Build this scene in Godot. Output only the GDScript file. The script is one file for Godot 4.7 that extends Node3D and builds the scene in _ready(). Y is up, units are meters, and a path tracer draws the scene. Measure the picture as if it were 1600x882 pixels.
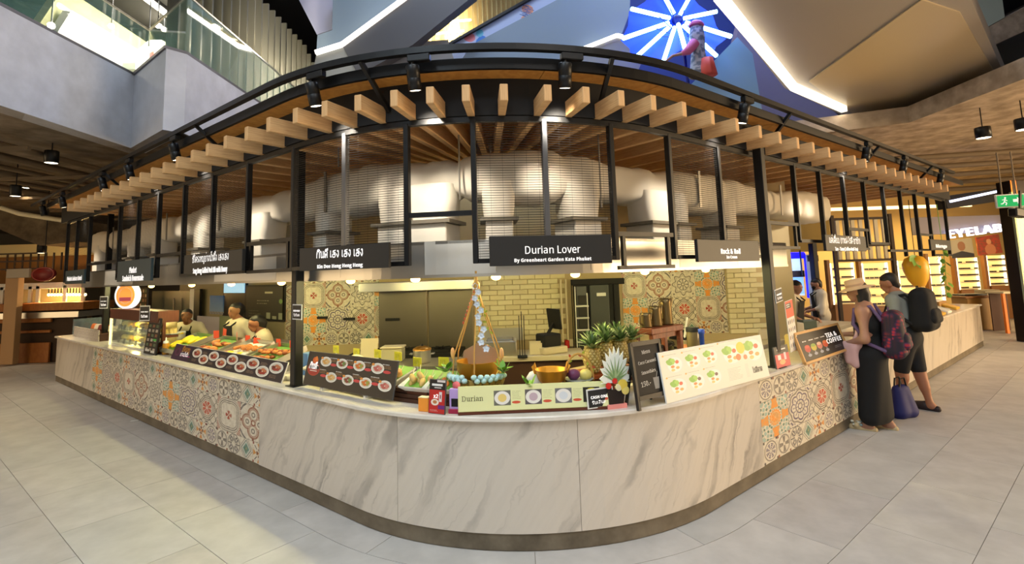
extends Node3D
# A food-hall kiosk: a white marble counter that bends round a corner under a timber canopy, in a mall atrium.

const TOP := 0.88          # height of the countertop

# the kiosk's plan: two straight arms joined by an arc; u runs along it, d inwards from it
class Plan:
	var uL: Vector2
	var uR: Vector2
	var nL: Vector2
	var nR: Vector2
	var PL: Vector2
	var PR: Vector2
	var Cn: Vector2
	var R: float
	var La: float
	func _init(ax: float, az: float, aL: float, aR: float, r: float):
		R = r
		var a := deg_to_rad(aL)
		var b := deg_to_rad(aR)
		uL = Vector2(-cos(a), -sin(a)); uR = Vector2(cos(b), -sin(b))
		nL = Vector2(sin(a), -cos(a)); nR = Vector2(-sin(b), -cos(b))
		var ang := acos(uL.dot(uR))
		var t := r / tan(ang / 2.0)
		PL = Vector2(ax, az) + uL * t; PR = Vector2(ax, az) + uR * t
		Cn = PL + nL * r
		La = r * (PI - ang)
	func n(u: float) -> Vector2:
		if u < -La / 2: return nL
		if u > La / 2: return nR
		return nL.rotated(nL.angle_to(nR) * (u + La / 2) / La)
	func P(u: float, d: float) -> Vector2:
		if u < -La / 2: return PL + uL * (-La / 2 - u) + nL * d
		if u > La / 2: return PR + uR * (u - La / 2) + nR * d
		return Cn - n(u) * (R - d)
	func at(u: float, y: float, d: float) -> Vector3:
		var q := P(u, d)
		return Vector3(q.x, y, q.y)
	func v(k: Vector3) -> Vector3:
		return at(k.x, k.y, k.z)
	func yaw(u: float) -> float:
		var q := n(u)
		return atan2(-q.x, -q.y)
	func steps(u0: float, u1: float) -> PackedFloat64Array:
		var o := PackedFloat64Array([u0])
		var h := La / 2
		var cuts := PackedFloat64Array()
		var k := 26
		for i in k + 1: cuts.append(-h + 2 * h * i / k)
		for c in cuts:
			if c > u0 + 0.004 and c < u1 - 0.004: o.append(c)
		o.append(u1)
		return o

# collects triangles into one mesh
class MB:
	var st := SurfaceTool.new()
	var count := 0
	func _init():
		st.begin(Mesh.PRIMITIVE_TRIANGLES)
		st.set_smooth_group(-1)
	func smooth(on := true) -> MB:
		st.set_smooth_group(1 if on else -1)
		return self
	func vert(p: Vector3, uv: Vector2):
		st.set_uv(uv); st.add_vertex(p)
	func tri(a: Vector3, b: Vector3, c: Vector3, ua := Vector2.ZERO, ub := Vector2.ZERO, uc := Vector2.ZERO):
		vert(a, ua); vert(c, uc); vert(b, ub); count += 1
	# corners counter-clockwise seen from the front
	func quad(a: Vector3, b: Vector3, c: Vector3, d: Vector3, ua := Vector2(0, 1), ub := Vector2(1, 1), uc := Vector2(1, 0), ud := Vector2(0, 0)):
		tri(a, b, c, ua, ub, uc); tri(a, c, d, ua, uc, ud)
	func box(c: Vector3, s: Vector3, b := Basis.IDENTITY) -> MB:
		var x := b.x * s.x / 2
		var y := b.y * s.y / 2
		var z := b.z * s.z / 2
		face(c + z, x, y, s.x, s.y); face(c - z, -x, y, s.x, s.y)
		face(c + x, -z, y, s.z, s.y); face(c - x, z, y, s.z, s.y)
		face(c + y, x, -z, s.x, s.z); face(c - y, x, z, s.x, s.z)
		return self
	func face(c: Vector3, x: Vector3, y: Vector3, w: float, h: float):
		quad(c - x - y, c + x - y, c + x + y, c - x + y, Vector2(0, h), Vector2(w, h), Vector2(w, 0), Vector2(0, 0))
	# box with chamfered edges
	func cbox(c: Vector3, s: Vector3, r := 0.01, b := Basis.IDENTITY) -> MB:
		var h := s / 2
		r = minf(r, minf(h.x, minf(h.y, h.z)) * 0.98)
		var i := h - Vector3(r, r, r)
		for ax in 3:
			for sg in [-1.0, 1.0]:
				var n := Vector3.ZERO; n[ax] = sg
				var a1 := (ax + 1) % 3
				var a2 := (ax + 2) % 3
				var o := n * h[ax]
				var e1 := Vector3.ZERO; e1[a1] = i[a1]
				var e2 := Vector3.ZERO; e2[a2] = i[a2]
				if sg < 0: e1 = -e1
				var q := [o - e1 - e2, o + e1 - e2, o + e1 + e2, o - e1 + e2]
				quad(c + b * q[0], c + b * q[1], c + b * q[2], c + b * q[3], Vector2(0, s[a2]), Vector2(s[a1], s[a2]), Vector2(s[a1], 0), Vector2.ZERO)
		for ax in 3:
			var a1 := (ax + 1) % 3
			var a2 := (ax + 2) % 3
			for s1 in [-1.0, 1.0]:
				for s2 in [-1.0, 1.0]:
					var p := Vector3.ZERO
					p[a1] = s1 * h[a1]; p[a2] = s2 * i[a2]
					var q := Vector3.ZERO
					q[a1] = s1 * i[a1]; q[a2] = s2 * h[a2]
					var e := Vector3.ZERO; e[ax] = i[ax]
					if s1 * s2 > 0: quad(c + b * (p - e), c + b * (q - e), c + b * (q + e), c + b * (p + e))
					else: quad(c + b * (q - e), c + b * (p - e), c + b * (p + e), c + b * (q + e))
		for sx in [-1.0, 1.0]:
			for sy in [-1.0, 1.0]:
				for sz in [-1.0, 1.0]:
					var p := Vector3(sx * h.x, sy * i.y, sz * i.z)
					var q := Vector3(sx * i.x, sy * h.y, sz * i.z)
					var t := Vector3(sx * i.x, sy * i.y, sz * h.z)
					if sx * sy * sz > 0: tri(c + b * p, c + b * q, c + b * t)
					else: tri(c + b * p, c + b * t, c + b * q)
		return self
	# bar of square section between two points
	func bar(a: Vector3, b: Vector3, w: float, h := -1.0) -> MB:
		if h < 0: h = w
		var z := (b - a).normalized()
		var up := Vector3.UP if absf(z.y) < 0.95 else Vector3.BACK
		var x := up.cross(z).normalized()
		var y := z.cross(x)
		return box((a + b) / 2, Vector3(w, h, (b - a).length()), Basis(x, y, z))
	func tube(pts: Array, rads, sides := 8, caps := true) -> MB:
		var rings := []
		var up := Vector3.UP
		for k in pts.size():
			var z: Vector3 = (pts[mini(k + 1, pts.size() - 1)] - pts[maxi(k - 1, 0)]).normalized()
			if absf(z.dot(up)) > 0.97: up = Vector3.RIGHT if absf(z.x) < 0.9 else Vector3.BACK
			var x := up.cross(z).normalized()
			var y := z.cross(x)
			up = y
			var r: float = rads[k] if rads is Array else rads
			var ring := PackedVector3Array()
			for j in sides + 1:
				var a := TAU * j / sides
				ring.append(pts[k] + (x * cos(a) + y * sin(a)) * r)
			rings.append(ring)
		for k in rings.size() - 1:
			for j in sides:
				quad(rings[k][j], rings[k][j + 1], rings[k + 1][j + 1], rings[k + 1][j], Vector2(1.0 * j / sides, k), Vector2((j + 1.0) / sides, k), Vector2((j + 1.0) / sides, k + 1), Vector2(1.0 * j / sides, k + 1))
		if caps:
			st.set_smooth_group(-1)
			for j in sides:
				tri(pts[0], rings[0][j + 1], rings[0][j])
				tri(pts[-1], rings[-1][j], rings[-1][j + 1])
			st.set_smooth_group(1)
		return self
	# profile of (radius, height) turned round the y axis
	func lathe(prof: Array, sides := 16, t := Transform3D.IDENTITY, squash := Vector2.ONE) -> MB:
		for k in prof.size() - 1:
			for j in sides:
				var a := TAU * j / sides
				var b := TAU * (j + 1) / sides
				var p: Vector2 = prof[k]
				var q: Vector2 = prof[k + 1]
				var v0 := t * Vector3(sin(a) * p.x * squash.x, p.y, cos(a) * p.x * squash.y)
				var v1 := t * Vector3(sin(b) * p.x * squash.x, p.y, cos(b) * p.x * squash.y)
				var v2 := t * Vector3(sin(b) * q.x * squash.x, q.y, cos(b) * q.x * squash.y)
				var v3 := t * Vector3(sin(a) * q.x * squash.x, q.y, cos(a) * q.x * squash.y)
				var u0 := 1.0 * j / sides
				var u1 := (j + 1.0) / sides
				var f0 := 1.0 - 1.0 * k / (prof.size() - 1)
				var f1 := 1.0 - (k + 1.0) / (prof.size() - 1)
				if p.x > 1e-5: tri(v0, v1, v2, Vector2(u0, f0), Vector2(u1, f0), Vector2(u1, f1))
				if q.x > 1e-5: tri(v0, v2, v3, Vector2(u0, f0), Vector2(u1, f1), Vector2(u0, f1))
		return self
	func ball(c: Vector3, r: Vector3, sides := 10, rows := 6, b := Basis.IDENTITY) -> MB:
		var prof := []
		for k in rows + 1:
			var a := -PI / 2 + PI * k / rows
			prof.append(Vector2(maxf(cos(a), 0.0), sin(a)))
		return lathe(prof, sides, Transform3D(b * Basis.from_scale(r), c))
	# polygon in the local xy plane, from z = 0 back to z = -depth
	func prism(poly: PackedVector2Array, depth: float, t := Transform3D.IDENTITY) -> MB:
		if Geometry2D.is_polygon_clockwise(poly): poly.reverse()
		var lo := poly[0]
		var hi := poly[0]
		for p in poly: lo = lo.min(p); hi = hi.max(p)
		var s := (hi - lo).max(Vector2(1e-4, 1e-4))
		var ix := Geometry2D.triangulate_polygon(poly)
		var bk := Vector3(0, 0, -depth)
		for k in range(0, ix.size(), 3):
			var p := [poly[ix[k]], poly[ix[k + 1]], poly[ix[k + 2]]]
			if (p[1] - p[0]).cross(p[2] - p[0]) < 0: p = [p[0], p[2], p[1]]
			var w := []
			var uv := []
			for q in p:
				w.append(Vector3(q.x, q.y, 0)); uv.append(Vector2((q.x - lo.x) / s.x, 1 - (q.y - lo.y) / s.y))
			tri(t * w[0], t * w[1], t * w[2], uv[0], uv[1], uv[2])
			if depth > 0: tri(t * (w[0] + bk), t * (w[2] + bk), t * (w[1] + bk), uv[0], uv[2], uv[1])
		if depth > 0:
			for k in poly.size():
				var a := Vector3(poly[k].x, poly[k].y, 0)
				var q2 := poly[(k + 1) % poly.size()]
				var b := Vector3(q2.x, q2.y, 0)
				quad(t * (a + bk), t * (b + bk), t * b, t * a)
		return self
	# flat polygon of 3-D points with a thickness along its normal
	func slab(pts: Array, thick: Vector3) -> MB:
		var n := Vector3.ZERO
		for k in range(1, pts.size() - 1): n += (pts[k] - pts[0]).cross(pts[k + 1] - pts[0])
		n = n.normalized()
		var x: Vector3 = (pts[1] - pts[0]).normalized()
		var y := n.cross(x)
		var poly := PackedVector2Array()
		for p in pts: poly.append(Vector2((p - pts[0]).dot(x), (p - pts[0]).dot(y)))
		var ix := Geometry2D.triangulate_polygon(poly)
		for k in range(0, ix.size(), 3):
			var a: Vector3 = pts[ix[k]]
			var b: Vector3 = pts[ix[k + 1]]
			var c: Vector3 = pts[ix[k + 2]]
			tri(a, b, c, poly[ix[k]], poly[ix[k + 1]], poly[ix[k + 2]]); tri(a + thick, c + thick, b + thick, poly[ix[k]], poly[ix[k + 2]], poly[ix[k + 1]])
		for k in pts.size():
			var a: Vector3 = pts[k]
			var b: Vector3 = pts[(k + 1) % pts.size()]
			quad(a + thick, b + thick, b, a)
		return self
	# profile of (d, y) points swept along a plan from u0 to u1
	func sweep(pl: Plan, u0: float, u1: float, prof: Array, closed := true, caps := true) -> MB:
		var us := pl.steps(u0, u1)
		var m := prof.size() if closed else prof.size() - 1
		var run := PackedFloat64Array([0.0])
		for k in m: run.append(run[k] + prof[k].distance_to(prof[(k + 1) % prof.size()]))
		for i in us.size() - 1:
			for k in m:
				var p: Vector2 = prof[k]
				var q: Vector2 = prof[(k + 1) % prof.size()]
				quad(pl.at(us[i], p.y, p.x), pl.at(us[i + 1], p.y, p.x), pl.at(us[i + 1], q.y, q.x), pl.at(us[i], q.y, q.x), Vector2(us[i], -run[k]), Vector2(us[i + 1], -run[k]), Vector2(us[i + 1], -run[k + 1]), Vector2(us[i], -run[k + 1]))
		if closed and caps:
			var ix := Geometry2D.triangulate_polygon(PackedVector2Array(prof))
			for k in range(0, ix.size(), 3):
				var a: Vector2 = prof[ix[k]]
				var b: Vector2 = prof[ix[k + 1]]
				var c: Vector2 = prof[ix[k + 2]]
				for u in [u0, u1]: tri(pl.at(u, a.y, a.x), pl.at(u, b.y, b.x), pl.at(u, c.y, c.x), a, b, c)
		return self
	func mesh() -> ArrayMesh:
		st.generate_normals()
		return st.commit()

var K: Plan    # the counter
var J: Plan    # the canopy above it
var mats := {}
var taken := {}
var rng := RandomNumberGenerator.new()

func mat(key: String, c := Color.WHITE, rough := 0.6, metal := 0.0, tex: Texture2D = null, o := {}) -> StandardMaterial3D:
	if mats.has(key): return mats[key]
	var m := StandardMaterial3D.new()
	m.albedo_color = c; m.roughness = rough; m.metallic = metal
	if tex: m.albedo_texture = tex
	for k in o: m.set(k, o[k])
	mats[key] = m
	return m

func glow(key: String, c: Color, e: float, base := Color(0.9, 0.9, 0.9), tex: Texture2D = null) -> StandardMaterial3D:
	if mats.has(key): return mats[key]
	var m := mat(key, base, 0.5)
	m.emission_enabled = true; m.emission = c; m.emission_energy_multiplier = e
	if tex: m.emission_texture = tex; m.emission_operator = BaseMaterial3D.EMISSION_OP_MULTIPLY; m.albedo_texture = tex
	return m

func glass(key: String, c: Color, a: float) -> StandardMaterial3D:
	if mats.has(key): return mats[key]
	var m := mat(key, Color(c.r, c.g, c.b, a), 0.03)
	m.transparency = BaseMaterial3D.TRANSPARENCY_ALPHA
	return m

func numbered(called: String) -> String:
	var k: int = taken.get(called, 0)
	taken[called] = k + 1
	return called if k == 0 else "%s_%03d" % [called, k]

func tag(o: Node3D, label: String, category: String, group := "") -> Node3D:
	o.set_meta("label", label); o.set_meta("category", category)
	if group != "": o.set_meta("group", group)
	return o

func thing(called: String, label: String, category: String, at := Vector3.ZERO, yaw := 0.0, group := "") -> Node3D:
	var o := Node3D.new()
	o.name = numbered(called); add_child(o)
	o.position = at; o.rotation.y = yaw
	return tag(o, label, category, group)

# a thing standing at (u, y, d) on the counter's plan, facing the customer
func on_counter(called: String, label: String, category: String, k: Vector3, turn := 0.0, group := "") -> Node3D:
	return thing(called, label, category, K.v(k), K.yaw(k.x) + turn, group)

func part(parent: Node3D, called: String, mb, m: Material, at := Vector3.ZERO, b := Basis.IDENTITY) -> MeshInstance3D:
	var o := MeshInstance3D.new()
	o.name = called
	o.mesh = mb.mesh() if mb is MB else mb
	o.material_override = m
	o.transform = Transform3D(b, at)
	parent.add_child(o, true)
	return o

func solo(called: String, mb, m: Material, label: String, category: String, group := "", at := Vector3.ZERO, yaw := 0.0) -> MeshInstance3D:
	var o := part(self, "temporary", mb, m, at)
	o.name = numbered(called); o.rotation.y = yaw
	tag(o, label, category, group)
	return o

func struct(called: String, mb: MB, m: Material, label := "") -> MeshInstance3D:
	var o := part(self, "temporary", mb, m)
	o.name = numbered(called); o.set_meta("kind", "structure")
	if label != "": o.set_meta("label", label)
	return o

func copy(root: Node3D, at: Vector3, yaw: float, label := "") -> Node3D:
	var r: Node3D = root.duplicate()
	var stem := String(root.name).rstrip("0123456789").trim_suffix("_")
	r.name = numbered(stem); add_child(r)
	r.position = at; r.rotation.y = yaw
	if label != "": r.set_meta("label", label)
	return r

func up_down(yaw := 0.0, pitch := 0.0, roll := 0.0) -> Basis:
	return Basis.from_euler(Vector3(pitch, yaw, roll))

# ---------- pictures computed pixel by pixel
func noise(f: float, oct := 4, sd := 1, kind := FastNoiseLite.TYPE_SIMPLEX_SMOOTH) -> FastNoiseLite:
	var n := FastNoiseLite.new()
	n.seed = sd; n.frequency = f; n.noise_type = kind; n.fractal_octaves = oct
	return n

func tex(img: Image) -> ImageTexture:
	img.generate_mipmaps()
	return ImageTexture.create_from_image(img)

func paint(w: int, h: int, f: Callable) -> ImageTexture:
	var img := Image.create(w, h, false, Image.FORMAT_RGB8)
	for y in h:
		for x in w: img.set_pixel(x, y, f.call(x, y))
	return tex(img)

func speckle(key: String, a: Color, b: Color, f := 0.03, oct := 5, size := 256, sd := 3) -> ImageTexture:
	var n := noise(f, oct, sd)
	n.fractal_gain = 0.6
	var img := n.get_seamless_image(size, size)
	return paint(size, size, func(x, y): return a.lerp(b, img.get_pixel(x, y).r))

func disc(img: Image, cx: float, cy: float, rx: float, ry: float, c: Color):
	for y in range(maxi(0, int(cy - ry)), mini(img.get_height(), int(cy + ry) + 2)):
		for x in range(maxi(0, int(cx - rx)), mini(img.get_width(), int(cx + rx) + 2)):
			var q := Vector2((x + 0.5 - cx) / rx, (y + 0.5 - cy) / ry).length()
			if q < 1.0: img.set_pixel(x, y, c)
func rect(img: Image, x: float, y: float, w: float, h: float, c: Color):
	img.fill_rect(Rect2i(int(x), int(y), maxi(1, int(w)), maxi(1, int(h))), c)
# rows of small print too fine to read
func small_print(img: Image, x: int, y: int, w: int, lines: int, c: Color, step := 4, hgt := 1):
	for k in lines:
		var p := x
		var stop := x + int(w * rng.randf_range(0.7, 1.0))
		while p < stop:
			var l := rng.randi_range(2, 6)
			rect(img, p, y + k * step, mini(l, stop - p), hgt, c)
			p += l + rng.randi_range(1, 2)

# ---------- lettering
var fonts := {}
func font(bold := true, serif := false) -> SystemFont:
	var key := [bold, serif]
	if not fonts.has(key):
		var f := SystemFont.new()
		f.font_names = ["Droid Serif" if serif else "Droid Sans"]; f.font_weight = 700 if bold else 400
		fonts[key] = f
	return fonts[key]

# raised lettering on a face: x to the right, y up, z out of the face; wide = finished width
func letters(parent: Node3D, text: String, m: Material, at: Vector3, wide: float, bold := true, serif := false, b := Basis.IDENTITY, deep := 0.003, high := 0.0, called := "lettering") -> MeshInstance3D:
	var t := TextMesh.new()
	t.font = font(bold, serif); t.text = text; t.font_size = 32; t.pixel_size = 0.01; t.depth = 0.02; t.curve_step = 4.0
	var box := t.get_aabb()
	var s := wide / box.size.x
	var sy := s if high <= 0 else high / 0.24
	var o := MeshInstance3D.new()
	o.name = called
	o.mesh = t; o.material_override = m
	var q := b * Basis.from_scale(Vector3(s, sy, deep / 0.02))
	o.transform = Transform3D(q, at + b.z * deep / 2 - q * Vector3(box.get_center().x, 0.085, 0))
	parent.add_child(o, true)
	return o

# Thai letters as pen strokes in a box one high (vowels and tone marks above and below it); [advance, stroke, stroke ...]
const THAI := {
	"ก": [0.72, [0.08, 0, 0.08, 0.62, 0.2, 0.7, 0.08, 0.8, 0.22, 1, 0.5, 1, 0.64, 0.82, 0.64, 0]],
	"น": [0.78, [0.16, 0.84, 0.06, 0.92, 0.14, 1, 0.22, 0.92, 0.22, 0.1, 0.34, 0, 0.62, 0.2, 0.66, 1], [0.58, 0.1, 0.7, 0, 0.78, 0.1, 0.66, 0.2]],
	"ด": [0.76, [0.4, 0.4, 0.3, 0.5, 0.4, 0.58, 0.46, 0.45, 0.3, 0.2, 0.26, 0, 0.12, 0.1, 0.08, 0.7, 0.2, 1, 0.54, 1, 0.66, 0.8, 0.66, 0]],
	"ต": [0.8, [0.4, 0.4, 0.3, 0.5, 0.4, 0.58, 0.46, 0.45, 0.3, 0.2, 0.26, 0, 0.12, 0.1, 0.08, 0.7, 0.2, 1, 0.38, 0.9, 0.54, 1, 0.7, 0.8, 0.7, 0]],
	"ค": [0.76, [0.26, 0.3, 0.36, 0.4, 0.44, 0.5, 0.36, 0.6, 0.28, 0.5, 0.14, 0.16, 0.1, 0, 0.08, 0.7, 0.2, 1, 0.54, 1, 0.66, 0.8, 0.66, 0]],
	"ฮ": [0.82, [0.4, 0.5, 0.5, 0.58, 0.56, 0.46, 0.46, 0.38, 0.3, 0.5, 0.12, 0.42, 0.08, 0.16, 0.2, 0, 0.52, 0, 0.68, 0.2, 0.66, 0.7, 0.4, 0.78, 0.2, 0.74, 0.2, 0.94, 0.42, 1, 0.72, 1.04]],
	"ง": [0.6, [0.3, 0.84, 0.22, 0.92, 0.32, 1, 0.42, 0.92, 0.46, 0.3, 0.3, 0, 0.04, 0.5]],
	"ซ": [0.8, [0.2, 0.74, 0.08, 0.84, 0.16, 0.98, 0.28, 0.88, 0.24, 0.66, 0.22, 0, 0.58, 0, 0.62, 0.6, 0.44, 0.74, 0.52, 0.9, 0.76, 1.05]],
	"ช": [0.8, [0.2, 0.74, 0.08, 0.84, 0.16, 0.98, 0.28, 0.88, 0.24, 0.66, 0.22, 0, 0.58, 0, 0.62, 0.6, 0.5, 0.74, 0.76, 0.95]],
	"ร": [0.56, [0.36, 0.16, 0.24, 0.08, 0.32, 0, 0.44, 0.1, 0.44, 0.54, 0.1, 0.7, 0.1, 0.9, 0.3, 1, 0.5, 1.02]],
	"ห": [0.8, [0.14, 0.84, 0.06, 0.92, 0.14, 1, 0.22, 0.92, 0.22, 0, 0.22, 0.4, 0.56, 0.8, 0.7, 0.94, 0.58, 1, 0.5, 0.9, 0.66, 0.6, 0.66, 0]],
	"ม": [0.8, [0.14, 0.84, 0.06, 0.92, 0.14, 1, 0.22, 0.92, 0.22, 0.2, 0.1, 0.08, 0.2, 0, 0.3, 0.1, 0.66, 0, 0.66, 1]],
	"ย": [0.76, [0.2, 0.84, 0.08, 0.9, 0.14, 1, 0.26, 0.94, 0.2, 0.7, 0.08, 0.6, 0.24, 0.5, 0.1, 0.3, 0.14, 0.06, 0.4, 0, 0.62, 0.1, 0.64, 1]],
	"ผ": [0.8, [0.2, 0.8, 0.3, 0.9, 0.2, 1, 0.1, 0.9, 0.1, 0, 0.38, 0.5, 0.66, 0, 0.66, 1]],
	"ฟ": [0.82, [0.02, 0.84, 0.1, 0.92, 0.02, 1, -0.04, 0.9, 0.1, 0.8, 0.14, 0, 0.38, 0.5, 0.66, 0, 0.66, 1.3]],
	"า": [0.5, [0.06, 0.8, 0.16, 1, 0.34, 1, 0.4, 0.8, 0.4, 0]],
	"เ": [0.34, [0.26, 0.1, 0.16, 0.04, 0.08, 0.12, 0.1, 0.3, 0.1, 1]],
	"แ": [0.62, [0.26, 0.1, 0.16, 0.04, 0.08, 0.12, 0.1, 0.3, 0.1, 1], [0.54, 0.1, 0.44, 0.04, 0.36, 0.12, 0.38, 0.3, 0.38, 1]],
	"โ": [0.4, [0.32, 0.1, 0.22, 0.04, 0.14, 0.12, 0.16, 0.3, 0.16, 1, 0.02, 1.2, 0.12, 1.36, 0.36, 1.3]],
	"ำ": [0.5, [-0.3, 1.2, -0.2, 1.12, -0.12, 1.22, -0.22, 1.3, -0.3, 1.2], [0.06, 0.8, 0.16, 1, 0.34, 1, 0.4, 0.8, 0.4, 0]],
	"ิ": [0.0, [-0.62, 1.12, -0.5, 1.28, -0.24, 1.28, -0.1, 1.12, -0.62, 1.12]],
	"ี": [0.0, [-0.62, 1.12, -0.5, 1.28, -0.24, 1.28, -0.1, 1.12, -0.62, 1.12], [-0.1, 1.12, -0.1, 1.4]],
	"ึ": [0.0, [-0.62, 1.12, -0.5, 1.28, -0.24, 1.28, -0.1, 1.12, -0.62, 1.12], [-0.1, 1.32, -0.02, 1.4, -0.1, 1.46]],
	"ั": [0.0, [-0.4, 1.14, -0.5, 1.22, -0.4, 1.3, -0.32, 1.2, -0.12, 1.16, -0.02, 1.36]],
	"่": [0.0, [-0.16, 1.46, -0.16, 1.68]],
	"้": [0.0, [-0.4, 1.52, -0.32, 1.62, -0.24, 1.5, -0.06, 1.54, 0.02, 1.7]],
	"๋": [0.0, [-0.26, 1.56, -0.06, 1.56], [-0.16, 1.46, -0.16, 1.68]],
	"ู": [0.0, [-0.36, -0.14, -0.3, -0.2, -0.34, -0.36, -0.12, -0.36, -0.12, -0.12]],
	"บ": [0.78, [0.16, 0.84, 0.06, 0.92, 0.14, 1, 0.22, 0.92, 0.22, 0, 0.66, 0, 0.66, 1]],
	"ส": [0.8, [0.4, 0.4, 0.3, 0.5, 0.42, 0.56, 0.44, 0.4, 0.2, 0.2, 0.22, 0, 0.08, 0.5, 0.2, 0.94, 0.5, 0.94, 0.64, 0.76, 0.66, 0], [0.56, 0.86, 0.76, 1.1]],
	"(": [0.3, [0.24, 1.1, 0.08, 0.75, 0.08, 0.25, 0.24, -0.1]],
	")": [0.3, [0.06, 1.1, 0.22, 0.75, 0.22, 0.25, 0.06, -0.1]],
	"-": [0.36, [0.06, 0.45, 0.3, 0.45]],
	" ": [0.36],
}
func thai(parent: Node3D, text: String, m: Material, at: Vector3, wide: float, high: float, b := Basis.IDENTITY, called := "lettering") -> MeshInstance3D:
	var total := 0.0
	for c in text: total += THAI[c][0] + (0.08 if THAI[c][0] > 0.0 else 0.0)
	var sx := wide / total
	var mb := MB.new()
	var pen := 0.0
	var w := high * 0.075
	for c in text:
		var g: Array = THAI[c]
		for k in range(1, g.size()):
			var s: Array = g[k]
			for i in range(0, s.size() - 2, 2):
				var p := Vector2((pen + s[i]) * sx, s[i + 1] * high)
				var q := Vector2((pen + s[i + 2]) * sx, s[i + 3] * high)
				var n := (q - p).normalized().orthogonal() * w
				var e := (q - p).normalized() * w * 0.6
				mb.quad(Vector3(p.x - n.x - e.x, p.y - n.y - e.y, 0.002), Vector3(p.x + n.x - e.x, p.y + n.y - e.y, 0.002), Vector3(q.x + n.x + e.x, q.y + n.y + e.y, 0.002), Vector3(q.x - n.x + e.x, q.y - n.y + e.y, 0.002))
		if g[0] > 0.0: pen += g[0] + 0.08
	return part(parent, called, mb, m, at - b.x * wide / 2, b)


func _ready():
	# ---- camera
	var cam := Camera3D.new()
	cam.name = "camera"
	cam.projection = Camera3D.PROJECTION_FRUSTUM
	cam.near = 0.05; cam.far = 120.0
	cam.size = 0.05 * 882.0 / 800.0
	cam.frustum_offset = Vector2(0, -0.05 * (441.0 - 341.0) / 800.0)
	cam.position = Vector3(0, 1.85, 0)
	cam.basis = Basis(Vector3.RIGHT, deg_to_rad(6.2)) * Basis(Vector3.BACK, deg_to_rad(-1.75))
	add_child(cam)
	# ---- environment and exposure
	var env := Environment.new()
	env.background_mode = Environment.BG_COLOR
	env.background_color = Color(0.02, 0.022, 0.028)
	env.tonemap_mode = Environment.TONE_MAPPER_LINEAR
	env.tonemap_exposure = 1.0
	env.sdfgi_enabled = true; env.ssao_enabled = true; env.ssil_enabled = true
	var we := WorldEnvironment.new()
	we.name = "environment"; we.environment = env
	add_child(we)
	rng.seed = 11
	K = Plan.new(0.1302, -3.0192, 38.5962, 39.7516, 2.1448)
	J = Plan.new(-0.2191, -2.9844, 38.144, 38.2533, 2.4424)
	# ---- the hall's large ceiling lights, over the plaza in front of the kiosk
	for p in [Vector3(-3.6, 8.7, 1.2), Vector3(3.6, 8.7, 1.2), Vector3(0, 8.7, -2.0), Vector3(-3.6, 8.7, 5.0), Vector3(3.6, 8.7, 5.0)]:
		ceiling_panel(p, Vector2(2.6, 2.6), Color(0.86, 0.94, 1.0) if p.x < 1.0 else Color(0.98, 0.96, 0.94), 32.0 if p.x < -1.0 else (17.0 if p.x < 1.0 else 19.0))
	materials()
	shell()
	counter()
	canopy()
	kitchen()
	kitchen_things()
	atrium()
	far_left()
	far_right()
	counter_things()
	people()

func lamp_area(parent: Node3D, at: Vector3, size: Vector2, c: Color, e: float, b := Basis(Vector3.RIGHT, -PI / 2)):
	var l := AreaLight3D.new()
	l.name = "light"
	l.area_size = size; l.light_color = c; l.light_energy = e; l.shadow_enabled = true
	l.area_range = 60.0
	l.transform = Transform3D(b, at)
	parent.add_child(l, true)

func lamp_omni(parent: Node3D, at: Vector3, c: Color, e: float, size := 0.04):
	var l := OmniLight3D.new()
	l.name = "light"
	l.light_color = c; l.light_energy = e; l.light_size = size; l.omni_range = 40.0; l.omni_attenuation = 2.0; l.shadow_enabled = true
	l.position = at
	parent.add_child(l, true)

func lamp_spot(parent: Node3D, at: Vector3, aim: Vector3, c: Color, e: float, angle := 25.0, size := 0.03):
	var l := SpotLight3D.new()
	l.name = "light"
	l.light_color = c; l.light_energy = e; l.light_size = size; l.spot_range = 40.0; l.spot_attenuation = 2.0; l.spot_angle = angle; l.shadow_enabled = true
	l.position = at
	parent.add_child(l, true)
	var z := -aim.normalized()
	var x := (Vector3.UP if absf(z.y) < 0.98 else Vector3.BACK).cross(z).normalized()
	l.basis = Basis(x, z.cross(x), z)

func ceiling_panel(p: Vector3, size: Vector2, c: Color, e: float, label := "large square white light panel in the high atrium ceiling"):
	var t := thing("ceiling_light_panel", label, "ceiling light", p, 0, "ceiling light panels")
	part(t, "frame", MB.new().box(Vector3(0, 0.06, 0), Vector3(size.x + 0.16, 0.12, size.y + 0.16)), mat("panel_frame", Color(0.75, 0.75, 0.75)))
	part(t, "diffuser", MB.new().box(Vector3(0, -0.005, 0), Vector3(size.x, 0.02, size.y)), glow("diffuser", Color(1, 0.96, 0.9), 1.2))
	lamp_area(t, Vector3(0, -0.04, 0), size, c, e)

var t_wood: Texture2D
var t_marble: Texture2D
var t_plaster: Texture2D
var t_concrete: Texture2D
var t_ply: Texture2D

func wood_image(a: Color, b: Color, sd: int, w := 128, h := 256) -> ImageTexture:
	var n := noise(0.02, 3, sd)
	var g := noise(0.35, 2, sd + 1)
	return paint(w, h, func(x, y):
		var q := n.get_noise_2d(x * 2.0, y * 0.25) * 6.0
		var ring := 0.5 + 0.5 * sin((x * 0.22 + q) * 2.0)
		var f := g.get_noise_2d(x * 1.6, y * 0.12) * 0.5 + 0.5
		return a.lerp(b, clampf(ring * 0.45 + f * 0.55, 0, 1)))

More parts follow.
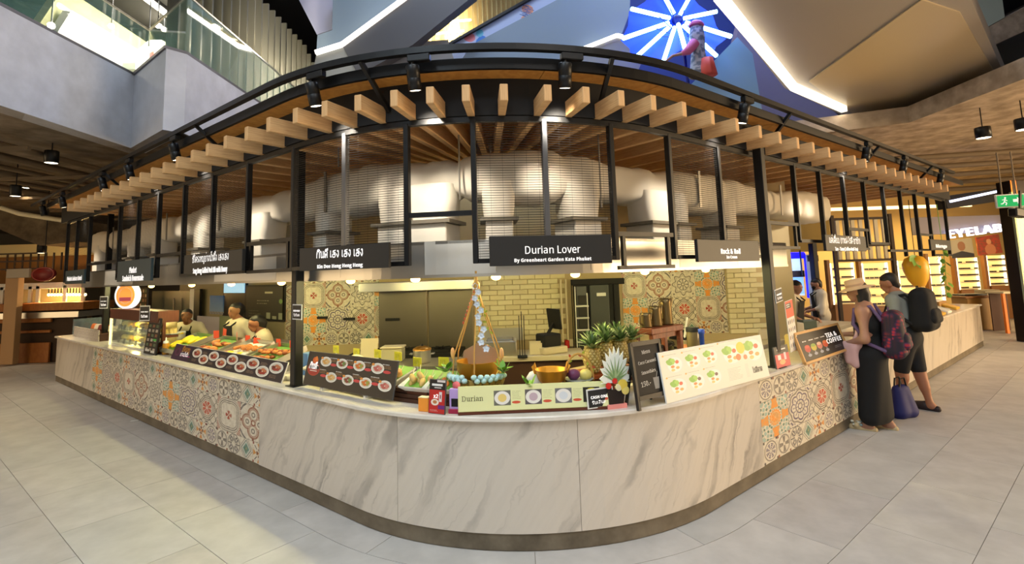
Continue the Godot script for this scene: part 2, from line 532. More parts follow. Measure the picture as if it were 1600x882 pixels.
func marble_image() -> ImageTexture:
	var n1 := noise(0.004, 3, 5)
	var n2 := noise(0.011, 4, 9)
	var n3 := noise(0.04, 4, 12)
	var n4 := noise(0.006, 2, 31)
	return paint(1024, 512, func(x, y):
		# s runs across the veins, t along them; veins lean to the right going up
		var s: float = x * 0.84 - y * 0.54
		var t: float = x * 0.54 + y * 0.84
		var w: float = n1.get_noise_2d(x, y) * 34.0 + n3.get_noise_2d(x, y) * 5.0
		var band: float = clampf((n2.get_noise_2d((s + w) * 1.25, t * 0.05) - 0.02) * 2.4, 0.0, 1.0)
		var ln: float = 1.0 - clampf(absf(n2.get_noise_2d((s + w) * 0.9 + 900.0, t * 0.07)) * 34.0, 0.0, 1.0)
		var streak: float = n3.get_noise_2d(s * 1.6, t * 0.12) * 0.5 + 0.5
		var strong: float = clampf(n4.get_noise_2d(x, y) * 1.6 + 0.55, 0.0, 1.0)
		var k: float = clampf(band * 0.38 + ln * 0.30 + streak * band * 0.25, 0.0, 1.0) * (0.35 + 0.65 * strong)
		var c := Color(0.90, 0.885, 0.86).lerp(Color(0.52, 0.51, 0.50), k)
		return c.lerp(Color(0.80, 0.78, 0.75), 0.3 * streak))

func materials():
	t_wood = wood_image(Color(0.87, 0.71, 0.50), Color(0.75, 0.57, 0.37), 3)
	t_marble = marble_image()
	t_plaster = speckle("plaster", Color(0.96, 0.96, 0.96), Color(0.84, 0.84, 0.84), 0.02)
	t_concrete = speckle("concrete", Color(1, 1, 1), Color(0.62, 0.6, 0.57), 0.02, 6)
	t_ply = wood_image(Color(0.86, 0.63, 0.32), Color(0.74, 0.50, 0.22), 21)
	mat("black", Color(0.065, 0.068, 0.075), 0.42, 0.3)
	mat("black_matt", Color(0.05, 0.05, 0.055), 0.75)
	mat("beam", Color.WHITE, 0.62, 0.0, t_wood, {"uv1_scale": Vector3(3, 1, 1)})
	mat("steel", Color(0.78, 0.77, 0.74), 0.3, 0.9)
	mat("steel_dull", Color(0.55, 0.54, 0.52), 0.42, 0.85)
	mat("steel_soft", Color(0.86, 0.85, 0.82), 0.45, 0.7)
	mat("upright", Color(0.42, 0.43, 0.45), 0.35, 0.8)
	mat("mesh_wire", Color(0.12, 0.12, 0.125), 0.6, 0.3)
	mat("wrap", Color(0.82, 0.79, 0.73), 0.8)
	mat("flange", Color(0.42, 0.39, 0.33), 0.7)
	mat("white", Color(0.88, 0.88, 0.86), 0.5)
	mat("cream", Color(0.86, 0.82, 0.70), 0.6)
	mat("floor_tile", Color(0.80, 0.785, 0.765), 0.5, 0.0, t_plaster, {"uv1_triplanar": true, "uv1_world_triplanar": true, "uv1_scale": Vector3(0.45, 0.45, 0.45)})
	mat("floor_tile_b", Color(0.77, 0.755, 0.74), 0.46, 0.0, t_plaster, {"uv1_triplanar": true, "uv1_world_triplanar": true, "uv1_scale": Vector3(0.5, 0.5, 0.5)})
	mat("floor_tile_c", Color(0.79, 0.78, 0.76), 0.54, 0.0, t_plaster, {"uv1_triplanar": true, "uv1_world_triplanar": true, "uv1_scale": Vector3(0.37, 0.37, 0.37)})
	mat("grout", Color(0.52, 0.49, 0.44), 0.9)
	mat("fascia", Color(0.86, 0.87, 0.90), 0.7, 0.0, t_plaster, {"uv1_triplanar": true, "uv1_world_triplanar": true, "uv1_scale": Vector3(0.3, 0.3, 0.3)})  # faint lavender of the coloured light is put into the white paint
	mat("soffit", Color(0.66, 0.60, 0.52), 0.9, 0.0, t_concrete, {"uv1_triplanar": true, "uv1_world_triplanar": true, "uv1_scale": Vector3(0.3, 0.3, 0.3)})
	mat("plinth", Color(0.50, 0.46, 0.39), 0.7, 0.0, t_concrete, {"uv1_triplanar": true, "uv1_world_triplanar": true, "uv1_scale": Vector3(0.6, 0.6, 0.6)})

func shell():
	# floor: a slab, with paving laid in rows that follow the counter
	var fl := struct("floor", MB.new().box(Vector3(0, -0.105, -8), Vector3(46, 0.2, 36)), mats.grout, "pale stone paving round the food kiosk")
	var rows := [0.0, -0.26, -0.84, -1.42, -2.0, -2.58, -3.16, -3.74, -4.32, -4.9, -5.5]
	for r in rows.size() - 1:
		var wide: float = 1.06 if r > 0 else 1.06
		var off := 0.53 if r % 2 == 1 else 0.0
		var u := -17.0 + off
		while u < 17.0:
			var a := u + 0.0022
			var b := u + wide - 0.0022
			var d0: float = rows[r] - 0.0022
			var d1: float = rows[r + 1] + 0.0022
			u += wide
			var mid := K.at((a + b) / 2, 0, (d0 + d1) / 2)
			if mid.z > 3.0: continue
			var mb := MB.new()
			var us := K.steps(a, b)
			for i in us.size() - 1:
				mb.quad(K.at(us[i], 0, d1), K.at(us[i + 1], 0, d1), K.at(us[i + 1], 0, d0), K.at(us[i], 0, d0))
				mb.quad(K.at(us[i], -0.006, d1), K.at(us[i + 1], -0.006, d1), K.at(us[i + 1], 0, d1), K.at(us[i], 0, d1))
			mb.quad(K.at(a, -0.006, d0), K.at(a, -0.006, d1), K.at(a, 0, d1), K.at(a, 0, d0))
			mb.quad(K.at(b, -0.006, d1), K.at(b, -0.006, d0), K.at(b, 0, d0), K.at(b, 0, d1))
			part(fl, "paving_slab", mb, mats[["floor_tile", "floor_tile_b", "floor_tile_c"][rng.randi() % 3]])
	struct("floor_inner", MB.new().sweep(K, -20, 22, [Vector2(0.0, -0.004), Vector2(9.0, -0.004)], false), mats.floor_tile_b)
	# outer walls and the atrium's ceiling
	struct("wall_back", MB.new().box(Vector3(0, 6.5, -25.8), Vector3(46, 13.2, 0.4)), mat("far_wall", Color(0.42, 0.40, 0.36), 0.8))
	struct("wall_left", MB.new().box(Vector3(-22.8, 6.5, -8), Vector3(0.4, 13.2, 36)), mats.far_wall)
	struct("wall_right", MB.new().box(Vector3(22.8, 6.5, -8), Vector3(0.4, 13.2, 36)), mats.far_wall)
	struct("wall_front", MB.new().box(Vector3(0, 6.5, 9.8), Vector3(46, 13.2, 0.4)), mat("front_wall", Color(0.8, 0.79, 0.77), 0.8))
	struct("ceiling", MB.new().box(Vector3(0, 8.95, 3.5), Vector3(46, 0.3, 13.0)), mat("ceil", Color(0.78, 0.78, 0.78), 0.9))
	struct("ceiling_high", MB.new().box(Vector3(0, 13.0, -14), Vector3(46, 0.3, 24.0)), mat("ceil_dark", Color(0.2, 0.2, 0.22), 0.9))
	struct("ceiling_step", MB.new().box(Vector3(0, 11.0, -3.0), Vector3(46, 4.0, 0.2)), mats.ceil)
	# the floor above, on the left: white fascia with a jog
	var foot := [Vector2(-6.8, 9.6), Vector2(-6.8, -9.36), Vector2(-5.33, -8.17), Vector2(-5.37, -18.0)]
	for k in 3:
		var a: Vector2 = foot[k]
		var b: Vector2 = foot[k + 1]
		var n := (b - a).normalized().orthogonal() * 0.3
		if n.x > 0: n = -n
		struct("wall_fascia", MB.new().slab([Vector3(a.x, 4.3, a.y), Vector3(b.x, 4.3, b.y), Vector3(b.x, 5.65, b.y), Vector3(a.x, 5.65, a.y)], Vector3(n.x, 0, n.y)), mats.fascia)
		struct("trim_fascia", MB.new().slab([Vector3(a.x, 5.65, a.y), Vector3(b.x, 5.65, b.y), Vector3(b.x, 5.7, b.y), Vector3(a.x, 5.7, a.y)], Vector3(n.x, 0, n.y) * 1.1), mat("trim", Color(0.45, 0.44, 0.45), 0.5, 0.4))
	struct("ceiling_left", MB.new().slab([Vector3(-6.82, 4.3, 9.6), Vector3(-22.6, 4.3, 9.6), Vector3(-22.6, 4.3, -25.6), Vector3(-5.4, 4.3, -25.6), Vector3(-5.37, 4.3, -8.2), Vector3(-6.82, 4.3, -9.4)], Vector3(0, 0.35, 0)), mats.soffit)
	struct("floor_upper", MB.new().box(Vector3(-14.6, 5.55, -8), Vector3(15.4, 0.16, 35)), mats.soffit)
	# right: lower ceiling
	for p in [Vector3(-13.0, 4.2, -3.5), Vector3(-13.5, 4.2, 2.0), Vector3(13.5, 4.65, -5.5), Vector3(13.0, 4.65, 1.0)]:  # added unseen lamps whose bounce brightens the lower side ceilings
		ceiling_panel(p, Vector2(1.6, 1.6), Color(1.0, 0.86, 0.66), 26.0, "added unseen warm light panel under the lower side ceiling")
	# added glowing panels dressed as shop fronts, out of view, brightening the side ceilings
	for s in [-1.0, 1.0]:
		var o := thing("added_shop_glow", ["added warm glowing panel dressed as a shop front, left side of the hall", "added warm glowing panel dressed as a shop front, right side of the hall"][0 if s < 0 else 1], "shop window", Vector3(s * 19.0, 0, -3.0))
		part(o, "frame", MB.new().box(Vector3(s * 0.1, 1.9, 0), Vector3(0.15, 3.8, 10.4)), mats.black)
		part(o, "pane", MB.new().box(Vector3(0, 1.9, 0), Vector3(0.06, 3.3, 9.8)), glow("added_glow_pane", Color(1.0, 0.86, 0.66), 1.5))
		for k in 6: part(o, "mullion", MB.new().box(Vector3(-s * 0.01, 1.9, -4.9 + k * 1.96), Vector3(0.1, 3.4, 0.08)), mats.black)
		part(o, "stall_riser", MB.new().box(Vector3(0, 0.15, 0), Vector3(0.14, 0.3, 10.0)), mats.black)
		lamp_area(o, Vector3(-s * 0.08, 1.9, 0), Vector2(9.8, 3.3), Color(1.0, 0.86, 0.66), 200.0 if s > 0 else 14.0, Basis(Vector3(0, 0, s), Vector3.UP, Vector3(-s, 0, 0)) * Basis(Vector3.UP, PI))
	struct("ceiling_right", MB.new().slab([Vector3(8.4, 4.75, 9.6), Vector3(22.6, 4.75, 9.6), Vector3(22.6, 4.75, -25.6), Vector3(4.9, 4.75, -25.6), Vector3(4.9, 4.75, -12.0), Vector3(8.4, 4.75, -10.5)], Vector3(0, 0.35, 0)), mat("ceil_right", Color(0.84, 0.76, 0.67), 0.9, 0.0, t_concrete, {"uv1_triplanar": true, "uv1_world_triplanar": true, "uv1_scale": Vector3(0.3, 0.3, 0.3)}))

# ---------- printed tiles: each kind is one computed picture
func fold4(p: Vector2) -> Vector2:
	var q := p.abs()
	return q if q.x >= q.y else Vector2(q.y, q.x)

func tile_image(kind: String) -> ImageTexture:
	var base := Color(0.85, 0.82, 0.75)
	var ink := Color(0.22, 0.20, 0.20)
	var grey := Color(0.46, 0.43, 0.39)
	var red := Color(0.74, 0.27, 0.17)
	var brown := Color(0.50, 0.26, 0.15)
	var orange := Color(0.90, 0.58, 0.20)
	var green := Color(0.32, 0.47, 0.40)
	var teal := Color(0.60, 0.72, 0.69)
	var plum := Color(0.33, 0.29, 0.40)
	var nz := noise(0.05, 3, 7)
	return paint(112, 112, func(x, y):
		var p := Vector2((x + 0.5) / 56.0 - 1.0, (y + 0.5) / 56.0 - 1.0)
		var r := p.length()
		var a := p.angle()
		var q := fold4(p)
		var c := base
		match kind:
			"sun":
				var lf := 0.5 + 0.5 * sin(q.x * 15.0 + q.y * 4.0) * cos(q.y * 14.0 - q.x * 3.0)
				if lf > 0.62: c = teal
				elif lf < 0.22: c = green
				if q.x > 0.5 and q.y < 0.18 * (1.3 - q.x) / 0.5: c = orange
				if q.x > 0.86 and q.y < 0.2: c = orange
				var w := 0.42 + 0.045 * cos(a * 16.0)
				if r < w + 0.04: c = base
				if r < w: c = orange
				if r < 0.3 and absf(sin(a * 4.0)) < 0.16: c = orange.lightened(0.35)
				if absf(r - 0.3) < 0.02 or r < 0.06: c = orange.lightened(0.3)
			"mandala":
				if absf(r - 0.9 - 0.05 * cos(a * 8.0)) < 0.045: c = grey
				if r > 1.0 and absf(sin(q.x * 17.0) * cos(q.y * 17.0)) > 0.55: c = plum
				var pt := 0.62 + 0.14 * absf(cos(a * 4.0))
				if absf(r - pt) < 0.045: c = plum
				if r < 0.6 and r > 0.42 and absf(sin(a * 8.0)) < 0.38: c = plum.lightened(0.1)
				if absf(r - 0.36) < 0.035 or absf(r - 0.16) < 0.03: c = plum
				if r < 0.33 and r > 0.18 and absf(sin(a * 4.0)) < 0.25: c = grey
			"red_flower":
				var g := maxf(absf(p.x), absf(p.y))
				var oct := maxf(g, (absf(p.x) + absf(p.y)) * 0.72)
				if absf(oct - 0.62) < 0.03 or absf(oct - 0.74) < 0.03 or absf(oct - 0.5) < 0.02: c = grey.darkened(0.15)
				var kn := absf(q.x - 0.8 - 0.12 * cos(q.y * 11.0))
				if kn < 0.03 or absf(q.x - 0.95 + 0.1 * cos(q.y * 11.0)) < 0.03: c = grey.darkened(0.15)
				if r < 0.42 and r > 0.08 and absf(sin(a * 4.0)) > 0.42 + (0.2 - r) * 0.6: c = red
				if absf(r - 0.5) < 0.035 and absf(cos(a * 4.0)) < 0.12: c = red
			"ogee":
				var e := Vector2(p.x / 0.92, p.y / 1.0)
				var m := e.length() + 0.08 * cos(a * 4.0)
				if absf(m - 0.92) < 0.03 or absf(m - 0.80) < 0.022: c = grey.darkened(0.12)
				if absf(m - 1.04) < 0.02: c = grey
				if m > 1.12 and absf(p.x) > 0.72: c = red.darkened(0.2) if fmod(absf(p.x * 9.0) + absf(p.y * 9.0), 1.0) > 0.45 else base
				if r < 0.26 and absf(cos(a * 2.0)) > 0.35 + r * 0.9: c = red.darkened(0.12)
				if r < 0.04: c = base
			"lobes":
				var l := Vector2(q.x - 0.46, q.y).length()
				if absf(l - 0.40) < 0.05 and q.x > 0.25: c = brown.lightened(0.15)
				if absf(l - 0.30) < 0.025: c = brown.lightened(0.25)
				if l < 0.15: c = grey
				if l < 0.08: c = base
				if absf(r - 0.14) < 0.04: c = brown
				if r > 1.02 and absf(sin(q.x * 12.0 + q.y * 9.0)) > 0.7: c = ink.lightened(0.2)
				if q.x > 0.9 and q.y < 0.08: c = brown
			"star":
				var w := 0.76 + 0.12 * cos(a * 8.0)
				if absf(r - w) < 0.05: c = grey
				if absf(r - w + 0.16) < 0.02: c = grey.lightened(0.15)
				if r < 0.42 and absf(sin(a * 4.0)) < 0.5 and r > 0.2: c = ink.lightened(0.25)
				if absf(r - 0.46) < 0.025 or absf(r - 0.13) < 0.04: c = grey
				if r > 1.02 and absf(cos(q.x * 12.0) * cos(q.y * 12.0)) > 0.6: c = grey
			"diamond":
				var m := absf(p.x) * 1.15 + absf(p.y)
				if m < 0.95 and m > 0.8: c = teal.darkened(0.35)
				if m < 0.66: c = teal
				if m < 0.52: c = green
				if m < 0.13: c = Color(0.62, 0.60, 0.35)
				if m > 1.15 and m < 1.24: c = grey
			"cross_star":
				if q.x > 0.42 and q.x < 0.92 and q.y < (q.x - 0.42) * 0.62: c = orange.darkened(0.08)
				if r < 0.44 and absf(cos(a * 2.0)) > 0.45: c = Color(0.48, 0.28, 0.15)
				if r < 0.14: c = orange
				if absf(absf(p.x) - absf(p.y)) < 0.07 and r > 0.5 and r < 1.0: c = ink
				if absf(p.x) > 0.78 and absf(p.y) > 0.78: c = red.darkened(0.3)
			"rosette":
				if absf(r - 0.86) < 0.05: c = grey
				if r < 0.66 and r > 0.12 and absf(sin(a * 4.0)) > 0.55 and fmod(r * 6.0, 1.0) > 0.3: c = plum
				if absf(p.x) > 0.8 and absf(p.y) > 0.8: c = ink
			"celtic":
				if absf(r - 0.82) < 0.07: c = grey.lightened(0.1)
				if q.y < 0.09 + 0.16 * q.x and q.x < 0.72: c = grey
				if r < 0.16: c = base
				if absf(p.x) > 0.76 and absf(p.y) > 0.76: c = brown
			"dots":
				var s := Vector2(absf(p.x) - 0.42, absf(p.y) - 0.42).length()
				if s < 0.32 and s > 0.1: c = ink.lightened(0.14) if absf(sin(a * 8.0)) > 0.4 else base
				if absf(p.x) < 0.05 and absf(p.y) > 0.3 or absf(p.y) < 0.05 and absf(p.x) > 0.3: c = ink
				if absf(r - 0.98) < 0.05: c = grey
		return c.lerp(Color(0.70, 0.66, 0.58), clampf(nz.get_noise_2d(x, y) * 0.5 + 0.16, 0.0, 0.4)))

const BIG := ["sun", "mandala", "red_flower", "ogee", "lobes", "star"]
const SMALL := ["diamond", "cross_star", "rosette", "celtic", "dots"]
func tile_mat(kind: String) -> StandardMaterial3D:
	return mat("tile_" + kind, Color.WHITE, 0.38, 0.0, tile_image(kind)) if not mats.has("tile_" + kind) else mats["tile_" + kind]

# one printed tile on the counter's face, 6 mm proud, with its bevelled rim
func tile_on(parent: Node3D, u0: float, u1: float, y0: float, y1: float, kind: String, cut := 1.0):
	var mb := MB.new()
	var g := 0.0012
	var a := K.at(u0 + g, y0 + g, -0.006)
	var b := K.at(u1 - g, y0 + g, -0.006)
	var up := Vector3(0, y1 - y0 - 2 * g, 0)
	mb.quad(a, b, b + up, a + up, Vector2(0, 1), Vector2(cut, 1), Vector2(cut, 0), Vector2(0, 0))
	var n := K.n(u0) * 0.006
	var back := Vector3(n.x, 0, n.y)
	mb.quad(a + back, b + back, b, a); mb.quad(a + up, b + up, b + up + back, a + up + back)
	mb.quad(a + back, a, a + up, a + up + back); mb.quad(b, b + back, b + back + up, b + up)
	part(parent, "tile", mb, tile_mat(kind))

func tile_field(parent: Node3D, u0: float, u1: float, first_big: int, first_small: int):
	var w := 0.552
	var y0 := 0.115
	var y1 := TOP - 0.05
	var hs := 0.19
	var hb := y1 - y0 - 2 * hs
	var u := u0
	var k := 0
	while u < u1 - 0.02:
		var e := minf(u + w, u1)
		tile_on(parent, u, e, y0 + hs, y1 - hs, BIG[(first_big + k) % 6], (e - u) / w)
		for j in 2:
			var a := u + j * w / 2
			var b := minf(a + w / 2, u1)
			if b - a < 0.02: continue
			for row in 2:
				tile_on(parent, a, b, y1 - hs if row == 0 else y0, y1 if row == 0 else y0 + hs, SMALL[(first_small + 2 * k + j) % 5], (b - a) / (w / 2))
		u = e
		k += 1

func counter():
	var c := thing("service_counter", "long white marble food counter with patterned tile fields bending round the corner", "counter", Vector3.ZERO)
	var uL: float = -11.687
	var uR: float = 12.68
	var tA: float = -8.989
	var tB: float = -3.065
	var tC: float = 2.325
	var tD: float = 5.028
	part(c, "core", MB.new().sweep(K, uL + 0.02, uR - 0.02, [Vector2(0.012, 0.10), Vector2(0.5, 0.10), Vector2(0.5, TOP - 0.03), Vector2(0.012, TOP - 0.03)]), mats.plinth)
	part(c, "plinth", MB.new().sweep(K, uL + 0.02, uR - 0.02, [Vector2(0.006, 0.0), Vector2(0.5, 0.0), Vector2(0.5, 0.112), Vector2(0.006, 0.112)]), mats.plinth)
	# marble facing, panel by panel
	var cuts := [[uL, tA, 0.1], [tB, -1.042, 0.95], [-1.042, 0.282, 0.02], [0.282, tC, 0.55], [tD, 8.196, 0.7], [8.196, (8.196 + uR) / 2, 0.25], [(8.196 + uR) / 2, uR, 0.4]]
	for s in cuts:
		var m := mat("marble_%s" % s[2], Color(0.89, 0.87, 0.84), 0.28, 0.0, t_marble, {"uv1_scale": Vector3(0.315, 0.63, 1), "uv1_offset": Vector3(s[2] * (1.0 - 0.315 * (s[1] - s[0])) - 0.315 * s[0], 1.0 + 0.45 * s[2], 0)})
		part(c, "marble_panel", MB.new().sweep(K, s[0] + 0.0015, s[1] - 0.0015, [Vector2(-0.006, 0.112), Vector2(0.012, 0.112), Vector2(0.012, TOP - 0.03), Vector2(-0.006, TOP - 0.03)]), m)
	tile_field(c, tA, tB, 0, 0)
	tile_field(c, tC, tD, 0, 2)
	var r := 0.008
	part(c, "countertop", MB.new().sweep(K, uL - 0.02, uR + 0.02, [Vector2(-0.045, TOP - 0.03), Vector2(0.62, TOP - 0.03), Vector2(0.62, TOP), Vector2(-0.045 + r, TOP), Vector2(-0.045, TOP - r)]), mat("top", Color(0.93, 0.905, 0.86), 0.25, 0.0, t_plaster, {"uv1_scale": Vector3(0.5, 0.5, 1)}))

var beams := [-7.89, -7.51, -7.15, -6.78, -6.43, -6.07, -5.71, -5.32, -4.95, -4.59, -4.22, -3.86, -3.49, -3.11, -2.76, -2.38, -1.98, -1.61, -1.29, -1.02, -0.76, -0.51, -0.28, -0.06, 0.17, 0.44, 0.69, 0.94, 1.20, 1.50, 1.88, 2.27, 2.68, 3.07, 3.46, 3.83, 4.24, 4.60, 5.00, 5.36, 5.70, 6.09, 6.48, 6.87, 7.19, 7.56, 7.96, 8.32, 8.79, 9.21]
func canopy():
	var u0: float = -10.011
	var u1: float = 10.937
	# roof deck: plywood soffit boards under a dark deck with a black edge
	var c := thing("canopy_roof", "dark canopy roof with plywood soffit and black edge above the counter", "canopy", Vector3.ZERO)
	part(c, "deck", MB.new().sweep(J, u0, u1, [Vector2(-0.17, 3.315), Vector2(2.3, 3.315), Vector2(2.3, 3.36), Vector2(-0.17, 3.36)]), mats.black_matt)
	part(c, "edge_trim", MB.new().sweep(J, u0, u1, [Vector2(-0.2, 3.285), Vector2(-0.17, 3.285), Vector2(-0.17, 3.365), Vector2(-0.2, 3.365)]), mats.black)
	var n := 22
	for k in n:
		var a := lerpf(u0, u1, 1.0 * k / n)
		var b := lerpf(u0, u1, (k + 1.0) / n)
		part(c, "soffit_board", MB.new().sweep(J, a + 0.003, b - 0.003, [Vector2(-0.165, 3.297), Vector2(0.1, 3.297), Vector2(0.1, 3.315), Vector2(-0.165, 3.315)]), mat("ply", Color(1.0, 1.0, 1.0), 0.55, 0.0, t_ply, {"uv1_scale": Vector3(0.5, 2.0, 1)}))
	part(c, "header", MB.new().sweep(J, u0, u1, [Vector2(0.02, 3.02), Vector2(0.07, 3.02), Vector2(0.07, 3.297), Vector2(0.02, 3.297)]), mats.black_matt)
	part(c, "ceiling_board", MB.new().sweep(J, u0, u1, [Vector2(0.1, 3.22), Vector2(2.28, 3.22), Vector2(2.28, 3.24), Vector2(0.1, 3.24)]), mats.ply)
	var mb := MB.new().cbox(Vector3(0, 0, -1.15), Vector3(0.055, 0.118, 2.3), 0.004)
	var bm := mb.mesh()
	for u in beams:
		part(c, "timber_beam", bm, mats.beam, J.at(u, 3.076, -0.3), Basis(Vector3.UP, J.yaw(u)))

	frame()
	signs()
	track()
	ducts()
	hood()

# a place on the canopy's plan between two u values: x along the chord, z towards the customer, y = 0 at the floor
func chord(u0: float, u1: float, d: float) -> Transform3D:
	var a := J.at(u0, 0, d)
	var b := J.at(u1, 0, d)
	var x := (b - a).normalized()
	return Transform3D(Basis(x, Vector3.UP, x.cross(Vector3.UP)), (a + b) / 2)

func frame():
	var ups := [-9.59, -8.93, -8.14, -6.60, -5.81, -5.05, -4.24, -3.46, -2.67, -1.83, -1.14, -0.57, -0.05, 0.49, 1.06, 1.74, 2.52, 3.36, 4.12, 4.82, 5.57, 6.31, 7.10, 7.91, 8.69, 9.45, 10.56]
	var f := thing("hanging_screen_frame", "black metal frame of uprights and rails hanging under the timber beams", "frame", Vector3.ZERO)
	var lo := 1.93
	var hi := 2.995
	for k in ups.size():
		var u: float = ups[k]
		var right := u > 4.0
		var y0 := 2.12 if right and u < 7.5 else lo
		part(f, "upright", MB.new().cbox(Vector3(0, (y0 + hi) / 2, 0), Vector3(0.04, hi - y0, 0.05), 0.004), mats.upright if k in [10, 13] else mats.black, J.at(u, 0, 0.05), Basis(Vector3.UP, J.yaw(u)))
	part(f, "top_rail", MB.new().sweep(J, ups[0], ups[-1], [Vector2(0.03, hi - 0.02), Vector2(0.07, hi - 0.02), Vector2(0.07, hi + 0.02), Vector2(0.03, hi + 0.02)]), mats.black)
	# fine wire mesh in the closed bays
	for k in [0, 1, 3, 4, 6, 7, 9, 10, 12, 13, 15, 16]:
		var t := chord(ups[k], ups[k + 1], 0.045)
		var w: float = J.at(ups[k], 0, 0.05).distance_to(J.at(ups[k + 1], 0, 0.05)) - 0.04
		var mb := MB.new()
		var y := lo + 0.03
		while y < hi - 0.02:
			mb.quad(t * Vector3(-w / 2, y, 0), t * Vector3(w / 2, y, 0), t * Vector3(w / 2, y + 0.0036, 0.002), t * Vector3(-w / 2, y + 0.0036, 0.002))
			y += 0.0185
		var x := -w / 2 + 0.01
		while x < w / 2:
			mb.quad(t * Vector3(x, lo, -0.002), t * Vector3(x + 0.0014, lo, -0.002), t * Vector3(x + 0.0014, hi, -0.002), t * Vector3(x, hi, -0.002))
			x += 0.09
		var o := part(f, "wire_mesh", mb, mats.mesh_wire)
		o.set_meta("kind", "stuff")
		part(f, "bottom_rail", MB.new().box(t * Vector3(0, lo + 0.015, 0), Vector3(w, 0.03, 0.045), t.basis), mats.black)
	# crossbars and little hung frames in the open bays
	for q in [[2, 2.2, 0], [5, 2.2, 0], [8, 2.2, 1], [11, 2.3, 0], [14, 2.13, 1], [17, 2.3, 1], [18, 2.12, 0], [19, 2.12, 0], [20, 2.3, 1], [21, 2.12, 0], [22, 2.02, 0], [23, 2.02, 0], [24, 2.3, 1], [25, 1.95, 0]]:
		var k: int = q[0]
		var t := chord(ups[k], ups[k + 1], 0.05)
		var w: float = J.at(ups[k], 0, 0.05).distance_to(J.at(ups[k + 1], 0, 0.05)) - 0.04
		part(f, "crossbar", MB.new().box(t * Vector3(0, q[1], 0), Vector3(w, 0.035, 0.04), t.basis), mats.black)
		if q[2] == 1:
			for s in [-1, 1]:
				part(f, "hanger", MB.new().box(t * Vector3(s * (w / 2 - 0.06), q[1] - 0.13, 0), Vector3(0.03, 0.26, 0.03), t.basis), mats.black)
			part(f, "crossbar", MB.new().box(t * Vector3(0, q[1] - 0.26, 0), Vector3(w, 0.03, 0.03), t.basis), mats.black)
	# posts standing on the counter
	var where := [Vector3(-9.729, 0.88, 0.305), Vector3(-2.574, 0.88, 0.093), Vector3(2.832, 0.88, -0.038)]
	var says := ["black square post standing on the counter beside the glass cake case", "black square post standing on the counter between the pork trays and the grill menu", "black square post standing on the counter beside the tea and coffee board"]
	for k in 3:
		var p: Vector3 = where[k]
		p.z = maxf(p.z, 0.05)
		var o := on_counter("canopy_post", says[k], "post", Vector3(p.x, TOP, p.z), 0, "canopy posts")
		part(o, "shaft", MB.new().cbox(Vector3(0, 1.19, 0), Vector3(0.085, 2.38, 0.085), 0.006), mats.black)
		part(o, "foot_plate", MB.new().box(Vector3(0, 0.004, 0), Vector3(0.14, 0.008, 0.14)), mats.black)

func sign_board(k0: Vector3, k1: Vector3, y0: float, y1: float, label: String, m: Material) -> Node3D:
	var t := chord(k0.x, k1.x, -0.06)
	var w := J.at(k0.x, 0, -0.06).distance_to(J.at(k1.x, 0, -0.06))
	var o := thing("stall_sign", label, "sign", t.origin + Vector3(0, y0, 0), atan2(t.basis.z.x, t.basis.z.z), "hanging stall signs")
	part(o, "board", MB.new().cbox(Vector3(0, (y1 - y0) / 2, 0), Vector3(w, y1 - y0, 0.03), 0.003), m)
	o.set_meta("w", w); o.set_meta("h", y1 - y0)
	return o

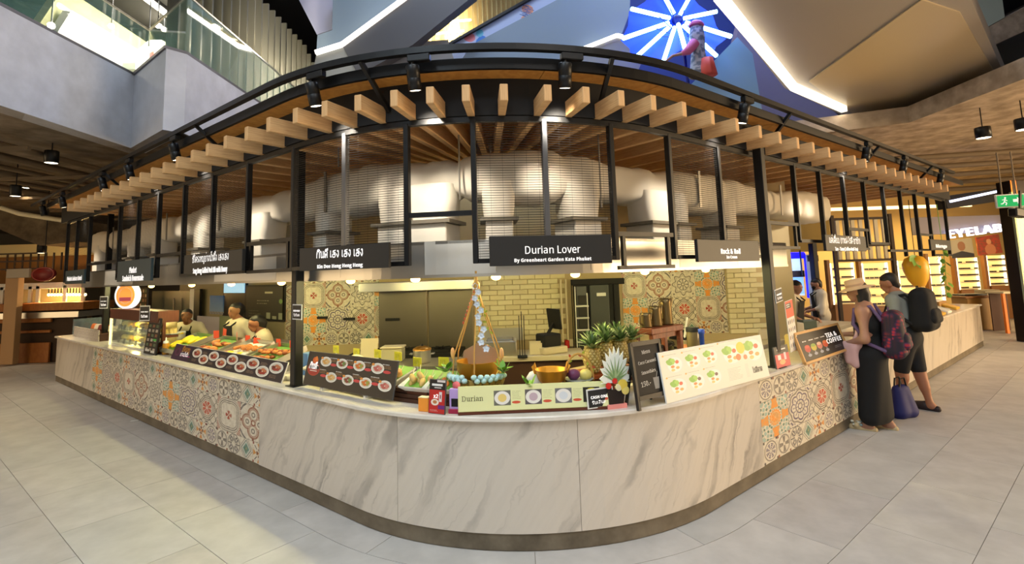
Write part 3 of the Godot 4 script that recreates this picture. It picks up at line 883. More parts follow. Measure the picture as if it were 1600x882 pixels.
func signs():
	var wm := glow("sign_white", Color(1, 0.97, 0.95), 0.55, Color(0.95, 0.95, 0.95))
	var bl := mat("sign_black", Color(0.10, 0.105, 0.11), 0.5)
	var te := mat("sign_teal", Color(0.17, 0.24, 0.26), 0.5)
	var z := 0.0155
	var s := sign_board(Vector3(0.054, 1.979, -0.06), Vector3(0.942, 1.982, -0.06), 1.905, 2.115, "black stall sign reading Durian Lover under the canopy", bl)
	letters(s, "Durian Lover", wm, Vector3(0.005, 0.125, z), 0.41, false)
	letters(s, "By Greenheart Garden Kata Phuket", wm, Vector3(0.005, 0.045, z), 0.57)
	s = sign_board(Vector3(-1.523, 2.042, -0.06), Vector3(-0.657, 2.027, -0.06), 1.92, 2.10, "black stall sign with Thai lettering over Kin Dee Heng Heng Heng", bl)
	thai(s, "กินดี เฮง เฮง เฮง", wm, Vector3(-0.02, 0.095, z), 0.47, 0.05)
	letters(s, "Kin Dee Heng Heng Heng", wm, Vector3(-0.02, 0.038, z), 0.45)
	s = sign_board(Vector3(1.886, 1.978, -0.06), Vector3(2.93, 1.98, -0.06), 1.90, 2.09, "black stall sign reading Rock & Roll Ice Cream under the canopy", bl)
	letters(s, "Rock & Roll", wm, Vector3(0.0, 0.105, z), 0.33)
	letters(s, "Ice Cream", wm, Vector3(0.01, 0.048, z), 0.18)
	s = sign_board(Vector3(-3.843, 2.078, -0.06), Vector3(-2.494, 2.086, -0.06), 1.95, 2.15, "black stall sign reading Seng Heng Grilled Pork Rib with Honey", bl)
	thai(s, "ซี่โครงหมูย่างน้ำผึ้ง เฮงเฮง", wm, Vector3(-0.02, 0.115, z), 0.86, 0.055)
	letters(s, "Seng Heng Grilled Pork Rib with Honey", wm, Vector3(-0.02, 0.045, z), 0.80, true, false, Basis.IDENTITY, 0.003, 0.055)
	s = sign_board(Vector3(-6.135, 1.993, -0.06), Vector3(-4.849, 2.04, -0.06), 1.90, 2.17, "dark teal stall sign reading Phuket Sandwich Homemade", te)
	letters(s, "Phuket", wm, Vector3(0, 0.165, z), 0.27, true, false, Basis.IDENTITY, 0.003, 0.075)
	letters(s, "Sandwich Homemade", wm, Vector3(0, 0.065, z), 0.80, true, false, Basis.IDENTITY, 0.003, 0.075)
	s = sign_board(Vector3(-8.94, 2.056, -0.06), Vector3(-7.798, 2.079, -0.06), 1.90, 2.12, "small dark teal stall sign at the far end reading Lobster Hotel", te)
	letters(s, "Phuket Lobster Hotel", wm, Vector3(0.02, 0.11, z), 0.9, true, false, Basis.IDENTITY, 0.003, 0.07)
	s = sign_board(Vector3(4.511, 2.018, -0.06), Vector3(5.795, 2.025, -0.06), 2.0, 2.19, "dark stall sign reading Tae Tiam Coffee Roti Tea", bl)
	thai(s, "แต่เตี๋ยม (กาแฟ-โรตี-ชาชัก)", wm, Vector3(-0.05, 0.095, z), 0.98, 0.06)
	letters(s, "Tae - Tiam (Coffee-Roti-Tea)", wm, Vector3(-0.03, 0.04, z), 0.72, true, false, Basis.IDENTITY, 0.003, 0.045)
	s = sign_board(Vector3(8.79, 2.094, -0.06), Vector3(10.064, 2.105, -0.06), 2.03, 2.21, "small dark stall sign at the mango stall end of the kiosk", bl)
	letters(s, "Mango", wm, Vector3(0, 0.09, z), 0.7, true, false, Basis.IDENTITY, 0.003, 0.06)

func between_beams(u: float) -> float:
	var best := 99.0
	for k in beams.size() - 1:
		var m: float = (beams[k] + beams[k + 1]) / 2
		if absf(m - u) < absf(best - u): best = m
	return best if absf(best - u) < 0.5 else u

func track():
	var u0: float = -10.726
	var u1: float = 9.828
	var t := thing("lighting_track", "black ceiling track curving along the canopy edge", "light track", Vector3.ZERO)
	part(t, "rail", MB.new().sweep(J, u0, u1, [Vector2(-0.305, 3.38), Vector2(-0.255, 3.38), Vector2(-0.255, 3.425), Vector2(-0.305, 3.425)]), mats.black)
	for u in [-6.2, -3.1, -0.75, 0.9, 3.4, 6.0, 8.5]:
		part(t, "bracket", MB.new().bar(J.at(u, 3.385, -0.28), J.at(u + 0.05, 3.10, 0.02), 0.03), mats.black)
	var px := [-9.856, -8.459, -6.319, -5.065, -3.671, -1.18, -0.329, 0.447, 2.512, 5.512, 6.983, 9.165]
	var aims := [Vector3(-0.2, -0.9, 0.5), Vector3(0.0, -0.8, 0.6), Vector3(0.3, -0.75, 0.8), Vector3(0.1, -0.6, 0.8), Vector3(0.1, -0.56, 0.8), Vector3(0.12, -0.56, 0.8), Vector3(0.1, -0.6, 0.8), Vector3(0.08, -0.54, 0.8), Vector3(-0.1, -0.62, 0.8), Vector3(0.05, -0.6, 0.9), Vector3(0, -0.8, 0.6), Vector3(0, -0.8, 0.6)]
	for k in px.size():
		var u: float = between_beams(px[k])
		var near: String = ["at the far lobster end of the track", "second along the track from its lobster end", "above the lobster stall sign", "above the sandwich stall sign", "above the grilled pork stall sign", "above the Kin Dee stall sign", "above the gap between the Kin Dee and Durian signs", "above the Durian Lover sign", "above the ice cream stall sign", "above the Tae Tiam coffee sign", "between the coffee sign and the mango end of the track", "at the mango end of the track"][k]
		var o := thing("track_spotlight", "black cylinder spotlight hanging " + near, "spotlight", J.at(u, 3.38, -0.28), J.yaw(u), "track spotlights")
		var a: Vector3 = aims[k]
		var dir := Vector3(a.x, a.y, -a.z).normalized()
		# the visible tilt of the head is small; its lens throws the beam
		var hang := Vector3(dir.x * 0.35, -0.9, -0.22).normalized()
		var z := hang
		var x := z.cross(Vector3.BACK).normalized()
		var b := Basis(x, -z, x.cross(-z))
		part(o, "adapter", MB.new().cbox(Vector3(0.05, -0.03, 0), Vector3(0.16, 0.05, 0.05), 0.005), mats.black)
		part(o, "stem", MB.new().smooth().tube([Vector3(0, -0.02, 0), Vector3(0, -0.09, 0)], 0.012, 8), mats.black)
		part(o, "head", MB.new().smooth().lathe([Vector2(0, -0.005), Vector2(0.042, 0.0), Vector2(0.047, 0.006), Vector2(0.047, 0.085), Vector2(0.044, 0.088), Vector2(0.047, 0.092), Vector2(0.047, 0.175), Vector2(0.042, 0.175), Vector2(0.038, 0.16), Vector2(0, 0.155)], 18, Transform3D(Basis(b.x, -b.y, -b.z), Vector3(0, -0.075, 0))), mats.black)
		part(o, "lens", MB.new().lathe([Vector2(0, 0.0), Vector2(0.038, 0.0)], 16, Transform3D(Basis(b.x, -b.y, -b.z), Vector3(0, -0.075, 0) + hang * 0.172)), glow("lens", Color(1, 0.93, 0.8), 6.0))
		lamp_spot(o, Vector3(0, -0.075, 0) + hang * 0.2, dir, Color(1.0, 0.95, 0.87), 3.1, 25.0, 0.05)

# insulated air duct with drops to the hood
func ducts():
	var nz := noise(1.6, 4, 4)
	var o := thing("insulated_air_duct", "large white wrapped air duct running above the steel hood", "duct", Vector3.ZERO)
	var mb := MB.new().smooth()
	var u0 := -10.5
	var u1 := 6.6
	var n := 170
	var rings := []
	for i in n + 1:
		var u := lerpf(u0, u1, 1.0 * i / n)
		var ring := PackedVector3Array()
		var swell := 0.03 * sin(u * 2.3) + 0.025 * nz.get_noise_1d(u * 1.5)
		if fposmod(u + 0.4, 1.35) < 0.1: swell -= 0.03
		for j in 17:
			var a := TAU * j / 16
			var ca := signf(cos(a)) * pow(absf(cos(a)), 0.55)
			var sa := signf(sin(a)) * pow(absf(sin(a)), 0.55)
			var w := 0.012 * nz.get_noise_3d(u * 4.0, j % 16 * 0.9, 0)
			ring.append(J.at(u, 2.69 + sa * (0.2 + swell + w), 0.85 - ca * (0.26 + swell + w)))
		rings.append(ring)
	for i in n:
		for j in 16:
			mb.quad(rings[i][j], rings[i + 1][j], rings[i + 1][j + 1], rings[i][j + 1])
	part(o, "wrapping", mb, mats.wrap)
	for u in [-9.0, -6.4, -4.6, -2.2, 3.0, 4.9]:
		part(o, "strap", MB.new().sweep(J, u, u + 0.04, [Vector2(0.555, 2.5), Vector2(0.55, 2.9), Vector2(0.56, 2.9), Vector2(0.565, 2.5)]), mats.steel_dull)
	for q in [[-0.26, 2.47, 1], [1.35, 2.4, 1], [-1.9, 2.9, 0]]:
		part(o, "hanger_rod", MB.new().tube([J.at(q[0], 3.22, 0.52), J.at(q[0], q[1], 0.52)], 0.008, 6), mats.steel_dull)
	var drops := [-10.08, -8.06, -6.93, -5.29, -3.63, -2.28, -1.12, -0.64, 0.15, 1.19, 2.32, 2.70, 3.65]
	var near := ["beside the post of the cake case", "behind the sandwich stall sign", "beside the sandwich stall sign", "behind the grilled pork sign", "in the open bay between pork and Kin Dee signs", "behind the Kin Dee sign", "at the end of the Kin Dee sign", "in the open bay beside the Durian Lover sign", "behind the D of the Durian Lover sign", "behind the end of the Durian Lover sign", "in the open bay beside the ice cream sign", "at the edge of the ice cream sign", "behind the ice cream sign"]
	for k in drops.size():
		var u: float = drops[k]
		var w: float = 0.30 + 0.06 * sin(k * 2.1)
		var t := thing("drop_duct", "wrapped duct drop on the hood " + near[k], "duct", J.at(u, 2.13, 0.72), J.yaw(u), "duct drops to the hood")
		var m2 := MB.new().smooth()
		var rr := []
		for i in 9:
			var f := i / 8.0
			var y := lerpf(0.19, 0.5, f)
			var half := w / 2 * (1.0 + 0.10 * sin(f * PI) + 0.16 * f * f)
			var ring := PackedVector3Array()
			for j in 17:
				var a := TAU * j / 16
				var ca := signf(cos(a)) * pow(absf(cos(a)), 0.5)
				var sa := signf(sin(a)) * pow(absf(sin(a)), 0.5)
				var wob := 1.0 + 0.05 * nz.get_noise_3d(j % 16 * 1.1, y * 6.0 + k, u * 3.0)
				ring.append(Vector3(ca * half * wob, y, sa * 0.16 * wob))
			rr.append(ring)
		for i in 8:
			for j in 16:
				m2.quad(rr[i][j], rr[i][j + 1], rr[i + 1][j + 1], rr[i + 1][j])
		part(t, "neck", m2, mats.wrap)
		part(t, "flange", MB.new().box(Vector3(0, 0.175, 0), Vector3(w + 0.07, 0.03, 0.4)), mats.flange)
		part(t, "box", MB.new().cbox(Vector3(0, 0.08, 0), Vector3(w - 0.02, 0.16, 0.33), 0.008), mats.wrap)

func hood():
	var h := thing("extraction_hood", "long stainless steel extraction hood band above the kitchen", "hood", Vector3.ZERO)
	var ends := [-10.4, -8.9, -7.4, -5.9, -4.4, -2.9, -1.75, -0.62, 0.1, 1.1, 2.4, 3.5, 4.7]
	for k in ends.size() - 1:
		var a: float = ends[k] + 0.002
		var b: float = ends[k + 1] - 0.002
		part(h, "front_panel", MB.new().sweep(J, a, b, [Vector2(0.45, 1.86), Vector2(0.47, 1.86), Vector2(0.47, 2.13), Vector2(0.45, 2.13)]), mats.steel if k % 3 != 1 else mats.steel_soft)
	part(h, "top", MB.new().sweep(J, ends[0], ends[-1], [Vector2(0.45, 2.105), Vector2(1.3, 2.105), Vector2(1.3, 2.13), Vector2(0.45, 2.13)]), mats.steel_dull)
	part(h, "underside", MB.new().sweep(J, ends[0], ends[-1], [Vector2(0.47, 1.86), Vector2(1.3, 1.86), Vector2(1.3, 1.875), Vector2(0.47, 1.875)]), mats.steel_soft)
	part(h, "gutter", MB.new().sweep(J, ends[0], ends[-1], [Vector2(0.445, 1.835), Vector2(0.49, 1.835), Vector2(0.49, 1.86), Vector2(0.445, 1.86)]), mats.steel)
	var px := [-8.983, -7.378, -5.758, -4.507, -3.265, -1.961, -0.908, 0.098, 1.103, 2.18, 3.258]
	for k in px.size():
		var u: float = px[k]
		var o := thing("hood_lamp", "small round glowing bulkhead lamp under the steel hood", "lamp", J.at(u, 1.858, 0.7), J.yaw(u), "lamps under the hood")
		part(o, "base", MB.new().smooth().lathe([Vector2(0.055, 0.0), Vector2(0.055, -0.014), Vector2(0.04, -0.02), Vector2(0, -0.02)], 14), mats.steel)
		part(o, "bulb", MB.new().smooth().ball(Vector3(0, -0.032, 0), Vector3(0.042, 0.028, 0.042), 12, 6), glow("warm_bulb", Color(1, 0.80, 0.42), 14.0, Color(1, 0.9, 0.7)))
		lamp_omni(o, Vector3(0, -0.034, 0), Color(1.0, 0.94, 0.63), 0.68, 0.03)


const ZB := -7.2      # the kitchen's back wall
func kitchen():
	var xl := -2.95
	var xr := 3.9
	var w := struct("wall_kitchen", MB.new().box(Vector3((xl + xr) / 2, 1.6, ZB - 0.12), Vector3(xr - xl, 3.2, 0.2)), mat("mortar", Color(0.74, 0.67, 0.52), 0.9), "back wall of the kitchen with painted bricks and patterned tiles")
	# painted bricks
	var bricks := [MB.new().cbox(Vector3.ZERO, Vector3(0.206, 0.064, 0.03), 0.006).mesh(), MB.new().cbox(Vector3.ZERO, Vector3(0.1, 0.064, 0.03), 0.006).mesh()]
	var bm := [mat("brick_a", Color(0.88, 0.84, 0.69), 0.75), mat("brick_b", Color(0.85, 0.81, 0.66), 0.8), mat("brick_c", Color(0.89, 0.86, 0.72), 0.72)]
	for zone in [[Vector3(-0.557, 1.231, -7.2), Vector3(0.78, 1.191, -7.2)], [Vector3(2.964, 1.125, -7.2), Vector3(3.547, 1.108, -7.2)]]:
		var x0: float = zone[0].x
		var x1: float = zone[1].x
		var y := 0.93
		var row := 0
		while y < 1.83:
			var x := x0
			if row % 2 == 1:
				part(w, "brick", bricks[1], bm[rng.randi() % 3], Vector3(x + 0.052, y + 0.035, ZB - 0.012 + rng.randf() * 0.003))
				x += 0.108
			while x + 0.2 < x1:
				part(w, "brick", bricks[0], bm[rng.randi() % 3], Vector3(x + 0.105, y + 0.035, ZB - 0.012 + rng.randf() * 0.003))
				x += 0.212
			y += 0.0695
			row += 1
	# patterned tiles
	for zone in [[Vector3(-2.97, 1.304, -7.2), Vector3(-1.887, 1.271, -7.2), 3], [Vector3(1.506, 1.169, -7.2), Vector3(2.947, 1.126, -7.2), 3]]:
		var x0: float = zone[0].x
		var x1: float = zone[1].x
		var q: int = zone[2]
		var lay := [[1.46, 0.34, BIG, q], [1.12, 0.34, BIG, q + 3], [0.95, 0.17, SMALL, 0], [1.80, 0.06, SMALL, 2]]
		for L in lay:
			var sz: float = 0.34 if L[2] == BIG else 0.17
			var x := x0
			var k := 0
			while x < x1 - 0.02:
				var e := minf(x + sz, x1)
				var mb := MB.new()
				var f: float = (e - x) / sz
				var g: float = minf(L[1] / sz, 1.0)
				mb.quad(Vector3(0, 0, 0.008), Vector3(e - x - 0.002, 0, 0.008), Vector3(e - x - 0.002, L[1] - 0.002, 0.008), Vector3(0, L[1] - 0.002, 0.008), Vector2(0, 1), Vector2(f, 1), Vector2(f, 1 - g), Vector2(0, 1 - g))
				mb.quad(Vector3(0, L[1] - 0.002, 0.008), Vector3(e - x - 0.002, L[1] - 0.002, 0.008), Vector3(e - x - 0.002, L[1] - 0.002, -0.03), Vector3(0, L[1] - 0.002, -0.03))
				mb.quad(Vector3(0, 0, -0.03), Vector3(0, 0, 0.008), Vector3(0, L[1] - 0.002, 0.008), Vector3(0, L[1] - 0.002, -0.03))
				part(w, "tile", mb, tile_mat(L[2][(L[3] + k) % L[2].size()]), Vector3(x, L[0], ZB - 0.02))
				x = e
				k += 1

# a box given by two opposite corners seen on one plane, and a depth behind it
func block(a: Vector3, b: Vector3, deep: float) -> MB:
	var lo := a.min(b)
	var hi := a.max(b)
	var z := (a.z + b.z) / 2
	return MB.new().cbox(Vector3((lo.x + hi.x) / 2, (lo.y + hi.y) / 2, z - deep / 2), Vector3(hi.x - lo.x, hi.y - lo.y, deep), 0.006)

func pot(called: String, label: String, at: Vector3, r: float, h: float, m: Material, lid: Material = null) -> Node3D:
	var o := thing(called, label, "pot", at)
	part(o, "body", MB.new().smooth().lathe([Vector2(0, 0), Vector2(r * 0.92, 0), Vector2(r, 0.02), Vector2(r, h), Vector2(r * 1.06, h + 0.006), Vector2(r * 0.96, h), Vector2(r * 0.94, 0.02), Vector2(0, 0.02)], 20), m)
	if lid:
		var l := part(o, "lid", MB.new().smooth().lathe([Vector2(r * 1.05, 0), Vector2(r * 1.0, r * 0.2), Vector2(r * 0.5, r * 0.42), Vector2(0, r * 0.46)], 20), lid, Vector3(0, h, 0))
		part(l, "knob", MB.new().smooth().ball(Vector3(0, r * 0.5, 0), Vector3(0.018, 0.018, 0.018), 8, 5), mats.black)
	for s in [-1, 1]:
		part(o, "handle", MB.new().smooth().tube([Vector3(s * r, h * 0.7, -0.04), Vector3(s * (r + 0.035), h * 0.72, -0.03), Vector3(s * (r + 0.035), h * 0.72, 0.03), Vector3(s * r, h * 0.7, 0.04)], 0.007, 6), m)
	return o

func kitchen_things():
	var bk: Material = mats.black_matt
	# steel wall lining behind the cookers
	var sp := thing("steel_splashback", "tall stainless steel splashback behind the cookers", "splashback", Vector3(0, 0, 0))
	for q in [[Vector3(-1.881, 1.746, -7.18), Vector3(-1.218, 0.606, -7.18)], [Vector3(-1.195, 1.726, -7.18), Vector3(-0.579, 0.587, -7.18)]]:
		part(sp, "sheet", block(q[0], q[1], 0.02), mat("splash", Color(0.46, 0.43, 0.37), 0.38, 0.8))
	part(sp, "lip", block(Vector3(-2.021, 1.786, -6.7), Vector3(-0.526, 1.667, -6.7), 0.45), mats.steel)
	for q in [[Vector3(-2.729, 1.344, -7.15), Vector3(-2.579, 1.309, -7.15)], [Vector3(-2.368, 1.316, -7.15), Vector3(-2.2, 1.28, -7.15)], [Vector3(-1.786, 1.29, -7.15), Vector3(-1.592, 1.254, -7.15)]]:
		solo("wall_label", block(q[0], q[1], 0.006), bk, "small black label strip stuck on the kitchen wall", "label", "label strips on the kitchen wall")
	# cookers along the back wall
	var st := thing("cooker_range", "dark steel cooker range under the splashback", "cooker", Vector3(-1.42, 0, -6.85))
	part(st, "body", MB.new().cbox(Vector3(0, 0.42, 0), Vector3(1.45, 0.84, 0.62), 0.01), mats.steel_dull)
	part(st, "hob", MB.new().box(Vector3(0, 0.86, 0), Vector3(1.45, 0.04, 0.62)), bk)
	for x in [-0.45, 0.0, 0.45]:
		var b := part(st, "burner", MB.new().smooth().lathe([Vector2(0.14, 0), Vector2(0.14, 0.03), Vector2(0.1, 0.035), Vector2(0.1, 0.0)], 16), bk, Vector3(x, 0.88, 0))
		for k in 4: part(b, "grate_bar", MB.new().box(Vector3.ZERO, Vector3(0.26, 0.012, 0.012)), bk, Vector3(0, 0.04, 0), Basis(Vector3.UP, k * PI / 4))
	# worktables
	var wb := thing("steel_worktable", "stainless steel worktable facing the grill menu", "worktable", Vector3(-1.35, 0, -5.95))
	part(wb, "top", MB.new().cbox(Vector3(0, 0.865, 0), Vector3(1.64, 0.04, 0.55), 0.006), mats.steel)
	part(wb, "shelf", MB.new().cbox(Vector3(0, 0.3, 0), Vector3(1.54, 0.03, 0.5), 0.006), mats.steel_dull)
	for x in [-0.78, 0.78]:
		for z in [-0.23, 0.23]: part(wb, "leg", MB.new().box(Vector3(x, 0.42, z), Vector3(0.04, 0.85, 0.04)), mats.steel_dull)
	part(wb, "front_panel", MB.new().box(Vector3(0, 0.62, 0.25), Vector3(1.52, 0.44, 0.02)), mats.steel_dull)
	var cd := thing("cash_desk", "white topped brown cash desk along the brick wall", "desk", Vector3(0.12, 0, -6.75))
	part(cd, "top", MB.new().cbox(Vector3(0, 0.80, 0), Vector3(1.5, 0.06, 0.6), 0.006), mat("desk_white", Color(0.85, 0.80, 0.68), 0.5))
	part(cd, "body", MB.new().cbox(Vector3(0.1, 0.385, -0.02), Vector3(1.25, 0.77, 0.5), 0.006), mat("desk_brown", Color(0.28, 0.16, 0.1), 0.6))
	# till
	var pos := thing("cash_register", "black point of sale terminal with a tilted screen on the cash desk", "cash register", Vector3(0.42, 0.83, -6.72), 0.5)
	part(pos, "box", MB.new().cbox(Vector3(0, 0.16, 0), Vector3(0.26, 0.16, 0.22), 0.015), bk)
	part(pos, "arm", MB.new().bar(Vector3(0, 0.24, 0), Vector3(0.1, 0.36, -0.02), 0.03), bk)
	part(pos, "screen", MB.new().cbox(Vector3(0.1, 0.42, 0), Vector3(0.025, 0.26, 0.3), 0.008, up_down(0, 0, 0.12)), bk)
	part(pos, "drawer", MB.new().cbox(Vector3(0, 0.045, 0), Vector3(0.36, 0.08, 0.34), 0.008), mats.desk_white)
	var pf := thing("paper_holder", "cream upright paper holder beside the till", "holder", Vector3(0.25, 0.83, -6.58))
	part(pf, "front", MB.new().cbox(Vector3(0, 0.07, 0), Vector3(0.16, 0.14, 0.012), 0.003, up_down(0, -0.2)), mats.desk_white)
	part(pf, "back", MB.new().cbox(Vector3(0, 0.08, -0.05), Vector3(0.16, 0.16, 0.012), 0.003, up_down(0, -0.2)), mats.desk_white)
	var fr := thing("countertop_fryer", "low steel fryer on the cash desk behind the gold bowl", "fryer", Vector3(-0.2, 0.83, -6.7))
	part(fr, "tub", MB.new().cbox(Vector3(0, 0.09, 0), Vector3(0.42, 0.18, 0.34), 0.01), mats.steel)
	part(fr, "basket", MB.new().cbox(Vector3(0, 0.185, 0), Vector3(0.34, 0.03, 0.26), 0.01), mats.steel_dull)
	part(fr, "splash_panel", MB.new().box(Vector3(0.05, 0.23, -0.16), Vector3(0.5, 0.16, 0.012)), mats.steel)
	var rk := thing("wire_rack", "thin black wire rack standing beside the fryer", "rack", Vector3(0.047, 0.721, -6.45))
	for k in 3: part(rk, "rod", MB.new().tube([Vector3(k * 0.03, -0.2, 0), Vector3(k * 0.03, 0.3 + 0.05 * (k % 2), 0)], 0.005, 5), bk)
	part(rk, "foot", MB.new().box(Vector3(0.03, -0.2, 0), Vector3(0.12, 0.02, 0.12)), bk)
	rk.position.y = 1.03
	var fa := thing("fire_call_point", "small red call point box on the brick wall", "call point", Vector3(0.695, 0.87, -7.15))
	part(fa, "box", MB.new().cbox(Vector3(0, 0, 0.03), Vector3(0.065, 0.12, 0.06), 0.015), mat("red", Color(0.72, 0.1, 0.08), 0.4))
	var so := thing("wall_socket", "cream socket on the brick wall beside the call point", "socket", Vector3(0.763, 0.884, -7.16))
	part(so, "plate", MB.new().cbox(Vector3(0, 0, 0.01), Vector3(0.06, 0.1, 0.02), 0.004), mats.cream)
	var pi := thing("wall_conduit", "pair of cream pipes running up the brick wall", "pipe", Vector3(0.643, 1.199, -7.15))
	for k in 2: part(pi, "pipe", MB.new().smooth().tube([Vector3(k * 0.07, -0.3, 0.02), Vector3(k * 0.07, 0.55, 0.02)], 0.014, 8), mats.desk_white)
	# service doorway
	var d := thing("service_doorway", "black framed doorway with a dark door leaf beside the brick wall", "doorway", Vector3.ZERO)
	part(d, "dark_opening_sheet", block(Vector3(0.813, 1.719, -7.13), Vector3(1.448, 0.535, -7.13), 0.02), mat("dark", Color(0.05, 0.055, 0.06), 0.7))  # flat near-black sheet; the shade inside the doorway is its colour
	part(d, "frame", block(Vector3(0.793, 1.746, -7.1), Vector3(1.52, 1.663, -7.1), 0.05), bk)
	part(d, "frame", block(Vector3(0.793, 1.746, -7.1), Vector3(0.785, 0.56, -7.1), 0.05), bk)
	part(d, "frame", block(Vector3(1.365, 1.729, -7.1), Vector3(1.373, 0.543, -7.1), 0.05), bk)
	var leaf := part(d, "door_leaf", block(Vector3(1.034, 1.66, -7.09), Vector3(1.293, 0.547, -7.09), 0.03), mat("leaf_grey", Color(0.23, 0.25, 0.25), 0.5))
	part(leaf, "label_plate", block(Vector3(1.119, 1.555, -7.05), Vector3(1.248, 1.508, -7.05), 0.01), mats.white)
	var rr := thing("basket_rack", "white rack of dark wire baskets inside the doorway", "rack", Vector3.ZERO)
	part(rr, "side", block(Vector3(0.838, 1.649, -7.07), Vector3(0.822, 0.691, -7.07), 0.03), mats.white)
	part(rr, "side", block(Vector3(1, 1.557, -7.07), Vector3(0.986, 0.686, -7.07), 0.03), mats.white)
	part(rr, "back", block(Vector3(0.849, 1.648, -7.085), Vector3(0.988, 0.684, -7.085), 0.01), mat("rack_back", Color(0.35, 0.36, 0.36), 0.6))
	for k in 5:
		part(rr, "shelf", block(Vector3(0.835, 1.39, -7.07) - Vector3(0, k * 0.16, 0), Vector3(1.009, 1.367, -7.07) - Vector3(0, k * 0.16, 0), 0.03), mats.white)
		part(rr, "basket", block(Vector3(0.866, 1.527, -7.06) - Vector3(0, k * 0.16, 0), Vector3(0.983, 1.403, -7.06) - Vector3(0, k * 0.16, 0), 0.02), mat("basket_dark", Color(0.18, 0.17, 0.15), 0.7))
	# pot on the worktable, pans and boxes
	pot("steel_stock_pot", "shiny steel pot with a brass coloured lid on the worktable", Vector3(-1.06, 0.885, -5.9), 0.1, 0.14, mats.steel, mat("brass", Color(0.72, 0.52, 0.22), 0.35, 0.8))
	pot("frying_pan", "shallow dark pan on the worktable by the tiled wall", Vector3(-1.95, 0.885, -6.0), 0.13, 0.05, mats.steel_dull)
	var tub := thing("plastic_tub", "clear plastic tub with lid on the worktable before the tiles", "tub", Vector3(-1.42, 0.885, -6.05))
	part(tub, "tub", MB.new().cbox(Vector3(0, 0.08, 0), Vector3(0.24, 0.16, 0.2), 0.02), mat("tub", Color(0.74, 0.72, 0.6), 0.3))
	part(tub, "lid", MB.new().cbox(Vector3(0, 0.165, 0), Vector3(0.26, 0.02, 0.22), 0.008), mats.desk_white)
	solo("chopping_board", MB.new().cbox(Vector3(0, 0.13, 0), Vector3(0.2, 0.26, 0.015), 0.004, up_down(0, -0.25)), mats.desk_white, "cream chopping board leaning upright on the worktable", "chopping board", "", Vector3(-1.72, 0.885, -6.12))
	solo("red_dish", MB.new().smooth().lathe([Vector2(0, 0.02), Vector2(0.07, 0.02), Vector2(0.08, 0.0), Vector2(0, 0)], 16), mats.red, "small red dish lying on the worktable", "dish", "", Vector3(-1.62, 0.885, -5.8))
	# right-hand worktop behind the salad menu
	var wr := thing("rear_worktop", "pale worktop cabinet behind the salad menu", "worktop", Vector3.ZERO)
	part(wr, "body", MB.new().sweep(K, 1.3, 4.0, [Vector2(0.95, 0.0), Vector2(1.4, 0.0), Vector2(1.4, 0.86), Vector2(0.95, 0.86)]), mats.desk_white)
	part(wr, "top", MB.new().sweep(K, 1.28, 4.02, [Vector2(0.93, 0.86), Vector2(1.42, 0.86), Vector2(1.42, 0.9), Vector2(0.93, 0.9)]), mat("worktop", Color(0.75, 0.68, 0.50), 0.4))
	var k1 := K.at(2.55, 0.9, 1.15)
	pot("black_stock_pot", "wide black pot with a glossy lid behind the salad menu", k1, 0.15, 0.13, mat("enamel", Color(0.06, 0.06, 0.06), 0.2), mat("lid_glossy", Color(0.16, 0.15, 0.14), 0.12, 0.6))
	pot("steel_soup_pot", "wide steel pot with dark lid beside the canopy post", K.at(2.95, 0.9, 1.1), 0.16, 0.16, mats.steel, mats.lid_glossy)
	solo("ladle_stick", MB.new().tube([Vector3(0, 0, 0), Vector3(0.05, 0.26, 0)], 0.012, 6), mats.white, "white spoon handle sticking up from the steel soup pot", "spoon", "", K.at(2.82, 1.05, 1.02))
	var pl := thing("orange_plate", "orange plate lying on top of a dark pot", "plate", K.at(2.5, 1.02, 0.72))
	part(pl, "dish", MB.new().smooth().lathe([Vector2(0, 0), Vector2(0.1, 0.0), Vector2(0.16, 0.03), Vector2(0.155, 0.036), Vector2(0.1, 0.01), Vector2(0, 0.01)], 20), mat("plate_orange", Color(0.82, 0.52, 0.34), 0.5))
	part(pl, "rim_stand", MB.new().smooth().lathe([Vector2(0.09, -0.13), Vector2(0.09, 0.0), Vector2(0.0, 0.0)], 16), mats.enamel)
	var bb := thing("gas_stove", "black portable stove behind the salad menu", "stove", K.at(1.75, 0.9, 1.1), K.yaw(1.75))
	part(bb, "body", MB.new().cbox(Vector3(0, 0.06, 0), Vector3(0.36, 0.12, 0.28), 0.012), mats.enamel)
	part(bb, "knob", MB.new().smooth().ball(Vector3(0.1, 0.06, 0.145), Vector3(0.022, 0.022, 0.015), 8, 5), mats.steel)
	solo("glass_cups", MB.new().smooth().lathe([Vector2(0, 0), Vector2(0.035, 0), Vector2(0.042, 0.1), Vector2(0.038, 0.1), Vector2(0.03, 0.006), Vector2(0, 0.006)], 12), glass("clear_glass", Color(0.9, 0.95, 0.92), 0.25), "clear drinking glass standing on the pale worktop", "glass", "", K.at(2.15, 0.9, 1.3))
	# timber stand with brass jugs
	var wd := mat("dark_wood", Color(0.62, 0.40, 0.27), 0.5, 0.0, wood_image(Color(0.9, 0.75, 0.62), Color(0.6, 0.42, 0.3), 51))
	var s := on_counter("wooden_stand", "reddish wooden bench stand holding three old brass jugs", "stand", Vector3(1.548, TOP, 0.46))
	part(s, "top", MB.new().cbox(Vector3(0, 0.455, 0), Vector3(0.47, 0.05, 0.2), 0.005), wd)
	part(s, "apron", MB.new().box(Vector3(0, 0.41, 0.06), Vector3(0.4, 0.05, 0.02)), wd)
	for x in [-0.2, 0.2]:
		for z in [-0.08, 0.08]: part(s, "leg", MB.new().cbox(Vector3(x, 0.215, z), Vector3(0.045, 0.43, 0.04), 0.004), wd)
	var kt := Vector3(0, 0.48, 0)
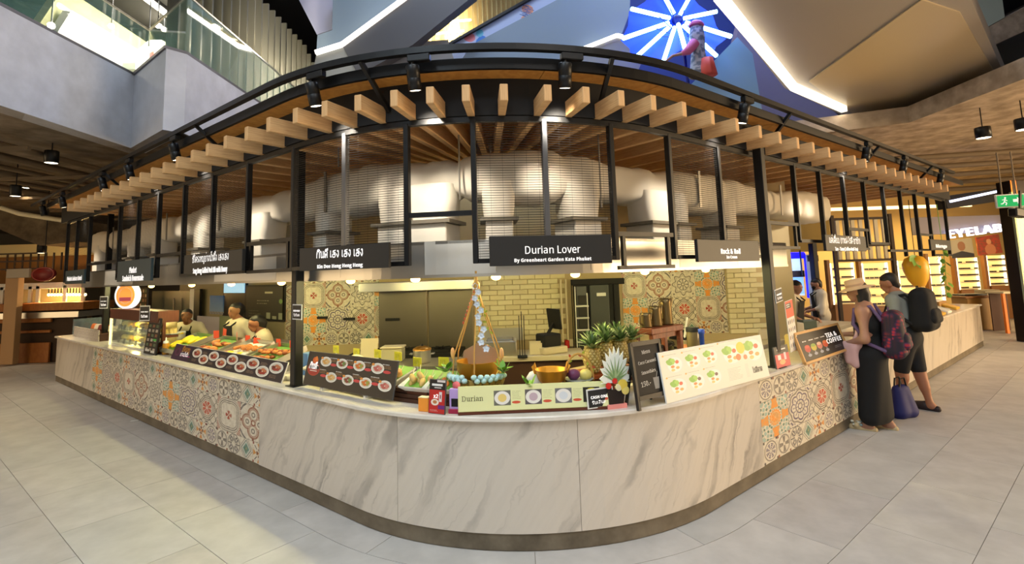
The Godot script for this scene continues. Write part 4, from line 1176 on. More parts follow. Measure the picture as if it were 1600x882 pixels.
	var old := mat("old_brass", Color(0.48, 0.41, 0.27), 0.35, 0.85)
	var names := ["small squat brass jug on the wooden stand", "middle-sized brass jug on the wooden stand", "tall dark brass coffee pot with a long spout on the wooden stand"]
	for k in 3:
		var h: float = [0.12, 0.17, 0.23][k]
		var r: float = [0.05, 0.058, 0.058][k]
		var j := thing("brass_jug", names[k], "jug", s.position + s.basis * (kt + Vector3([-0.17, -0.03, 0.13][k], 0.001, 0)), s.rotation.y, "old brass jugs")
		part(j, "body", MB.new().smooth().lathe([Vector2(0, 0), Vector2(r, 0), Vector2(r * 1.02, 0.01), Vector2(r * 0.86, h * 0.8), Vector2(r * 0.95, h), Vector2(r * 0.9, h), Vector2(r * 0.8, h * 0.8), Vector2(r * 0.9, 0.02), Vector2(0, 0.02)], 18), old)
		part(j, "spout", MB.new().smooth().tube([Vector3(r * 0.9, h * 0.35, 0), Vector3(r * 1.4, h * 0.7, 0), Vector3(r * 1.9, h * 1.0, 0)], [0.02, 0.012, 0.008], 8), old)
		part(j, "handle", MB.new().smooth().tube([Vector3(-r * 0.9, h * 0.9, 0), Vector3(-r * 1.6, h * 0.85, 0), Vector3(-r * 1.5, h * 0.3, 0), Vector3(-r * 0.95, h * 0.2, 0)], 0.008, 6), old)
	# things under and by the stand
	var tp := on_counter("flowered_teapot", "white teapot printed with red flowers under the wooden stand", "teapot", Vector3(1.302, TOP, 0.3))
	var fl := paint(64, 64, func(x, y): return Color(0.78, 0.24, 0.2) if Vector2(fmod(x, 16.0) - 8, fmod(y + (8 if int(x / 16.0) % 2 == 0 else 0), 16.0) - 8).length() < 4.4 else Color(0.92, 0.86, 0.78))
	part(tp, "body", MB.new().smooth().lathe([Vector2(0, 0.15), Vector2(0.04, 0.15), Vector2(0.066, 0.19), Vector2(0.066, 0.23), Vector2(0.04, 0.265), Vector2(0, 0.27)], 18), mat("flowered", Color.WHITE, 0.3, 0.0, fl))
	part(tp, "knob", MB.new().smooth().ball(Vector3(0, 0.28, 0), Vector3(0.014, 0.016, 0.014), 8, 5), mats.flowered)
	part(tp, "spout", MB.new().smooth().tube([Vector3(0.05, 0.19, 0), Vector3(0.09, 0.22, 0), Vector3(0.105, 0.255, 0)], [0.02, 0.013, 0.01], 8), mats.flowered)
	part(tp, "stand", MB.new().box(Vector3(0, 0.075, 0), Vector3(0.12, 0.15, 0.1)), wd)
	var pp := on_counter("herb_pot", "flowered cup planted with pale green leaves under the wooden stand", "plant pot", Vector3(1.574, TOP, 0.3))
	part(pp, "pot", MB.new().smooth().lathe([Vector2(0, 0.14), Vector2(0.04, 0.14), Vector2(0.05, 0.23), Vector2(0.04, 0.23), Vector2(0, 0.22)], 16), mats.flowered)
	part(pp, "stand", MB.new().box(Vector3(0, 0.07, 0), Vector3(0.1, 0.14, 0.1)), wd)
	for k in 9:
		part(pp, "leaf", leaf_mesh(0.07, 0.035), mat("herb", Color(0.60, 0.72, 0.40), 0.5), Vector3(0, 0.22, 0), Basis(Vector3.UP, k * 2.4) * Basis(Vector3.RIGHT, -0.5 - 0.08 * k))
	var dk := on_counter("dark_canister", "squat black canister beside the flowered teapot", "canister", Vector3(1.672, TOP, 0.6))
	part(dk, "body", MB.new().smooth().lathe([Vector2(0, 0), Vector2(0.08, 0), Vector2(0.08, 0.26), Vector2(0.075, 0.27), Vector2(0, 0.27)], 18), mat("canister", Color(0.2, 0.18, 0.15), 0.5))
	part(dk, "lid", MB.new().smooth().lathe([Vector2(0.083, 0.27), Vector2(0.083, 0.29), Vector2(0, 0.3)], 18), bk)
	var gj := on_counter("glass_dispenser", "tall glass dispenser jar with a black lid beside the wooden stand", "jar", Vector3(2.236, TOP, 0.55))
	part(gj, "jar", MB.new().smooth().lathe([Vector2(0, 0), Vector2(0.06, 0), Vector2(0.06, 0.36), Vector2(0.055, 0.37), Vector2(0, 0.37)], 18), mat("jar_tea", Color(0.45, 0.40, 0.27), 0.15))
	part(gj, "lid", MB.new().smooth().lathe([Vector2(0.064, 0.36), Vector2(0.064, 0.4), Vector2(0, 0.4)], 18), bk)
	# wall lining left of the kitchen, behind the pork and sandwich stalls
	left_rear()

func leaf_mesh(len: float, wide: float) -> ArrayMesh:
	var key := "leaf_%s_%s" % [len, wide]
	if not leaf_cache.has(key):
		var mb := MB.new().smooth()
		var mid := []
		var e := []
		for k in 5:
			var f := k / 4.0
			mid.append(Vector3(0, f * len, 0.25 * len * f * f))
			e.append(wide / 2 * sin(PI * (0.08 + 0.92 * f)))
		for k in 4:
			for s in [-1.0, 1.0]:
				var a: Vector3 = mid[k] + Vector3(s * e[k], 0, 0.15 * e[k])
				var b: Vector3 = mid[k + 1] + Vector3(s * e[k + 1], 0, 0.15 * e[k + 1])
				if s > 0: mb.quad(mid[k], a, b, mid[k + 1])
				else: mb.quad(a, mid[k], mid[k + 1], b)
		leaf_cache[key] = mb.mesh()
	return leaf_cache[key]
var leaf_cache := {}

# a flat upright panel on a line parallel to the left arm, given by two pixels' places there
func rear(a: Vector3, b: Vector3, deep := 0.04) -> MB:
	var p := K.v(a)
	var q := K.v(b)
	var x := Vector3(q.x - p.x, 0, q.z - p.z)
	var n := x.normalized().cross(Vector3.UP)
	var lo := minf(p.y, q.y)
	var hi := maxf(p.y, q.y)
	return MB.new().box((Vector3(p.x, (lo + hi) / 2, p.z) + Vector3(q.x, (lo + hi) / 2, q.z)) / 2 - n * deep / 2, Vector3(x.length(), hi - lo, deep), Basis(x.normalized(), Vector3.UP, n))

func left_rear():
	var tall := 1.95
	struct("wall_rear", MB.new().sweep(K, -12.6, -4.6, [Vector2(2.45, 0), Vector2(2.55, 0), Vector2(2.55, 3.2), Vector2(2.45, 3.2)]), mat("rear_wall", Color(0.62, 0.57, 0.46), 0.8), "beige rear wall behind the pork and sandwich stalls")
	var cur := thing("grey_cabinet", "row of tall grey-green cabinet doors behind the sandwich shelf", "cabinet", Vector3.ZERO)
	for q in [[Vector3(-14.432, 1.679, 2.4), Vector3(-13.455, -0.28, 2.4)], [Vector3(-13.647, 1.676, 2.4), Vector3(-12.703, -0.214, 2.4)], [Vector3(-12.87, 1.674, 2.4), Vector3(-12.163, -0.166, 2.4)], [Vector3(-12.312, 1.673, 2.4), Vector3(-11.611, -0.118, 2.4)]]:
		var dr := part(cur, "door", rear(q[0], q[1]), mat("cab_green", Color(0.33, 0.35, 0.30), 0.35))
		part(dr, "handle", rear(Vector3(q[1].x - 0.06, 1.2, 2.37), Vector3(q[1].x - 0.04, 1.5, 2.37), 0.02), mats.steel_dull)
	solo("white_pillar", rear(Vector3(-11.645, 1.718, 2.35), Vector3(-11.227, -0.076, 2.35), 0.08), mats.white, "narrow white pillar between the cabinets and the poster", "pillar")
	solo("black_mullion", rear(Vector3(-11.253, 1.718, 2.3), Vector3(-10.925, -0.041, 2.3), 0.06), mats.black, "black upright beside the narrow white pillar", "post")
	var ps := thing("city_poster", "tall poster of a blue city skyline on the rear wall", "poster", Vector3.ZERO)
	var sky := paint(48, 96, func(x, y):
		if y < 34: return Color(0.25, 0.45, 0.78).lerp(Color(0.5, 0.62, 0.8), y / 34.0)
		if y < 66: return Color(0.42, 0.44, 0.52) if (x * 7 + int(y / 9.0) * 5) % 11 > 4 else Color(0.68, 0.66, 0.66)
		return Color(0.85, 0.55, 0.25) if Vector2(x - 28, y - 82).length() < 11 else Color(0.5, 0.33, 0.3))
	part(ps, "sheet", rear(Vector3(-10.567, 1.568, 2.38), Vector3(-9.864, 1.159, 2.38), 0.02), mat("poster_city", Color.WHITE, 0.5, 0.0, sky, {"uv1_scale": Vector3(1.0 / 0.62, 1.0 / 1.0, 1)}))
	solo("low_partition", rear(Vector3(-9.924, 1.17, 1.9), Vector3(-8.528, -0.064, 1.9), 0.03), mat("lavender", Color(0.66, 0.63, 0.70), 0.35, 0.2), "low shiny lavender-grey partition behind the two cooks", "partition")
	solo("green_partition", rear(Vector3(-8.721, 1.206, 1.86), Vector3(-7.841, 0.016, 1.86), 0.03), mat("sage", Color(0.42, 0.44, 0.33), 0.5), "low sage green partition beside the lavender one", "partition")
	solo("dark_cabinet", rear(Vector3(-9.928, 1.818, 2.4), Vector3(-8.855, -0.189, 2.4), 0.1), mat("cab_dark", Color(0.09, 0.085, 0.075), 0.3), "tall black glossy cabinet behind the standing cook", "cabinet")
	solo("blue_screen", rear(Vector3(-9.725, 1.846, 2.33), Vector3(-8.773, 1.627, 2.33), 0.02), glow("sky_screen", Color(0.62, 0.82, 0.95), 0.7, Color(0.7, 0.85, 0.95)), "pale blue lit panel above the black cabinet", "screen")
	# chalk menu in a frame
	var im := Image.create(128, 128, false, Image.FORMAT_RGB8)
	im.fill(Color(0.16, 0.16, 0.12))
	rect(im, 60, 12, 24, 5, Color(0.8, 0.8, 0.7)); small_print(im, 36, 34, 40, 2, Color(0.6, 0.6, 0.5), 7, 2)
	for k in 3: rect(im, 66 + k * 18, 64 + (k % 2) * 8, 12, 26, Color(0.62, 0.64, 0.55))
	rect(im, 84, 98, 32, 22, Color(0.7, 0.7, 0.6)); disc(im, 108, 36, 5, 6, Color(0.45, 0.6, 0.3)); small_print(im, 10, 60, 40, 8, Color(0.42, 0.42, 0.33), 7, 2)
	var mn := thing("menu_screen", "dark framed drinks menu on the rear wall behind the third cook", "menu", Vector3.ZERO)
	part(mn, "frame", rear(Vector3(-8.77, 1.781, 2.35), Vector3(-7.118, 1.105, 2.35), 0.05), mats.black)
	part(mn, "sheet", rear(Vector3(-8.665, 1.742, 2.33), Vector3(-7.197, 1.139, 2.33), 0.02), mat("menu_dark", Color.WHITE, 0.4, 0.0, tex(im), {"uv1_scale": Vector3(1.0 / 1.66, 1.0 / 0.97, 1)}))
	var tw := thing("tiled_pier", "narrow pier of patterned tiles beside the framed drinks menu", "pier", Vector3.ZERO)
	part(tw, "core", rear(Vector3(-7.163, 1.835, 2.36), Vector3(-6.573, 0.061, 2.36), 0.1), mats.mortar)
	for k in 6:
		var y := 1.76 - k * 0.22
		part(tw, "tile", rear(Vector3(-7.089, y, 2.34), Vector3(-6.597, y - 0.215, 2.34), 0.02), mat("pier_%d" % (k % 3), Color.WHITE, 0.4, 0.0, mats["tile_" + ["lobes", "star", "ogee"][k % 3]].albedo_texture, {"uv1_scale": Vector3(1.7, 4.6, 1)}))
	# rear worktop behind the cooks
	var wt := thing("rear_bench", "steel rear bench behind the cooks of the pork stall", "worktop", Vector3.ZERO)
	part(wt, "body", MB.new().sweep(K, -7.6, -5.3, [Vector2(1.75, 0), Vector2(2.1, 0), Vector2(2.1, 0.8), Vector2(1.75, 0.8)]), mats.steel_dull)
	part(wt, "top", MB.new().sweep(K, -7.6, -5.3, [Vector2(1.72, 0.8), Vector2(2.12, 0.8), Vector2(2.12, 0.84), Vector2(1.72, 0.84)]), mats.steel)
	# lit menu column behind the sandwich sign
	var lm := Image.create(96, 128, false, Image.FORMAT_RGB8)
	lm.fill(Color(0.12, 0.1, 0.09))
	for r in 6:
		for c in 6: rect(lm, 8 + c * 14, 8 + r * 20, 8, 13, [Color(0.75, 0.7, 0.6), Color(0.5, 0.35, 0.25), Color(0.65, 0.5, 0.4), Color(0.35, 0.45, 0.35)][(r * 5 + c * 3) % 4])
	solo("price_list", rear(Vector3(-16.218, 1.776, 2.42), Vector3(-14.899, 1.168, 2.42), 0.03), mat("price_list", Color.WHITE, 0.5, 0.0, tex(lm), {"uv1_scale": Vector3(1.0 / 1.4, 1.0 / 0.85, 1)}), "dark price list with rows of drink pictures behind the round sign", "menu")

func bulkhead(called: String, label: String, pts: Array, m: Material, deep := 0.35) -> MeshInstance3D:
	return solo(called, MB.new().slab(pts, Vector3(0, 0, -deep)), m, label, "bulkhead", "", Vector3.ZERO)

# glowing strip light along a line of points, with soft lights beside it
func strip(label: String, pts: Array, w: float, e: float, c := Color(1, 0.97, 0.9), face := Vector3.DOWN, lit := 0.0):
	var o := thing("led_strip", label, "strip light", Vector3.ZERO)
	for k in pts.size() - 1:
		part(o, "tube", MB.new().bar(pts[k], pts[k + 1], w), glow("strip_%s_%s" % [e, c.b], c, e))
		if lit > 0.0:
			var mid: Vector3 = (pts[k] + pts[k + 1]) / 2 + face * (w * 0.5 + 0.03)
			var x: Vector3 = (pts[k + 1] - pts[k]).normalized()
			var z := -face
			var y := z.cross(x).normalized()
			lamp_area(o, mid, Vector2((pts[k + 1] - pts[k]).length(), w), c, lit, Basis(x, y, x.cross(y)))

func atrium():
	var T := mat("lav", Color(0.74, 0.74, 0.84), 0.6)
	var bl := mat("blue_grey", Color(0.55, 0.62, 0.68), 0.55)
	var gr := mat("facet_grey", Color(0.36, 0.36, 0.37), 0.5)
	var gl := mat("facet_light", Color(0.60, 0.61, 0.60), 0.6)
	var pb := mat("pale_blue", Color(0.58, 0.70, 0.76), 0.5)
	# high lights of the atrium, above the picture
	for p in [Vector3(-1.5, 12.7, -9.0), Vector3(5.0, 12.7, -11.0)]:
		ceiling_panel(p, Vector2(2.4, 2.4), Color(0.84, 0.90, 1.0), 34.0)
	# glass balustrade along the upper floor
	var gb := thing("glass_balustrade", "clear glass balustrade standing on the white upper floor edge", "balustrade", Vector3.ZERO)
	var foot := [Vector2(-6.85, 0.5), Vector2(-6.85, -9.36), Vector2(-5.38, -8.2), Vector2(-5.42, -17.5)]
	for k in 3:
		var a: Vector2 = foot[k]
		var b: Vector2 = foot[k + 1]
		var n := maxi(1, int(round(a.distance_to(b) / 1.9)))
		for i in n:
			var p := a.lerp(b, 1.0 * i / n) + (b - a).normalized() * 0.01
			var q := a.lerp(b, (i + 1.0) / n) - (b - a).normalized() * 0.01
			part(gb, "pane", MB.new().bar(Vector3(p.x, 6.2, p.y), Vector3(q.x, 6.2, q.y), 0.014, 1.0), glass("balustrade_glass", Color(0.62, 0.85, 0.78), 0.10))
		part(gb, "handrail", MB.new().bar(Vector3(a.x, 6.71, a.y), Vector3(b.x, 6.71, b.y), 0.03), mats.steel)
	# what is seen through it
	struct("ceiling_upper", MB.new().box(Vector3(-14.5, 9.0, -10), Vector3(15.2, 0.3, 30)), mat("upper_ceil", Color(0.13, 0.13, 0.12), 0.9))
	solo("lit_white_wall", MB.new().slab([Vector3(-9.6, 7.347, -10.46), Vector3(-9.6, 7.944, -10.736), Vector3(-9.6, 7.944, -12.99), Vector3(-9.6, 5.66, -14.6), Vector3(-9.6, 5.66, -10.0)], Vector3(-0.2, 0, 0)), mat("lit_wall", Color(0.94, 0.94, 0.92), 0.6), "brightly lit white wall panel on the upper floor behind the glass", "wall panel")
	var ww := thing("added_wall_lamp", "added long ceiling lamp brightening the white wall panel upstairs", "lamp", Vector3(-8.7, 8.78, -12.6))  # lamp added to make the white wall bright
	part(ww, "housing", MB.new().box(Vector3(0, 0.03, 0), Vector3(0.26, 0.1, 4.2)), mats.black)
	part(ww, "diffuser", MB.new().box(Vector3(0, -0.03, 0), Vector3(0.2, 0.02, 4.0)), glow("added_lamp_glow", Color(1, 0.98, 0.94), 3.0))
	lamp_area(ww, Vector3(0, -0.05, 0), Vector2(0.2, 4.0), Color(1, 0.98, 0.94), 16.0)
	solo("cream_upper_wall", MB.new().slab([Vector3(-9.9, 7.379, -10.306), Vector3(-9.9, 8.555, -10.84), Vector3(-9.9, 8.473, -13.985), Vector3(-9.9, 7.09, -13.813)], Vector3(-0.2, 0, 0)), mat("cream_wall", Color(0.72, 0.72, 0.52), 0.7), "cream wall behind the lit white panel upstairs", "wall panel")
	var cab := thing("upper_cabinet", "white cabinet with a red notice on the upper floor", "cabinet", Vector3.ZERO)
	part(cab, "body", MB.new().slab([Vector3(-8.4, 6.7, -11.095), Vector3(-8.4, 6.854, -11.105), Vector3(-8.4, 7.774, -11.892), Vector3(-8.4, 7.784, -12.267), Vector3(-8.4, 6.967, -11.898), Vector3(-8.4, 6.624, -11.592)], Vector3(-0.3, 0, 0)), mat("cab_white", Color(0.80, 0.86, 0.80), 0.5))
	part(cab, "notice", MB.new().slab([Vector3(-8.38, 7.084, -11.533), Vector3(-8.38, 7.266, -11.521), Vector3(-8.38, 7.364, -11.634), Vector3(-8.38, 7.179, -11.646)], Vector3(-0.02, 0, 0)), mats.red)
	var dl := [Vector3(-8, 6.437, -8.563), Vector3(-8.6, 7.478, -10.613), Vector3(-8.5, 7.408, -11.618), Vector3(-8.8, 8.368, -12.535), Vector3(-9.2, 8.678, -12.953), Vector3(-7.5, 7.407, -11.971), Vector3(-7.2, 7.128, -11.471)]
	for k in dl.size():
		var o := thing("upper_downlight", "added bright downlight on the upper floor lighting the fins", "downlight", dl[k], 0, "upper floor downlights")
		part(o, "lamp", MB.new().smooth().ball(Vector3.ZERO, Vector3(0.06, 0.06, 0.06), 10, 6), glow("down_w", Color(1, 0.98, 0.9), 10.0))
		part(o, "stem", MB.new().tube([Vector3(0, 0.05, 0), Vector3(0, 8.87 - dl[k].y, 0)], 0.012, 5), mats.black)
		lamp_omni(o, Vector3(0, 0, 0), Color(1, 0.95, 0.85), 0.7, 0.06)
	# tall metal fins with light lines between them
	var fn := thing("metal_fin_screen", "screen of tall vertical metal fins rising behind the glass", "fin screen", Vector3.ZERO)
	var lines := glow("fin_light", Color(1, 0.97, 0.88), 1.3)
	for k in 27:
		var z := -9.0 - k * 0.34
		var x := -6.15
		var hi := 8.9
		if k > 17: hi = 8.9 - (k - 17) * 0.13
		part(fn, "fin", MB.new().box(Vector3(x, (5.66 + hi) / 2, z), Vector3(0.22, hi - 5.66, 0.05)), mat("fin", Color(0.50, 0.49, 0.44), 0.35, 0.6))
		if k % 2 == 1 or k > 12: part(fn, "light_line", MB.new().box(Vector3(x - 0.14, 6.35 + 0.12 * (k % 3), z + 0.16), Vector3(0.02, 1.2, 0.03)), lines)
	for q in [[-7.5, -10.5, 7.4], [-7.5, -12.0, 7.7], [-7.3, -13.5, 7.1], [-7.2, -14.8, 7.6], [-7.4, -11.2, 8.1], [-7.6, -13.0, 8.2]]:  # extra downlights added to brighten the fins
		var o := thing("upper_downlight", "added bright downlight on the upper floor lighting the fins", "downlight", Vector3(q[0], q[2], q[1]), 0, "upper floor downlights")
		part(o, "lamp", MB.new().smooth().ball(Vector3.ZERO, Vector3(0.06, 0.06, 0.06), 10, 6), mats.down_w)
		part(o, "stem", MB.new().tube([Vector3(0, 0.05, 0), Vector3(0, 8.87 - q[2], 0)], 0.012, 5), mats.black)
		lamp_omni(o, Vector3(0, 0, 0), Color(1, 0.95, 0.85), 3.0, 0.06)
	struct("wall_upper", MB.new().box(Vector3(-11.2, 7.2, -19.5), Vector3(11.6, 3.4, 0.2)), mat("upper_wall", Color(0.22, 0.26, 0.30), 0.6))
	# folded bulkheads over the middle
	bulkhead("white_bulkhead", "pale lavender bulkhead block beside the metal fins", [Vector3(-5.623, 9.507, -13), Vector3(-4.625, 9.474, -13), Vector3(-4.626, 8.466, -13), Vector3(-5.043, 8.336, -13)], T, 1.2)
	bulkhead("blue_bulkhead", "blue-grey folded bulkhead above the first light strip", [Vector3(-4.483, 9.24, -12.6), Vector3(-2.401, 9.173, -12.6), Vector3(-4.209, 7.822, -12.6), Vector3(-4.898, 7.62, -12.6), Vector3(-4.871, 8.119, -12.6), Vector3(-4.492, 8.245, -12.6)], bl)
	strip("bent white light strip on the blue-grey bulkhead", [Vector3(-4.786, 7.495, -12.27), Vector3(-4.115, 7.691, -12.27), Vector3(-2.419, 8.949, -12.27)], 0.1, 2.2, Color(1, 0.97, 0.92), Vector3(0, 0, 1), 1.2)
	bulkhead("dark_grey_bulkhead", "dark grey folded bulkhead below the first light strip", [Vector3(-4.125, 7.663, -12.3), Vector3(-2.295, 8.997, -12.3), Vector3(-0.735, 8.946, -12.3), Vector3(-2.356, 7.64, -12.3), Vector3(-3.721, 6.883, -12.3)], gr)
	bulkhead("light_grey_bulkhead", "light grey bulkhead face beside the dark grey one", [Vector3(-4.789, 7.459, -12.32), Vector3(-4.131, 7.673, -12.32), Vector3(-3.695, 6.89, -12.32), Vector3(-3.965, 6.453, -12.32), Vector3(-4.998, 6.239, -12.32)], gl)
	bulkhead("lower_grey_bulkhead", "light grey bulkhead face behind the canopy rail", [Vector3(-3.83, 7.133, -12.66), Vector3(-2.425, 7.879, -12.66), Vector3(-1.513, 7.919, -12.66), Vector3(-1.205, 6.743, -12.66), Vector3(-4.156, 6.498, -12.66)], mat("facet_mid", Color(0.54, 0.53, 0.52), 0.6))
	# warm lattice
	var lt := thing("gold_lattice", "warm lit lattice of thin gold uprights between the bulkheads", "lattice", Vector3.ZERO)
	part(lt, "backing", MB.new().slab([Vector3(-3.381, 9.065, -16), Vector3(-1.145, 11.132, -16), Vector3(1.495, 11.047, -16), Vector3(-1.921, 9.019, -16)], Vector3(0, 0, -0.2)), mat("lattice_back", Color(0.78, 0.68, 0.46), 0.7))
	var la := Vector3(-2.923, 9.285, -15.8)
	for k in 24:
		part(lt, "upright", MB.new().box(la + Vector3(k * 0.155, 0.75, 0), Vector3(0.035, 2.6, 0.05)), mat("lattice_gold", Color(0.62, 0.56, 0.38), 0.4, 0.5))
	for q in [[Vector3(-2.142, 9.894, -15.6), Vector3(-1.116, 9.969, -15.6)], [Vector3(-2.25, 9.533, -15.6), Vector3(-1.349, 9.611, -15.6)], [Vector3(-2.72, 9.463, -15.6), Vector3(-2.516, 9.477, -15.6)]]:
		part(lt, "lamp_row", MB.new().bar(q[0], q[1], 0.05), glow("lattice_lamp", Color(1, 0.95, 0.8), 6.0))
		lamp_omni(lt, (q[0] + q[1]) / 2 + Vector3(0, 0, 0.1), Color(1, 0.92, 0.72), 4.0, 0.1)
	# mural band
	var mu := Image.create(256, 96, false, Image.FORMAT_RGB8)
	mu.fill(Color(0.72, 0.78, 0.92))
	for q in [[60, 66, 26, 10, Color(0.2, 0.42, 0.8)], [90, 52, 24, 9, Color(0.25, 0.5, 0.85)], [118, 44, 12, 6, Color(0.4, 0.72, 0.85)], [44, 80, 12, 9, Color(0.85, 0.75, 0.5)], [96, 30, 14, 10, Color(0.86, 0.5, 0.55)], [150, 22, 10, 9, Color(0.85, 0.6, 0.75)], [172, 16, 8, 8, Color(0.3, 0.5, 0.85)], [200, 30, 12, 4, Color(0.4, 0.6, 0.85)], [206, 14, 9, 9, Color(0.9, 0.62, 0.5)], [236, 10, 14, 10, Color(0.9, 0.6, 0.45)], [168, 36, 5, 5, Color(0.86, 0.4, 0.4)], [184, 34, 6, 4, Color(0.3, 0.6, 0.8)], [30, 60, 5, 8, Color(0.85, 0.4, 0.45)]]:
		disc(mu, q[0], q[1], q[2], q[3], q[4])
	for k in 7: disc(mu, 214 + k * 5, 8 + (k % 2) * 4, 1.6, 10, Color(0.3, 0.38, 0.6))
	bulkhead("mural_band", "white band with a colourful blue and pink mural behind the rail", [Vector3(-1.824, 7.8, -13.68), Vector3(-1.637, 8.296, -13.68), Vector3(0.878, 9.65, -13.68), Vector3(1.816, 9.619, -13.68), Vector3(1.627, 9.416, -13.68), Vector3(-1.013, 8.201, -13.68), Vector3(-1.29, 7.783, -13.68)], mat("mural", Color.WHITE, 0.6, 0.0, tex(mu), {"uv1_scale": Vector3(0.42, 0.62, 1)}), 0.15)
	bulkhead("mural_edge", "dark edge trim along the upper side of the mural", [Vector3(-1.658, 8.241, -13.56), Vector3(0.836, 9.62, -13.56), Vector3(0.979, 9.616, -13.56), Vector3(-1.588, 8.201, -13.56)], mats.black, 0.1)
	bulkhead("pale_blue_bulkhead", "large pale blue curved bulkhead above the durian sign", [Vector3(-1.256, 7.528, -13.3), Vector3(-0.985, 8.043, -13.3), Vector3(1.678, 9.406, -13.3), Vector3(3.43, 9.35, -13.3), Vector3(3.384, 8.835, -13.3), Vector3(3.144, 8.257, -13.3), Vector3(2.08, 7.819, -13.3), Vector3(1.921, 6.979, -13.3), Vector3(-0.223, 7.315, -13.3)], bl)
	strip("short bent white light strip below the pale blue bulkhead", [Vector3(2.063, 7.759, -13.07), Vector3(2.949, 8.088, -13.07), Vector3(3.94, 7.788, -13.07)], 0.09, 2.2, Color(1, 0.97, 0.92), Vector3(0, 0, 1), 1.0)
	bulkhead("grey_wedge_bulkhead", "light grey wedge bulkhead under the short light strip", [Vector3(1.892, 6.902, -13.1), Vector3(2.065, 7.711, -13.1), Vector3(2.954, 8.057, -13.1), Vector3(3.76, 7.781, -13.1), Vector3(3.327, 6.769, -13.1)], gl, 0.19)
	bulkhead("triangle_bulkhead", "pale blue triangular bulkhead right of the umbrella", [Vector3(4.164, 6.012, -11.6), Vector3(5.459, 7.256, -11.6), Vector3(5.789, 6.835, -11.6), Vector3(5.906, 5.341, -11.6)], pb)
	bulkhead("lavender_bulkhead", "lavender bulkhead beyond the pale blue triangle", [Vector3(6.316, 8.105, -13.5), Vector3(6.55, 8.839, -13.5), Vector3(7.87, 6.778, -13.5), Vector3(8.912, 5.848, -13.5), Vector3(8.825, 4.966, -13.5), Vector3(6.594, 5.036, -13.5)], mat("lav_dark", Color(0.52, 0.50, 0.62), 0.6))
	bulkhead("upper_back_panel", "deep blue back panel behind the lit umbrella", [Vector3(2.925, 7.494, -15.5), Vector3(3.796, 10.64, -15.5), Vector3(7.775, 10.512, -15.5), Vector3(8.12, 7.33, -15.5)], mat("deep_blue", Color(0.20, 0.28, 0.62), 0.7))
	umbrella()
	# right: folded soffit with its long light strip
	strip("long bent white light strip along the dark soffit", [Vector3(2.658, 5.235, -6.065), Vector3(5.456, 5.235, -9.475), Vector3(7.403, 5.235, -11.002)], 0.12, 2.0, Color(1, 0.95, 0.85), Vector3.DOWN, 0.8)
	struct("ceiling_soffit", MB.new().slab([Vector3(2.613, 5.32, -6.181), Vector3(5.447, 5.32, -9.77), Vector3(7.897, 5.32, -11.781), Vector3(12.083, 5.32, -15.803), Vector3(10.854, 5.32, -10.687), Vector3(5.562, 5.32, -5.916)], Vector3(0, 0.3, 0)), mat("soffit_grey", Color(0.68, 0.65, 0.62), 0.45), "grey folded soffit over the coffee stall")
	struct("ceiling_inset", MB.new().slab([Vector3(5.714, 5.3, -9.402), Vector3(7.876, 5.3, -11.476), Vector3(10.977, 5.3, -14.142), Vector3(10.464, 5.3, -10.44), Vector3(6.372, 5.3, -6.853), Vector3(5.527, 5.3, -6.466)], Vector3(0, 0.02, 0)), mat("soffit_gloss", Color(0.80, 0.73, 0.60), 0.32), "glossy dark inset panel in the soffit")
	bulkhead("white_corner_bulkhead", "white bulkhead block above the pendant lamps", [Vector3(10.141, 7.848, -11), Vector3(11.223, 7.813, -11), Vector3(11.22, 7.25, -11), Vector3(10.28, 6.768, -11)], mat("greenish", Color(0.76, 0.80, 0.74), 0.6), 0.8)
	bulkhead("brown_corner_bulkhead", "brown bulkhead edge under the white block", [Vector3(10.278, 6.753, -11), Vector3(11.218, 7.235, -11), Vector3(11.994, 7.635, -11), Vector3(11.909, 7.032, -11), Vector3(10.483, 6.448, -11)], mats.ceil_right, 0.8)

